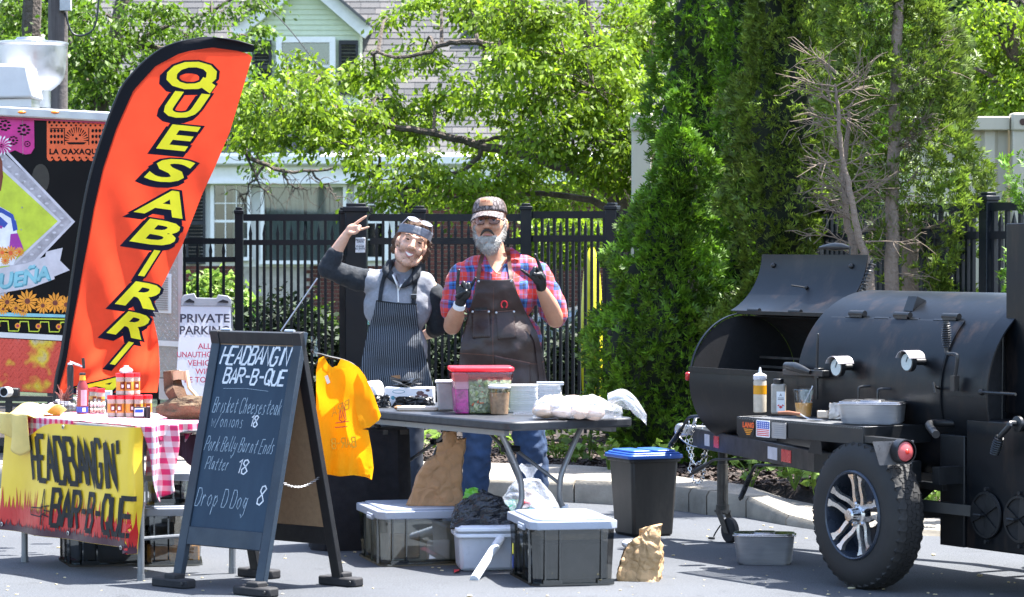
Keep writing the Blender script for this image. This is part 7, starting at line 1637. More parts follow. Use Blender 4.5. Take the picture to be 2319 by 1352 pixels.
# frame
ra, rb2 = V((-.27, -.03, .552)), V((1.62, -.60, .552)); mb = MB(); mb.bar(ra, rb2, .06, .105); fr0 = mb.build('tongue_rail', M_smf, SM, bev=.004)
mb = MB(); mb.bar((-.27, .03, .552), (1.62, .60, .552), .06, .105); mb.build('tongue_rail', M_smf, SM, bev=.004)
for s_ in (-1, 1): mb = MB(); mb.bar((1.60, s_*.60, .55), (3.3, s_*.60, .55), .06, .10) if s_ > 0 else mb.bar((1.60, s_*.60, .55), (2.36, s_*.60, .55), .06, .10); mb.build('frame_rail', M_smf, SM, bev=.004)
for k_ in (.55, 1.3, 1.95, 2.5): mb = MB(); ll = .6 if k_ > 1.3 else .05 + k_*.29; mb.bar((k_, -ll, .54), (k_, ll, .54), .05, .08); mb.build('cross_member', M_smf, SM)
for k_ in (.35, 1.05, 1.55, 2.4): mb = MB(); mb.bar((k_, -.12, .54), (k_, -.12, .62 if k_ < 1.2 else .5), .05, .05, (0, 1, 0)); mb.bar((k_, .12, .54), (k_, .12, .62 if k_ < 1.2 else .5), .05, .05, (0, 1, 0)); mb.build('barrel_saddle', M_smf, SM)
dirr = (rb2-ra).normalized()
def on_rail(px, w_, name, mat, t_h=.07):
    # along the rail's outer face
    best = min((i/2000 for i in range(2001)), key=lambda t_: abs(((JM @ ra.lerp(rb2, t_)).x / (JM @ ra.lerp(rb2, t_)).y * F + CX) - px)); c = ra.lerp(rb2, best) + V((0, -.0325, 0)); mb = MB(); mb.bar(c - dirr*w_/2, c + dirr*w_/2, .0025, t_h); return mb.build(name, mat, SM)
on_rail(1613, .085, 'white_reflector', M_silver2, .062); on_rail(1634, .085, 'red_reflector', mk('red_reflective', (.62, .03, .03), .3, bump=0), .062)
on_rail(1762, .145, 'white_reflector', M_silver2, .062); on_rail(1793, .145, 'red_reflector', MATS['red_reflective'], .062)
mb = MB(); mb.add([K(1830, 1025, .78), K(1862, 1030, .78), K(1858, 985, .80), K(1842, 985, .80)], [(0,1,2,3)]); mb.build('gusset', M_smf, SM)
# coupler, jack, chains, levers
mb = MB(); mb.bar((-.30, 0, .585), (-.46, 0, .585), .09, .05); mb.ball((-.47, 0, .58), (.045, .045, .04)); mb.tube([(-.36, 0, .60), (-.33, 0, .66), (-.28, 0, .665)], .010, 8); mb.build('coupler', M_alu, SM, bev=.005)
jx = K(1637, 1100, .03); jk = MB(); jk.tube([(jx.x, -.03, .74), (jx.x, -.03, .17)], .026, 16); jk_o = jk.build('jack_post', M_smf, SM)
mb = MB(); mb.tube([(jx.x, -.03, .42), (jx.x, -.03, .16)], .0305, 16); mb.tube([(jx.x, -.03, .20), (jx.x, -.03, .15)], .036, 14); mb.build('jack_sleeve', M_worn, jk_o)
cz = .067; cc = V((jx.x + .07, -.01, cz)); mb = MB()
for s_ in (-1, 1): mb.add([V((jx.x-.03, -.03+s_*.024, .165)), V((jx.x+.03, -.03+s_*.024, .165)), cc + V((.022, -.02+s_*.024, -.014)), cc + V((-.016, -.02+s_*.024, -.014)), V((jx.x-.03, -.03+s_*.028, .165)), V((jx.x+.03, -.03+s_*.028, .165)), cc + V((.022, -.02+s_*.028, -.014)), cc + V((-.016, -.02+s_*.028, -.014))], [(0,1,2,3),(7,6,5,4),(0,4,5,1),(1,5,6,2),(2,6,7,3),(3,7,4,0)])
mb.box((jx.x, -.03, .165), (.07, .06, .012)); mb.build('caster_fork', M_worn, jk_o)
mb = MB(); mb.lathe(cc + V((0, -.002, 0)), [(.02, 0), (.06, 0), (.067, .006), (.067, .030), (.06, .036), (.02, .036)], 26, (0, -1, 0)); mb.build('caster_wheel', M_rub, jk_o)
mb = MB(); mb.tube(smooth_path([(jx.x+.05, -.05, .38), (jx.x+.06, -.06, .30), (jx.x+.04, -.05, .22)], 3), .0025, 5); kt(mb, [(1632, 1190), (1622, 1205), (1617, 1215)], .05, .004); mb.box(K(1612, 1219, .05), (.035, .02, .012)); mb.build('cable', M_blackp, jk_o)
def chain(mb, pts, r=.008, wire=.0028, pitch=.021):
    p = smooth_path(pts, 24); L = [0]
    for a, b in zip(p, p[1:]): L.append(L[-1] + (b-a).length)
    n = int(L[-1]/pitch)
    for i in range(n):
        s_ = i*pitch; j = max(0, min(len(p)-2, int(np.searchsorted(L, s_))-1)); t_ = (p[j+1]-p[j]).normalized(); c = p[j].lerp(p[j+1], min(1, (s_-L[j])/max(1e-6, L[j+1]-L[j]))); o = t_.orthogonal().normalized(); o = o if i % 2 else t_.cross(o)
        mb.tube([c - t_*.013, c - t_*.007 + o*r, c + t_*.007 + o*r, c + t_*.013, c + t_*.007 - o*r, c - t_*.007 - o*r, c - t_*.013], wire, 5, cap=False)
def KP(pts, l): return [K(x, y, l) for x, y in pts]
mb = MB(); chain(mb, KP([(1560, 958), (1555, 985), (1560, 1020), (1572, 1050), (1590, 1040), (1598, 1000), (1590, 965)], .06)); chain(mb, KP([(1575, 958), (1566, 990), (1568, 1040), (1562, 1060), (1575, 1093), (1590, 1085), (1598, 1050), (1600, 1015), (1594, 970)], .04)); mb.build('safety_chain', M_chrome, SM)
mb = MB(); mb.tube(smooth_path(KP([(1545, 965), (1538, 985), (1550, 1000), (1575, 1012), (1592, 1005)], .08), 5), .004, 6); mb.tube(smooth_path(KP([(1590, 962), (1600, 955), (1622, 950), (1640, 944)], .05), 4), .003, 5); mb.build('breakaway_cable', M_alu, SM)
mb = MB(); kt(mb, [(1612, 941), (1572, 943), (1558, 948), (1545, 970)], .10, .008); coil(mb, K(1546, 968, .10), K(1518, 1010, .10), .012, 14, .0035); mb.tube([K(1546, 968, .10), K(1516, 1012, .10)], .007, 8); mb.build('spring_lever', M_smf, SM)
mb = MB(); kt(mb, [(1705, 1038), (1640, 1040), (1618, 1041), (1604, 1050)], .16, .007); mb.tube(KP([(1606, 1049), (1590, 1058), (1575, 1068), (1562, 1076)], .16), [.008, .013, .012, .006], 10); mb.build('grip_lever', M_smf, SM)
mb = MB(); kt(mb, [(1800, 1054), (1725, 1053), (1710, 1056), (1702, 1072)], .4, .008); coil(mb, K(1700, 1076, .4), K(1678, 1128, .4), .0115, 15, .0035); mb.tube([K(1702, 1070, .4), K(1676, 1132, .4)], .007, 8); mb.build('spring_lever', M_smf, SM)
mb = MB(); c = K(1566, 852, .30); mb.box(c + V((0, -.01, 0)), (.03, .05, .045)); mb.build('red_side_lamp', mk('red_lens', (.5, .02, .02), .2, bump=0), SM, bev=.01)
# axle, wheel and fender
def wheel(sgn, label=None):
    c = V((2.18, 0, .345)); ax = V((0, -sgn, 0)); base = c + ax*.71
    mb = MB(); prof = [(r_, z_*.72) for r_, z_ in [(.205, .0), (.225, -.006), (.262, -.010), (.300, -.004), (.322, .014), (.338, .030), (.344, .048), (.346, .115), (.344, .182), (.338, .200), (.322, .216), (.300, .234), (.262, .240), (.225, .236), (.205, .230), (.200, .20), (.200, .03)]]
    mb.lathe(base - ax*.045, prof, 72, ax, cap=False); ty = mb.build('tyre', M_tyre, SM)
    mb = MB()   # tread blocks
    a = ax.orthogonal().normalized(); b = ax.cross(a); nb = 84
    for i in range(nb):
        for j, (w0, w1, sh) in enumerate(((.015, .045, 0), (.048, .069, .35), (.072, .093, .7), (.096, .118, .2), (.121, .151, .5))):
            t0 = 2*math.pi*(i + sh + .06)/nb; t1 = 2*math.pi*(i + sh + .90)/nb; ro = .3485 if 0 < j < 4 else .347
            vs_ = []
            for r in (.341 if j not in (0, 4) else .333, ro):
                for t_, wa, wb in ((t0, w0, w1), (t1, w0, w1)):
                    zg = .008*(1 if i % 2 else -1)*(1 if t_ == t0 else -1)*.6
                    for w_ in (wa, wb): vs_.append(base - ax*.045 + (a*math.cos(t_) + b*math.sin(t_))*(r - (.012 if j in (0, 4) and ((w_ == w0) == (j == 0)) else 0)) + ax*(w_ + zg))
            mb.add(vs_, [(0,1,3,2),(4,6,7,5),(0,4,5,1),(2,3,7,6),(0,2,6,4),(1,5,7,3)])
    mb.build('tread', M_tyre, ty, smooth=False, kind='stuff')
    mb = MB(); mb.lathe(base, [(.205, -.03), (.210, .125), (.203, .133), (.196, .129), (.190, .107), (.185, .02), (.06, .015)], 56, ax, cap=False); rim = mb.build('rim', M_rimk, SM)
    f0 = base + ax*.078
    for i in range(10):
        an = 2*math.pi*i/10 + (.13 if i % 2 else -.13) + .35; e = 2*math.pi*(i//2*2 + .5)/10 + .35
        u = a*math.cos(an) + b*math.sin(an); m_ = a*math.cos(an*.6+e*.4) + b*math.sin(an*.6+e*.4); cc_ = a*math.cos(e) + b*math.sin(e)
        pts = [f0 + cc_*.03 + ax*.012, f0 + m_*.085 + ax*.022, f0 + u*.14 + ax*.036, f0 + u*.190 + ax*.050]
        mb = MB(); p = smooth_path(pts, 4); k = len(p)
        for q, (p0, p1) in enumerate(zip(p, p[1:])): pass
        side = [ax.cross((p[min(i_+1, k-1)] - p[max(i_-1, 0)]).normalized()).normalized() for i_ in range(k)]
        wd = [.013 - .003*math.sin(i_/k*3.1) + (.006 if i_ > k-3 else 0) for i_ in range(k)]
        vs_ = [];
        for i_ in range(k): vs_ += [p[i_] + side[i_]*wd[i_], p[i_] - side[i_]*wd[i_], p[i_] - side[i_]*wd[i_]*1.2 - ax*.02, p[i_] + side[i_]*wd[i_]*1.2 - ax*.02]
        fs_ = [(0,1,2,3), (k*4-1, k*4-2, k*4-3, k*4-4)]
        for i_ in range(k-1):
            for e_ in range(4): fs_.append((i_*4+e_, (i_+1)*4+e_, (i_+1)*4+(e_+1) % 4, i_*4+(e_+1) % 4))
        mb.add(vs_, fs_); mb.build('spoke', M_spoke, rim, ang=40)
    mb = MB(); mb.lathe(f0, [(.055, -.02), (.05, .012), (.034, .02), (.032, .065), (.026, .072), (0, .072)], 28, ax, cap=False); mb.build('hub_cap', M_chrome, rim)
    for i in range(5): q = a*math.cos(i*1.2566+.3) + b*math.sin(i*1.2566+.3); mb = MB(); mb.lathe(f0 + q*.052, [(.011, .0), (.011, .022), (.006, .028)], 8, ax); mb.build('lug_nut', M_chrome, rim)
def tyre_mat():
    t = NT('tyre_rubber'); n = t.noise(7, 5, .6); n2 = t.noise(50, 4); c = t.ramp(n, [(.3, (.008, .008, .0085)), (.7, (.017, .0165, .016))]); return t.end(t.bsdf(c, .72, 0, t.bump(n2, .3, .003)))
M_tyre = tyre_mat(); M_rimk = mk('black_rim', (.035, .045, .065), .3, .3, var=.2); M_spoke = mk('machined_spoke', (.62, .60, .58), .28, .9, var=.06, bump=.02)
wheel(1); wheel(-1)
mb = MB(); mb.bar((2.18, -.62, .345), (2.18, .72, .345), .06, .06); mb.build('axle', M_smf, SM)
mb = MB(); mb.bar((2.75, -.30, .36), (2.30, -.62, .40), .05, .05); mb.bar((2.0, -.6, .40), (2.36, -.6, .40), .05, .02); mb.build('leaf_spring', M_smf, SM)
mb = MB(); mb.bar(K(2060, 1155, .1), K(2140, 1155, .1), .05, .075); mb.bar(K(2058, 1140, .3), K(2105, 1100, .2), .06, .05); mb.build('rear_strut', M_smf, SM)
# tail lamp on its bracket, faces backwards
c = V((2.235, -.80, .62)); mb = MB(); c = K(2020, 1027, .74); k_ = 2.50
mb = MB(); mb.add([(k_, -.965, .708), (k_, -.73, .708), (k_, -.745, .60), (k_, -.925, .60), (k_+.004, -.965, .708), (k_+.004, -.73, .708), (k_+.004, -.745, .60), (k_+.004, -.925, .60)], [(3,2,1,0),(4,5,6,7),(0,1,5,4),(1,2,6,5),(2,3,7,6),(3,0,4,7)]); br = mb.build('lamp_bracket', mk('grey_bracket', (.20, .20, .21), .35, .5, var=.3), SM)
lc = V((k_+.006, -.817, .662)); mb = MB(); mb.bar((2.22, -.78, .70), (k_, -.80, .70), .05, .03); mb.build('lamp_arm', M_smf, SM); mb = MB(); mb.lathe(lc, [(.052, 0), (.056, .004), (.056, .055), (.050, .055)], 28, (1, 0, 0), cap=False); mb.build('lamp_housing', M_blackp, SM)
mb = MB(); mb.lathe(lc, [(.049, 0), (.050, .03), (.044, .048), (.025, .058), (0, .061)], 28, (1, 0, 0), cap=False); lamp = mb.build('tail_lamp', mk('faded_red_lens', (.55, .10, .10), .25, bump=.02), SM)
mb = MB(); mb.ball(lc + V((.06, 0, 0)), (.006, .012, .012)); mb.build('lamp_centre', mk('bright_red_lens', (.8, .05, .03), .2, bump=0), lamp)
for dy, dz in ((-.03, .012), (.03, .012), (0, -.034)): mb = MB(); mb.ball(lc + V((.047, dy, dz)), .0045, 7, 5); mb.build('screw', M_chrome, lamp)
mb = MB(); mb.bar(K(1990, 1066, .3), K(2140, 1084, .3), .03, .04); mb.bar(K(2060, 1095, .5), K(2140, 1105, .5), .03, .03); mb.build('rear_rail', M_smf, SM)
# ------------------------------------------------------------------ things on the smoker's shelf
SZt = SZ + .001
def os_(px, py): return G(px, py, SZt)
p = os_(1721, 934); t = thing('squeeze_bottle', 'clear squeeze bottle two thirds full of yellow oil with pointed nozzle', 'bottle', p)
mb = MB(); mb.lathe((0,0,0), [(.030, 0), (.033, .004), (.033, .155), (.030, .165)], 24); mb.build('bottle', mk('cloudy_bottle', (.62, .56, .46), .3, bump=0, transl=.3), t)
mb = MB(); mb.lathe((0,0,.092), [(.0335, 0), (.0335, .045)], 24, cap=False); mb.build('oil', mk('amber_oil', (.85, .40, .02), .2, bump=0, transl=.3), t)
mb = MB(); mb.lathe((0,0,.165), [(.032, 0), (.034, .003), (.034, .022), (.02, .03), (.008, .035), (.005, .058), (.003, .062)], 22); mb.build('nozzle_cap', mk('frosted_cap', (.68, .70, .76), .35, bump=0, transl=.2), t)
p = os_(1763, 937); t = thing('spice_jar', 'grey plastic spice bottle with black cap and lobster label', 'bottle', p, -.2)
mb = MB(); mb.prism(rrect(-.036, -.024, .036, .024, .012), 0, .15, lambda u, v, w_: (u, v, w_)); mb.build('bottle', mk('grey_spice', (.34, .31, .27), .4, var=.2, vs=30), t, bev=.008)
mb = MB(); mb.lathe((0,0,.15), [(.026, 0), (.026, .022), (.022, .025)], 18); mb.build('cap', M_blackp, t)
mb = MB(); mb.box((.014, -.0255, .062), (.042, .001, .10)); l_ = mb.build('label', M_note, t)
mb = MB(); 
for pts in ([(-.010, .0), (.0, .008), (.010, .0), (.0, -.008)], [(-.018, .006), (-.008, .014), (-.006, .004)], [(.018, .006), (.008, .014), (.006, .004)]): mb.prism([(.014+x, .035+y) for x, y in pts], -.0262, -.027)
mb.build('lobster_picture', M_redlid, l_, smooth=False)
mb = MB(); font_on(mb, 'A', .014, .088, .02, lambda u, v, o: (u, -.0264-o, v), .0003); mb.box((.014, -.0264, .08), (.03, .0006, .003)); mb.box((.014, -.0264, .072), (.03, .0006, .003)); mb.build('lettering', M_ink, l_, smooth=False)
p = os_(1820, 944); t = thing('sauce_cup', 'clear cup half full of orange sauce with a spoon standing in it', 'cup', p)
mb = MB(); mb.lathe((0,0,0), [(.036, 0), (.039, .003), (.052, .13), (.056, .133), (.055, .137)], 26, cap=False); mb.build('cup', M_cpl, t)
mb = MB(); mb.lathe((0,0,.002), [(.035, 0), (.0435, .066)], 26); mb.build('sauce', mk('orange_sauce', (.70, .36, .09), .3, bump=0), t)
mb = MB(); mb.tube([(.0, .01, .06), (.04, .0, .14), (.044, 0, .152)], [.004, .006, .008], 8, flat=.5); tag(mb.build('spoon', M_pvc, None), 'pale plastic spoon standing in the sauce cup', 'spoon').location = p
p = os_(1812, 950); t = thing('spatula', 'steel spatula with brown wooden handle lying on the mesh shelf', 'spatula', p, -.35)
mb = MB(); mb.tube([(-.11, 0, .03), (-.06, 0, .032), (.0, 0, .026)], [.007, .010, .008], 10); mb.build('handle', mk('brown_wood_handle', (.25, .09, .04), .5), t)
mb = MB(); mb.tube([(.0, 0, .026), (.025, 0, .012), (.045, 0, .004)], .004, 6); mb.box((.075, 0, .0025), (.07, .06, .002), ry=.04); mb.build('blade', M_steel, t)
p = os_(1865, 948); t = thing('butter_block', 'small cream block in torn paper on the mesh shelf', 'food', p + V((0, .02, 0)), -.3); mb = MB(); mb.box((0, 0, .02), (.055, .03, .036)); mb.build('block', mk('cream_block', (.62, .50, .38), .6), t, bev=.005)
p = os_(1893, 949); t = thing('crumpled_cloth', 'crumpled pale cloth wedged against the steel pan on the shelf', 'cloth', p + V((0, .04, 0))); mb = MB(); crumple(mb, .075, .07, .075, 12, .014, 24, .8, 31); mb.build('cloth', mk('pale_cloth', (.66, .58, .50), .8), t, ang=30)
p = os_(1985, 962) + V((.0, .13, 0)); steel_pan('shallow steel pan with flat lid on the smoker shelf', p, R(-14), .30, .26, .105, ta=.93)
# ------------------------------------------------------------------ people: one continuous skin per body, clothes as their own shells
def blob(name, parts, voxel, mat, parent, smooth=6, disp=None, factor=.5):
    mb = MB()
    for q in parts:
        if q[0] == 'e':
            _, c, r = q[:3]; rot = Euler(q[3]).to_matrix() if len(q) > 3 else None
            mb.ball(c, r, 20, 14, rot)
        else:
            pts, rs = [V(p) for p in q[1]], q[2]
            sm = smooth_path(pts, 4) if len(pts) > 2 else pts
            if len(pts) > 2: rr = [float(np.interp(i/4, range(len(rs)), rs)) for i in range(len(sm))]
            else: rr = list(rs)
            mb.tube(sm, rr, 16)
            for p, r in ((sm[0], rr[0]), (sm[-1], rr[-1])): mb.ball(p, r*.995, 14, 10)
    me = mb.mesh(name, mat, False); o = bpy.data.objects.new(name, me); COL.objects.link(o)
    m = o.modifiers.new('r', 'REMESH'); m.mode = 'VOXEL'; m.voxel_size = voxel
    if smooth: s_ = o.modifiers.new('s', 'SMOOTH'); s_.factor = factor; s_.iterations = smooth
    dg = bpy.context.evaluated_depsgraph_get(); me2 = bpy.data.meshes.new_from_object(o.evaluated_get(dg)); bpy.data.objects.remove(o)
    n = len(me2.vertices); co = np.empty(n*3, dtype=np.float32); me2.vertices.foreach_get('co', co); co = co.reshape(-1, 3)
    if disp:
        no = np.empty(n*3, dtype=np.float32); me2.vertices.foreach_get('normal', no); no = no.reshape(-1, 3)
        for i in range(n): co[i] += no[i]*disp(V(co[i]))
    Mi = wm(parent).inverted(); A = np.array(Mi); co = co @ A[:3, :3].T + A[:3, 3]
    me2.vertices.foreach_set('co', co.astype(np.float32).ravel()); me2.polygons.foreach_set('use_smooth', [True]*len(me2.polygons)); me2.materials.clear(); me2.materials.append(mat); me2.update(); me2.name = name
    return link(name, me2, parent)
def bvh_of(objs):
    vs, fs = [], []
    for o in objs:
        M = wm(o); b = len(vs); vs += [M @ v.co for v in o.data.vertices]; fs += [tuple(i + b for i in p.vertices) for p in o.data.polygons]
    return BVHTree.FromPolygons(vs, fs)
CAMP = V((0, 0, CAMZ))
def drape(name, poly, bvh, off, mat, parent, thr=7, it=14, d_def=18.4, fold=None, taut=True, thick=.0):
    "cloth cut along a pixel outline, laid over a body and pulled taut"
    vs, fs = subdiv(poly, [tuple(t) for t in tessellate_polygon([[V((x, y, 0)) for x, y in poly]])], thr)
    n = len(vs); dirs = [(P(x, y, 18.5) - CAMP).normalized() for x, y in vs]; hit = np.full(n, np.nan)
    for i, d in enumerate(dirs):
        h = bvh.ray_cast(CAMP, d)
        if h[0] is not None: hit[i] = h[3] - off
    nb = [set() for _ in range(n)]
    for f in fs:
        for a, b in zip(f, f[1:] + f[:1]): nb[a].add(b); nb[b].add(a)
    t = np.where(np.isnan(hit), np.nanmean(hit) if not np.all(np.isnan(hit)) else d_def, hit); lim = np.where(np.isnan(hit), 1e9, hit)
    t0 = t.copy()
    for k in range(it):
        av = np.array([np.mean([t[j] for j in q]) if q else t[i] for i, q in enumerate(nb)]); t = np.minimum(lim, av) if taut else av
    P3 = [CAMP + d*(t[i] - (fold(vs[i][0], vs[i][1]) if fold else 0)) for i, d in enumerate(dirs)]
    mb = MB(); a = []
    for f in fs:
        (x0, y0), (x1, y1), (x2, y2) = (vs[i] for i in f); a.append(f if (x1-x0)*(y2-y0)-(x2-x0)*(y1-y0) < 0 else f[::-1])
    mb.add(P3, a)
    if thick:
        e = {}; 
        for f in a:
            for p, q in zip(f, f[1:] + f[:1]): e[(p, q)] = 1
        P4 = [p + (p-CAMP).normalized()*thick for p in P3]; nn = len(P3); mb.add(P4, [f[::-1] for f in a]); mb.f += [(q, p, p+nn, q+nn) for p, q in e if (q, p) not in e]
    return mb.build(name, mat, parent, world=True, ang=180)
def px_ribbon(pts, w, n=6):
    p = smooth_path([V((x, y, 0)) for x, y in pts], n); L, R_ = [], []
    for i in range(len(p)):
        t = (p[min(i+1, len(p)-1)] - p[max(i-1, 0)]).normalized(); nn = V((-t.y, t.x, 0)); L.append(p[i] + nn*w/2); R_.append(p[i] - nn*w/2)
    return [(q.x, q.y) for q in L] + [(q.x, q.y) for q in reversed(R_)]
def skin_mat(name, col, red):
    t = NT(name); n = t.noise(14, 5, .6); n2 = t.noise(55, 4, .6); c = t.ramp(n, [(.3, tuple(x*.84 for x in col)), (.7, tuple(min(1, x*1.1) for x in col))]); c = t.mix(t.ramp(n2, [(.45, 0), (.75, .35)]), c, red)
    return t.end(t.bsdf(c, .48, 0, t.bump(t.noise(260, 3), .15, .001), Subsurface_Weight=.12, Subsurface_Radius=(.01, .004, .002), Subsurface_Scale=.6))
M_skin1 = skin_mat('fair_skin', (.58, .34, .235), (.54, .24, .16)); M_skin2 = skin_mat('ruddy_skin', (.50, .26, .165), (.46, .17, .11))
M_lip = mk('lips', (.42, .16, .14), .5, bump=0); M_tooth = mk('teeth', (.72, .68, .60), .25, bump=0); M_eyew = mk('eye_white', (.65, .62, .60), .2, bump=0); M_iris = mk('dark_iris', (.03, .02, .015), .15, bump=0); M_browh = mk('brown_hair', (.085, .045, .025), .7, var=.4, vs=40, bump=.5, bs=200, island=.4)
M_greyb = mk('grey_beard', (.36, .34, .31), .75, var=.25, vs=30, bump=.9, bs=170, bd=.006, island=.3); M_darkh = mk('dark_moustache', (.045, .032, .026), .7, bump=.6, bs=200, island=.4)
def hairs(name, bvh, n, region, L, W, mat, parent, direc, rg, lift=.0):
    "short strands rooted on a surface; region(local) -> bool, direc(local, normal) -> V; HM = head frame"
    pts = []; D = []
    k = 0
    while len(pts) < n and k < n*12:
        k += 1; u = V((rg.gauss(0, 1), rg.gauss(0, 1), rg.gauss(0, 1))).normalized(); o = HM @ V((0, 0, -.02)); d3 = (HM.to_3x3() @ u).normalized()
        h = bvh.ray_cast(o + d3*.4, -d3)
        if h[0] is None: continue
        l = HM.inverted() @ h[0]
        if not region(l): continue
        q = direc(l, h[1]).normalized(); pts.append(h[0] + q*L*.3 + h[1]*lift); D.append(q)
    if not pts: return
    vs = leaf_quads(np.array([tuple(p) for p in pts]), L, W, np.array([tuple(q) for q in D]))
    M = np.array(wm(parent).inverted()); vs = vs @ M[:3, :3].T + M[:3, 3]
    return link(name, crown_mesh(name, vs, mat), parent)
def plaid():
    t = NT('plaid_flannel'); sx = t.n('SeparateXYZ'); t.l(t.co(), sx.inputs[0]); Z = (0, 0, 0)
    wob = t.math('MULTIPLY', t.math('SUBTRACT', t.noise(5, 2), .5), .05)
    def st(ax, per, ph, lo, hi):
        f = t.math('FRACT', t.math('ADD', t.math('MULTIPLY', t.math('ADD', sx.outputs[ax], wob), 1/per), ph)); return t.math('MULTIPLY', t.math('GREATER_THAN', f, lo), t.math('LESS_THAN', f, hi))
    red, blu, wht, nav = (.56, .032, .022), (.014, .07, .25), (.20, .18, .27), (.006, .010, .035)
    def axis(a, ph): 
        c = t.mix(st(a, .105, ph, .0, .46), red, blu); c = t.mix(st(a, .105, ph, .18, .27), c, nav); c = t.mix(st(a, .105, ph, .70, .735), c, wht); c = t.mix(st(a, .105, ph, .36, .40), c, (.12, .30, .55)); return c
    c = t.mix(.5, axis('X', .1), axis('Z', .3)); 
    n = t.noise(40, 3); c = t.mix(1, c, t.ramp(n, [(.3, .85), (.7, 1.15)]), 'MULTIPLY')
    return t.end(t.bsdf(c, .85, 0, t.bump(t.noise(16, 5), .35, .012), Sheen_Weight=.2))
def striped():
    t = NT('striped_denim'); sx = t.n('SeparateXYZ'); t.l(t.co(), sx.inputs[0]); w_ = t.math('MULTIPLY', t.math('SUBTRACT', t.noise(4, 2), .5), .03)
    f = t.math('FRACT', t.math('MULTIPLY', t.math('ADD', t.math('ADD', sx.outputs['X'], w_), t.math('MULTIPLY', sx.outputs['Z'], .06)), 1/.0125)); c = t.mix(t.math('GREATER_THAN', f, .76), (.012, .016, .024), (.16, .18, .21))
    return t.end(t.bsdf(c, .85, 0, t.bump(t.noise(14, 4), .3, .01)))
def leather():
    t = NT('brown_leather'); n = t.noise(4, 7, .65); n2 = t.noise(50, 4); c = t.ramp(n, [(.3, (.015, .007, .006)), (.6, (.032, .015, .0125)), (.8, (.065, .034, .028))])
    return t.end(t.bsdf(c, t.ramp(n, [(.3, .35), (.7, .55)]), 0, t.bump(t.noise(18, 5), .35, .008)))
M_plaid, M_strp, M_leath = plaid(), striped(), leather(); M_strap = mk('brown_strap', (.10, .04, .025), .5, var=.3)
M_heather = mk('heather_grey', (.23, .24, .27), .9, var=.14, vs=60, bump=.4, bs=24, bd=.008); M_char = mk('charcoal_jersey', (.012, .016, .022), .9, var=.2, vs=30, bump=.4, bs=22, bd=.008)
M_jean = mk('blue_jeans', (.014, .035, .085), .85, var=.45, vs=5, bump=.4, bs=24, bd=.01); M_dkpant = mk('dark_trousers', (.02, .026, .04), .85, var=.3); M_nitr = glove_black(); M_shoe = mk('dark_shoe', (.03, .026, .024), .6)
rgp = random.Random(11)
def wr_fold(sc_, amp, seed=0):
    def f(p): return amp*(1 - 2*abs(noise.noise(V((p.x*sc_, p.y*sc_*.6, p.z*sc_*.55)) + V((seed, 0, 0))))) * .6 + amp*.5*noise.noise(p*sc_*2.3 + V((0, seed, 0)))
    return f
def head_parts(M, s=1.0, wide=1.0):
    T = lambda x, y, z: M @ (V((x*wide, y, z))*s); e = M.to_euler(); e = (e.x, e.y, e.z); q = lambda c, r: ('e', T(*c), tuple(k*s for k in (r[0]*wide, r[1], r[2])), e)
    return [q((0, .02, .035), (.077, .098, .09)), q((0, -.015, -.012), (.068, .085, .085)), q((0, -.035, -.075), (.050, .056, .042)), q((0, -.078, -.104), (.024, .022, .020)),
      ('c', [T(0, -.090, .020), T(0, -.108, .002), T(0, -.119, -.021)], [.009*s, .011*s, .0145*s]), q((-.013, -.103, -.024), (.010, .012, .009)), q((.013, -.103, -.024), (.010, .012, .009)),
      ('c', [T(-.046, -.078, .034), T(0, -.095, .031), T(.046, -.078, .034)], [.010*s, .010*s, .010*s]), q((-.038, -.074, -.026), (.024, .022, .022)), q((.038, -.074, -.026), (.024, .022, .022)),
      q((-.080, .005, -.008), (.010, .020, .031)), q((.080, .005, -.008), (.010, .020, .031)), ('c', [T(-.064, -.01, -.05), T(-.046, -.045, -.088), T(0, -.066, -.102), T(.046, -.045, -.088), T(.064, -.01, -.05)], [.016*s, .018*s, .02*s, .018*s, .016*s])]
def fist(px, D, spec):
    pass
def PP(pts, d0): return [P(x, y, d0 + dz) for x, y, dz in pts]

# ---- bearded man
d0 = 18.6; m1 = thing('person', 'bearded man in patterned cap, plaid shirt and brown leather apron raising both black gloved hands', 'person', (P(1140, 900, d0).x, d0, 0))
HM = Matrix.Translation(P(1109, 507, d0 - .03)) @ Euler((R(-5), R(-2), R(-7))).to_matrix().to_4x4(); HS = 1.2
armL = [(1048, 628, -.0), (1030, 690, -.03), (1024, 738, -.06)]; foreL = [(1024, 738, -.06), (1032, 716, -.16), (1040, 694, -.25)]
armR = [(1216, 626, -.0), (1244, 680, -.03), (1258, 722, -.06)]; foreR = [(1258, 722, -.06), (1244, 690, -.15), (1226, 655, -.24)]
hLp = [('e', P(1050, 662, d0-.30), (.046, .030, .050), (0, .1, 0)), ('c', PP([(1040, 692, -.25), (1046, 674, -.28)], d0), [.030, .034])]
hLf = [('c', PP([(1036, 655, -.30), (1037, 634, -.305), (1039, 612, -.31)], d0), [.0125, .011, .0095]), ('c', PP([(1048, 646, -.32), (1050, 640, -.345), (1053, 652, -.352)], d0), [.012, .0125, .011]), ('c', PP([(1058, 648, -.315), (1061, 643, -.34), (1063, 655, -.346)], d0), [.012, .012, .010]),
   ('c', PP([(1064, 654, -.30), (1071, 641, -.31), (1077, 630, -.315)], d0), [.0105, .0095, .008]), ('c', PP([(1036, 672, -.31), (1046, 664, -.345), (1056, 660, -.358)], d0), [.014, .013, .011])]
hRp = [('e', P(1221, 630, d0-.29), (.042, .030, .050), (0, -.35, 0)), ('c', PP([(1226, 655, -.24), (1225, 642, -.27)], d0), [.030, .034])]
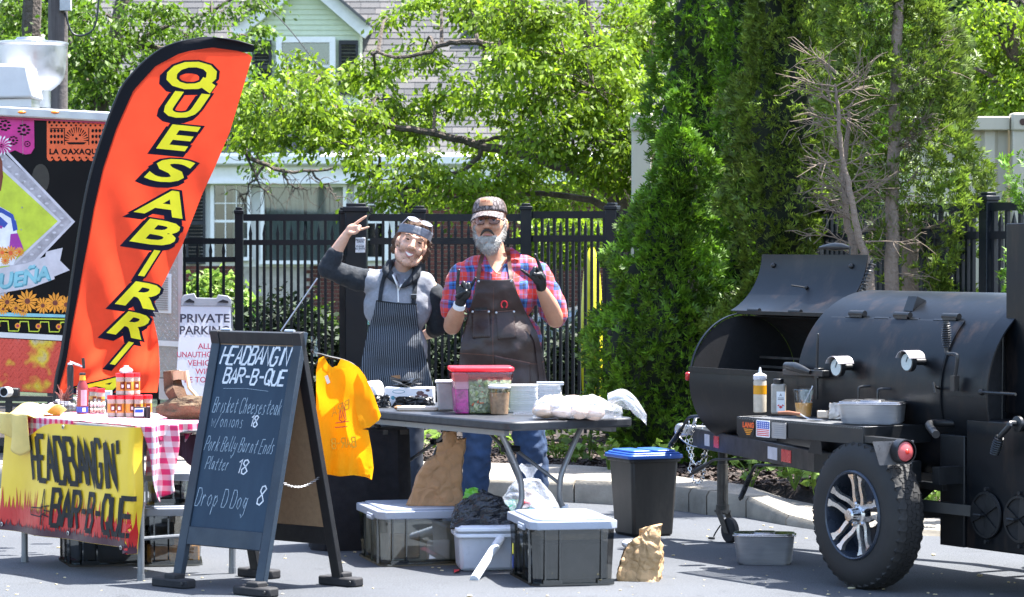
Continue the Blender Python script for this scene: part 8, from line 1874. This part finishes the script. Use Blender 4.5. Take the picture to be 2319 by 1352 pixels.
hRf = [('c', PP([(1226, 614, -.29), (1219, 594, -.30), (1212, 577, -.31)], d0), [.0125, .011, .0095]), ('c', PP([(1217, 612, -.30), (1211, 607, -.33), (1208, 617, -.34)], d0), [.012, .0125, .011]), ('c', PP([(1210, 620, -.30), (1204, 616, -.33), (1203, 626, -.338)], d0), [.012, .012, .010]),
   ('c', PP([(1208, 632, -.29), (1194, 621, -.30), (1181, 611, -.31)], d0), [.0105, .0095, .008]), ('c', PP([(1230, 632, -.30), (1222, 622, -.34), (1212, 622, -.352)], d0), [.014, .013, .011])]
def shrink(parts, k): return [('e', q[1], tuple(r*k for r in q[2]), *q[3:]) if q[0] == 'e' else ('c', q[1], [r*k for r in q[2]]) for q in parts]
torso = [('e', P(1133, 668, d0), (.205, .135, .18)), ('e', P(1138, 780, d0), (.225, .165, .22)), ('e', P(1142, 875, d0), (.22, .15, .15)), ('c', [P(1070, 622, d0), P(1200, 620, d0)], [.07, .07])]
hipL, kneeL, ankL, hipR, kneeR, ankR = P(1090, 905, d0), P(1078, 1020, d0-.02), P(1074, 1128, d0+.02), P(1192, 905, d0), P(1202, 1020, d0-.02), P(1215, 1128, d0+.02)
body = blob('body', head_parts(HM, HS, 1.04) + [('c', [P(1116, 548, d0+.02), P(1122, 604, d0+.02)], [.062, .075])] + torso + shrink([('c', PP(armL, d0), [.065, .055, .050]), ('c', PP(armR, d0), [.065, .055, .050])], 1) +
   [('c', PP(foreL, d0), [.054, .052, .033]), ('c', PP(foreR, d0), [.054, .052, .033]), ('c', [hipL, kneeL, ankL], [.09, .065, .045]), ('c', [hipR, kneeR, ankR], [.09, .065, .045])] + shrink(hLp + hLf + hRp + hRf, .8) +
   [('e', ankL + V((0, -.05, -.05)), (.035, .1, .03)), ('e', ankR + V((0, -.05, -.05)), (.035, .1, .03))], .0058, M_skin2, m1, 5)
Fs = wr_fold(8, .019, 3)
shirt = blob('plaid_shirt', [('e', P(1133, 668, d0), (.222, .150, .185)), ('e', P(1138, 780, d0), (.240, .180, .22)), ('e', P(1143, 868, d0), (.238, .165, .15)), ('c', [P(1066, 618, d0), P(1206, 616, d0)], [.078, .078]),
   ('c', PP([(1108, 598, .02), (1070, 612, 0)], d0), [.065, .075]), ('c', PP([(1132, 598, .02), (1200, 612, 0)], d0), [.065, .075]),
   ('c', PP([(1052, 628, 0), (1032, 668, -.02), (1024, 700, -.03)], d0), [.088, .078, .070]), ('c', PP([(1214, 626, 0), (1240, 672, -.02), (1258, 712, -.03)], d0), [.088, .080, .072])], .008, M_plaid, m1, 4, Fs)
gl_l = blob('glove', hLp + hLf, .0042, M_nitr, m1, 2, lambda p: .0012*noise.noise(p*90)); gl_r = blob('glove', hRp + hRf, .0042, M_nitr, m1, 2, lambda p: .0012*noise.noise(p*90))
for a, b in (((1035, 690, -.225), (1043, 688, -.265)),): mb = MB(); c0, c1 = PP([(1039, 697, -.243), (1041, 688, -.258)], d0); mb.tube([c0, c1], [.0375, .036], 20); mb.build('white_cuff', M_nap, m1, world=True)
jeans = blob('jeans', [('e', P(1142, 895, d0), (.225, .155, .13)), ('c', [hipL, kneeL, P(1076, 1122, d0)], [.105, .085, .072]), ('c', [hipR, kneeR, P(1213, 1122, d0)], [.108, .088, .074])], .009, M_jean, m1, 4, wr_fold(11, .022, 9))
for a in (ankL, ankR): mb = MB(); mb.ball((a.x, a.y - .06, .05), (.05, .14, .05), 18, 10); mb.build('shoe', M_shoe, m1, world=True)
BV = bvh_of([body, shirt, jeans])
drape('chest_opening', [(1098, 578), (1150, 572), (1150, 592), (1133, 620), (1124, 618), (1104, 596)], BV, .006, M_skin2, m1, 5, it=3)
drape('collar', [(1092, 574), (1101, 582), (1110, 602), (1124, 622), (1098, 616), (1084, 598)], BV, .012, M_plaid, m1, 5, it=4); drape('collar', [(1146, 566), (1158, 560), (1180, 574), (1176, 590), (1160, 584), (1142, 604), (1130, 622), (1138, 604), (1150, 586)], BV, .012, M_plaid, m1, 5, it=4)
ap_fold = lambda x, y: .006*math.sin(x*.09 + y*.01)*min(1, max(0, (y-740)/60)) + .004*math.sin(x*.03 - y*.07)
apr = drape('leather_apron', [(1080, 632), (1120, 634), (1162, 632), (1172, 664), (1190, 706), (1216, 752), (1230, 800), (1238, 862), (1240, 940), (1034, 940), (1038, 862), (1042, 790), (1052, 740), (1064, 700), (1074, 664)], BV, .010, M_leath, m1, 7, 26, fold=ap_fold, thick=.003)
AB = bvh_of([apr])
for pl_ in ([(1068, 704), (1108, 703), (1110, 764), (1070, 766)], [(1122, 706), (1165, 703), (1168, 766), (1128, 770)], [(1120, 806), (1200, 822), (1204, 900), (1122, 900)]): drape('pocket', pl_, AB, .008, M_leath, m1, 8, 3, thick=.004)
PB = bvh_of([apr] + [o for o in m1.children if o.name.startswith('pocket')])
for a, b in (((1069, 704), (1108, 703)), ((1122, 706), (1165, 703)), ((1120, 806), (1200, 822))): drape('pocket_hem', px_ribbon([a, b], 3, 4), PB, .003, M_strap, m1, 5, 0)
drape('phone', [(1074, 697), (1102, 695), (1103, 704), (1075, 705)], PB, .004, M_blackp, m1, 6, 1)
drape('seam', px_ribbon([(1040, 800), (1120, 806), (1206, 824), (1232, 818)], 2, 5), AB, .003, M_strap, m1, 6, 0); drape('seam', px_ribbon([(1118, 650), (1116, 760), (1118, 860)], 1.6, 5), AB, .003, M_strap, m1, 6, 0)
drape('neck_strap', px_ribbon([(1082, 634), (1086, 606), (1094, 572)], 9, 5), bvh_of([body, shirt]), .014, M_strap, m1, 5, 2); drape('neck_strap', px_ribbon([(1159, 634), (1154, 600), (1150, 560)], 9, 5), bvh_of([body, shirt]), .014, M_strap, m1, 5, 2)
drape('waist_tie', px_ribbon([(1196, 738), (1214, 770), (1220, 810), (1226, 862), (1224, 920)], 10, 5), AB, .012, M_leath, m1, 6, 1)
def hit(px, py, bv, off=0): h = bv.ray_cast(CAMP, (P(px, py, 18) - CAMP).normalized()); return h[0] - (h[0]-CAMP).normalized()*off if h[0] is not None else P(px, py, 18.3)
for x, y in ((1084, 637), (1158, 637), (1070, 706), (1107, 706), (1124, 708), (1164, 706)): mb = MB(); mb.lathe(hit(x, y, PB, .004), [(.007, 0), (.007, .003), (.003, .005)], 10, (0, -1, 0)); mb.build('rivet', M_alu, m1, world=True)
rg_ = thing('carabiner', 'red ring clip sticking out of the right leather apron pocket', 'clip', hit(1142, 692, PB, .02)); mb = MB(); mb.tube([V((math.cos(a)*.018, 0, math.sin(a)*.022 + .006)) for a in [R(-60) + R(300)*i/14 for i in range(15)]], .0045, 8); mb.build('ring', M_redlid, rg_)
# face, beard, glasses and cap of the bearded man
hp = lambda x, y, z: HM @ (V((x, y, z))*HS)
for sx in (-1, 1):
    mb = MB(); mb.ball(hp(sx*.032, -.080, .012), .0125*HS, 12, 8); mb.build('eye', M_eyew, m1, world=True); mb = MB(); mb.ball(hp(sx*.032, -.0895, .011), .0078, 10, 7); mb.build('iris', M_iris, m1, world=True)
    mb = MB(); mb.tube([hp(sx*.018, -.0935, .036), hp(sx*.034, -.092, .041), hp(sx*.052, -.078, .034)], [.0035, .0045, .003], 6); mb.build('eyebrow', M_darkh, m1, world=True)
    mb = MB(); mb.tube([hp(sx*.020, -.091, .018), hp(sx*.032, -.0955, .0185), hp(sx*.046, -.085, .016)], [.003, .0045, .003], 8); mb.build('eyelid', M_skin2, m1, world=True)
bt = lambda c, r: ('e', hp(*c), tuple(k*HS for k in r))
beard = blob('beard', [bt((0, -.045, -.090), (.058, .056, .040)), bt((.003, -.055, -.118), (.046, .046, .034)), bt((.005, -.058, -.134), (.030, .034, .022)), ('c', [hp(-.072, -.01, .0), hp(-.066, -.025, -.05), hp(-.04, -.055, -.10)], [.008, .014, .026]), ('c', [hp(.074, -.01, .01), hp(.068, -.025, -.05), hp(.04, -.055, -.10)], [.009, .015, .026])], .005, M_greyb, m1, 3, lambda p: .006*noise.noise(p*60) + .003*noise.noise(p*140))
bbv = bvh_of([beard]); hairs('beard_strands', bbv, 4600, lambda l: l.z < .01, .024, .0015, M_greyb, m1, lambda l, n: n*.45 + V((0, -.15, -1)) + V((rgp.gauss(0, .25), 0, 0)), rgp)
ms = blob('moustache', [('c', [hp(0, -.112, -.040), hp(-.018, -.112, -.047), hp(-.034, -.098, -.066)], [.0085, .0085, .004]), ('c', [hp(0, -.111, -.040), hp(.018, -.110, -.047), hp(.032, -.097, -.064)], [.0085, .0085, .004])], .003, M_darkh, m1, 2, lambda p: .002*noise.noise(p*160))
mb = MB(); mb.tube([hp(-.022, -.1, -.070), hp(-.008, -.112, -.064), hp(.008, -.112, -.064), hp(.022, -.1, -.070)], [.002, .0045, .0045, .002], 8); mb.build('lips', M_lip, m1, world=True)
M_rimg = mk('tortoise_rim', (.06, .022, .018), .25, bump=0); M_lens = pane_mat('tinted_lens', (.82, .74, .80), .03)
gl = MB(); ln = []
for sx in (-1, 1):
    pts = [hp(sx*.034 + .027*math.copysign(abs(math.cos(a))**.7, math.cos(a)), -.107 + .010*abs(math.cos(a)) if sx*math.cos(a) > 0 else -.107, .008 + .020*math.copysign(abs(math.sin(a))**.8, math.sin(a))) for a in [2*math.pi*i/24 for i in range(25)]]
    gl.tube(pts, .0022, 6); gl.tube([hp(sx*.062, -.097, .016), hp(sx*.083, -.05, .014), hp(sx*.086, .0, .008)], .0022, 6); ln.append(pts[:24])
gl.tube([hp(-.009, -.108, .014), hp(0, -.113, .017), hp(.009, -.108, .014)], .0022, 6); g1 = gl.build('glasses', M_rimg, m1, world=True)
for p in ln: mb = MB(); mb.add(p, [tuple(range(24))]); mb.build('lens', M_lens, g1, world=True)
def camo():
    t = NT('scaly_cap_cloth'); v = t.n('TexVoronoi'); v.inputs['Scale'].default_value = 55; v.feature = 'DISTANCE_TO_EDGE'; mp = t.n('Mapping'); mp.inputs['Scale'].default_value = (1, 1, .5); t.l(t.co(), mp.inputs[0]); t.l(mp.outputs[0], v.inputs['Vector'])
    c = t.ramp(v.outputs['Distance'], [(.02, (.03, .022, .022)), (.14, (.13, .105, .105)), (.3, (.24, .20, .195))]); return t.end(t.bsdf(c, .8))
M_camo = camo(); M_mesh = mk('brown_mesh', (.10, .065, .05), .85, bump=.8, bs=160)
cap = MB(); CS = HS
def capf(u, v):
    a = u*2*math.pi; f = v*math.pi/2; x = .086*math.sin(a); y = -.104*math.cos(a) + .008; r = math.cos(f) ** .55; z = .050 + .083*math.sin(f) ** .9 + (.010*math.cos(a)*(1-v)); return hp(x*r, y*r, z)
cap.sheet(44, 16, capf, .003); cp = cap.build('cap', M_camo, m1, world=True, ang=180)
mb = MB(); mb.sheet(26, 14, lambda u, v: HM @ (HM.inverted() @ capf(.2 + u*.6, v*.93)).xyz + ((capf(.2+u*.6, v*.93) - HM @ V((0, 0, .05))).normalized()*.002), .001); mb.build('mesh_back', M_mesh, cp, world=True, ang=180)
def bill(u, v):
    a = (u-.5)*2.2; r = 1 + .62*v*math.cos(a*.75); x = .084*math.sin(a)*(1 + .10*v); y = -.100*math.cos(a) - .075*v*math.cos(a*.8); z = .052 - .030*v - .016*(abs(math.sin(a)) ** 2)*(.6+v); return hp(x, y, z)
mb = MB(); mb.sheet(26, 8, bill, .005); mb.build('bill', M_camo, cp, world=True, ang=180)
M_patch = mk('tan_patch', (.30, .15, .085), .6, var=.1)
def patchf(u, v, off=0): q = capf((u + 1) % 1 if u >= 0 else 1 + u, v); return q + (q - hp(0, 0, .05)).normalized()*(.004 + off)
mb = MB(); mb.sheet(10, 6, lambda u, v: patchf(-.075 + .13*u, .16 + .42*v)); pt_ = mb.build('patch', M_patch, cp, world=True)
mb = MB(); text_strokes(mb, 'BARBEQUE', -.058, .30, .0085, .13, .0022, lambda u, v, o: patchf(u, v, .0015 + o), gap=.45, off=0, seg=2); mb.build('lettering', M_brownp, pt_, world=True, smooth=False)
mb = MB(); mb.ball(capf(0, 1) + V((0, 0, .002)), (.008, .008, .004)); mb.build('button', M_mesh, cp, world=True)

# ---- man in grey raglan hoodie
d1 = 18.75; m2m = thing('person', 'smiling man in grey hoodie and pinstriped apron with one arm raised making horns', 'person', (P(900, 900, d1).x, d1, 0))
HM = Matrix.Translation(P(932, 554, d1 - .04)) @ Euler((R(-4), R(19), R(5))).to_matrix().to_4x4(); HS = 1.17; hp = lambda x, y, z: HM @ (V((x, y, z))*HS)
uaL = [(846, 634, 0), (790, 626, -.04), (742, 606, -.08)]; faL = [(742, 606, -.08), (760, 572, -.10), (784, 532, -.12)]
uaR = [(972, 652, 0), (984, 700, .03), (992, 744, .05)]; faR = [(992, 744, .05), (978, 752, .13), (960, 760, .19)]
hd_p = [('e', P(797, 518, d1-.13), (.040, .022, .030), (0, -.5, 0)), ('c', PP([(784, 532, -.12), (792, 523, -.125)], d1), [.026, .027])]
hd_f = [('c', PP([(801, 510, -.135), (814, 500, -.14), (829, 490, -.145)], d1), [.0105, .0095, .0075]), ('c', PP([(806, 522, -.14), (820, 519, -.15), (835, 514, -.155)], d1), [.0095, .0085, .0068]), ('c', PP([(806, 514, -.15), (816, 512, -.165), (810, 519, -.176)], d1), [.010, .0095, .0085]),
   ('c', PP([(806, 519, -.15), (815, 519, -.165), (808, 525, -.175)], d1), [.010, .0092, .008]), ('c', PP([(792, 527, -.15), (804, 528, -.17), (812, 522, -.18)], d1), [.0115, .0105, .009])]
h2 = [('e', P(950, 762, d1+.22), (.035, .03, .02))]
t2 = [('e', P(902, 690, d1), (.185, .115, .165)), ('e', P(898, 790, d1), (.175, .115, .20)), ('e', P(897, 885, d1), (.178, .12, .13)), ('c', [P(856, 636, d1), P(962, 644, d1)], [.058, .058])]
hL2, kL2, aL2, hR2, kR2, aR2 = P(868, 910, d1), P(866, 1020, d1-.02), P(864, 1130, d1+.02), P(928, 910, d1), P(930, 1020, d1-.02), P(932, 1128, d1+.02)
body2 = blob('body', head_parts(HM, HS, .94) + [('c', [P(916, 590, d1), P(904, 632, d1+.02)], [.052, .062])] + t2 + [('c', PP(uaL, d1), [.054, .046, .043]), ('c', PP(uaR, d1), [.054, .046, .042]), ('c', PP(faL, d1), [.044, .041, .026]), ('c', PP(faR, d1), [.042, .038, .028]),
   ('c', [hL2, kL2, aL2], [.08, .06, .042]), ('c', [hR2, kR2, aR2], [.08, .06, .042]), ('e', aL2 + V((0, -.05, -.05)), (.035, .1, .03)), ('e', aR2 + V((0, -.05, -.05)), (.035, .1, .03))] + hd_p + hd_f + h2, .0054, M_skin1, m2m, 4)
hood = blob('grey_hoodie', [('e', P(903, 694, d1), (.212, .132, .175)), ('c', PP([(958, 650, 0), (972, 668, .01)], d1), [.072, .062]), ('c', PP([(856, 640, 0), (838, 636, -.01)], d1), [.076, .073]), ('e', P(898, 790, d1), (.190, .130, .19)), ('e', P(897, 862, d1), (.195, .135, .12)), ('c', [P(862, 634, d1), P(958, 644, d1)], [.072, .072]), ('c', PP([(896, 618, .02), (866, 634, 0)], d1), [.055, .068]), ('c', PP([(918, 622, .02), (955, 642, 0)], d1), [.055, .068])], .0075, M_heather, m2m, 26, wr_fold(9, .012, 5))
blob('dark_sleeve', [('c', PP([(826, 634, -.01), (796, 629, -.03), (745, 609, -.08)], d1), [.070, .066, .061]), ('c', PP([(744, 608, -.08), (752, 590, -.09), (759, 576, -.10)], d1), [.061, .055, .047])], .007, M_char, m2m, 4, wr_fold(12, .010, 7))
blob('dark_sleeve', [('c', PP([(978, 668, .01), (987, 705, .03), (991, 738, .05)], d1), [.074, .072, .060]), ('c', PP([(990, 738, .05), (983, 746, .10)], d1), [.056, .050])], .007, M_char, m2m, 4, wr_fold(12, .009, 8))
blob('dark_hood', [('c', PP([(884, 596, -.02), (876, 612, -.07), (890, 630, -.12), (902, 646, -.135)], d1), [.022, .027, .022, .010]), ('c', PP([(944, 604, -.02), (942, 622, -.07), (926, 640, -.12), (906, 650, -.135)], d1), [.022, .026, .020, .010]), ('c', PP([(884, 600, 0), (900, 600, .09), (930, 602, .09), (946, 608, 0)], d1), [.026, .04, .04, .026])], .006, M_char, m2m, 4, wr_fold(14, .006, 2))
BV2 = bvh_of([body2, hood]); HB = bvh_of([o for o in m2m.children if o.name.startswith(('dark_hood', 'grey_hoodie', 'body'))])
drape('undershirt', [(890, 618), (922, 622), (914, 640), (903, 650), (894, 636)], HB, .004, mk('grey_undershirt', (.19, .19, .22), .9), m2m, 5, 2)
drape('zip', px_ribbon([(889, 622), (897, 640), (901, 656), (902, 684)], 3.4, 5), HB, .006, M_white, m2m, 4, 1); drape('zip', px_ribbon([(918, 632), (908, 646), (902, 658)], 3, 5), HB, .006, M_white, m2m, 4, 1)
apr2 = drape('striped_apron', [(852, 680), (900, 686), (944, 688), (946, 730), (954, 766), (966, 812), (980, 868), (986, 950), (806, 950), (810, 870), (822, 800), (834, 744), (846, 710)], BV2, .010, M_strp, m2m, 7, 24, fold=lambda x, y: .007*math.sin(x*.07 + y*.015)*min(1, max(0, (y-700)/80)), thick=.002)
AB2 = bvh_of([apr2]); drape('apron_hem', px_ribbon([(852, 681), (900, 687), (944, 689)], 3, 5), AB2, .003, M_char, m2m, 5, 0)
drape('apron_pocket', [(872, 834), (944, 832), (948, 880), (870, 884)], AB2, .006, M_strp, m2m, 8, 2); drape('leather_tag', [(886, 851), (906, 849), (907, 857), (887, 859)], AB2, .012, M_chunk, m2m, 6, 0)
drape('apron_strap', px_ribbon([(860, 684), (864, 652), (872, 622), (884, 600)], 9, 5), HB, .012, M_char, m2m, 5, 2); drape('apron_strap', px_ribbon([(936, 690), (940, 650), (941, 618)], 10, 5), HB, .012, M_char, m2m, 5, 2)
b_ = hit(937, 671, bvh_of([body2, hood]), .02); mb = MB(); mb.box(b_, (.034, .012, .028)); mb.build('strap_buckle', M_blackp, m2m, world=True, bev=.003); mb = MB(); mb.box(b_ + V((0, -.002, .012)), (.036, .012, .004)); mb.build('buckle_edge', M_alu, m2m, world=True)
blob('trousers', [('e', P(897, 895, d1), (.185, .13, .12)), ('c', [hL2, kL2, P(864, 1124, d1)], [.095, .075, .062]), ('c', [hR2, kR2, P(931, 1124, d1)], [.095, .075, .062])], .010, M_dkpant, m2m, 4, wr_fold(9, .008, 4))
for a in (aL2, aR2): mb = MB(); mb.ball((a.x, a.y - .06, .05), (.047, .135, .05), 18, 10); mb.build('shoe', M_shoe, m2m, world=True)
# his face, hair, headband and glasses
for sx in (-1, 1):
    mb = MB(); mb.ball(hp(sx*.032, -.085, .013), (.011, .008, .0045), 12, 8, HM.to_3x3()); mb.build('eye', M_iris, m2m, world=True)
    mb = MB(); mb.tube([hp(sx*.019, -.092, .018), hp(sx*.032, -.0955, .0205), hp(sx*.046, -.084, .015)], [.0025, .004, .0025], 8); mb.tube([hp(sx*.020, -.091, .008), hp(sx*.032, -.0935, .005), hp(sx*.045, -.084, .008)], [.0025, .0035, .0025], 8); mb.build('eyelid', M_skin1, m2m, world=True)
    mb = MB(); mb.tube([hp(sx*.017, -.0985, .033), hp(sx*.033, -.0965, .038), hp(sx*.050, -.082, .032)], [.0030, .0040, .0022], 6); mb.build('eyebrow', M_browh, m2m, world=True)
mb = MB(); mb.sheet(14, 3, lambda u, v: hp((u-.5)*.050, -.1035 + .055*(abs(u-.5)*2)**2*.5, -.054 - (.014*(1 - (abs(u-.5)*2)**2))*v + .008*(abs(u-.5)*2)**2)); mb.build('teeth', M_tooth, m2m, world=True, ang=180)
mb = MB(); mb.tube([hp((u-.5)*.058, -.1035 + .03*(abs(u-.5)*2)**2, -.0510 + .010*(abs(u-.5)*2)**2) for u in [i/10 for i in range(11)]], [.0015 + .0028*math.sin(math.pi*i/10) for i in range(11)], 8)
mb.tube([hp((u-.5)*.056, -.1025 + .03*(abs(u-.5)*2)**2, -.071 + .026*(abs(u-.5)*2)**2) for u in [i/10 for i in range(11)]], [.0015 + .0034*math.sin(math.pi*i/10) for i in range(11)], 8); mb.build('lips', M_lip, m2m, world=True)
hb2 = bvh_of([body2])
hairs('stubble', hb2, 2600, lambda l: l.y < -.0 and ((-.135 < l.z < -.052 and not (abs(l.x) < .032 and l.z > -.082)) or (abs(l.x) < .036 and -.048 < l.z < -.034) or (abs(l.x) > .058 and -.06 < l.z < -.01 and l.y > -.05)) , .0065, .0012, mk('stubble_brown', (.20, .12, .08), .8, bump=0), m2m, lambda l, n: n*.25 + V((0, -.1, -1)), rgp)
hr = blob('hair', [('e', hp(0, .045, .040), (.086, .088, .090)), ('c', [hp(-.080, .02, .05), hp(-.084, .03, .0), hp(-.076, .04, -.06)], [.014, .018, .014]), ('c', [hp(.080, .02, .05), hp(.086, .03, .0), hp(.078, .04, -.05)], [.014, .018, .014]), ('e', hp(0, -.01, .098), (.062, .06, .034))], .005, M_browh, m2m, 2, lambda p: .007*noise.noise(p*45))
hrb = bvh_of([hr]); hairs('hair_strands', hrb, 2200, lambda l: (l.z > .075 or abs(l.x) > .06) and l.z > -.07, .030, .0022, M_browh, m2m, lambda l, n: n*.12 + V((l.x*2, .2, -1 if l.z < .09 else .0)) + V((rgp.gauss(0, .3), rgp.gauss(0, .3), rgp.gauss(0, .15))), rgp)
M_band = mk('grey_headband', (.15, .16, .19), .85, var=.3, vs=10, bump=.5, bs=24, stretch=(1, 1, 4))
def bandf(u, v): a = u*2*math.pi; return hp(.0895*math.sin(a), .012 - .110*math.cos(a)*(1.0 - .05*v), .036 + .046*v + .012*math.cos(a) + .003*math.sin(v*12 + a*2))
mb = MB(); mb.sheet(60, 8, bandf, .003); mb.build('headband', M_band, m2m, world=True, ang=180)
sg = MB(); lens = []
for sx in (-1, 1):
    pts = [hp(sx*.036 + .029*math.cos(a), -.080 + .012*math.sin(a) + .018*abs(math.cos(a))*(1 if sx*math.cos(a) > 0 else 0), .121 + .011*math.sin(a)) for a in [2*math.pi*i/20 for i in range(21)]]; sg.tube(pts, .0026, 6); lens.append(pts[:20]); sg.tube([hp(sx*.066, -.066, .121), hp(sx*.084, -.02, .085), hp(sx*.088, .03, .055)], .0026, 6)
sg.tube([hp(-.008, -.082, .122), hp(.008, -.082, .122)], .0026, 6); s2_ = sg.build('sunglasses', mk('pale_frame', (.50, .50, .56), .25, bump=0), m2m, world=True)
for p in lens: mb = MB(); mb.add(p, [tuple(range(20))]); mb.build('lens', pane_mat('mirror_lens', (.5, .55, .68), .6), s2_, world=True)
rod = thing('steel_rod', 'thin grey rod leaning diagonally between the chalk board and the fence gate', 'rod', P(680, 690, 19.6)); mb = MB(TR(rod.location)); mb.tube([P(719, 630, 19.6), P(636, 750, 19.55)], .005, 8); mb.build('shaft', M_alu, rod)
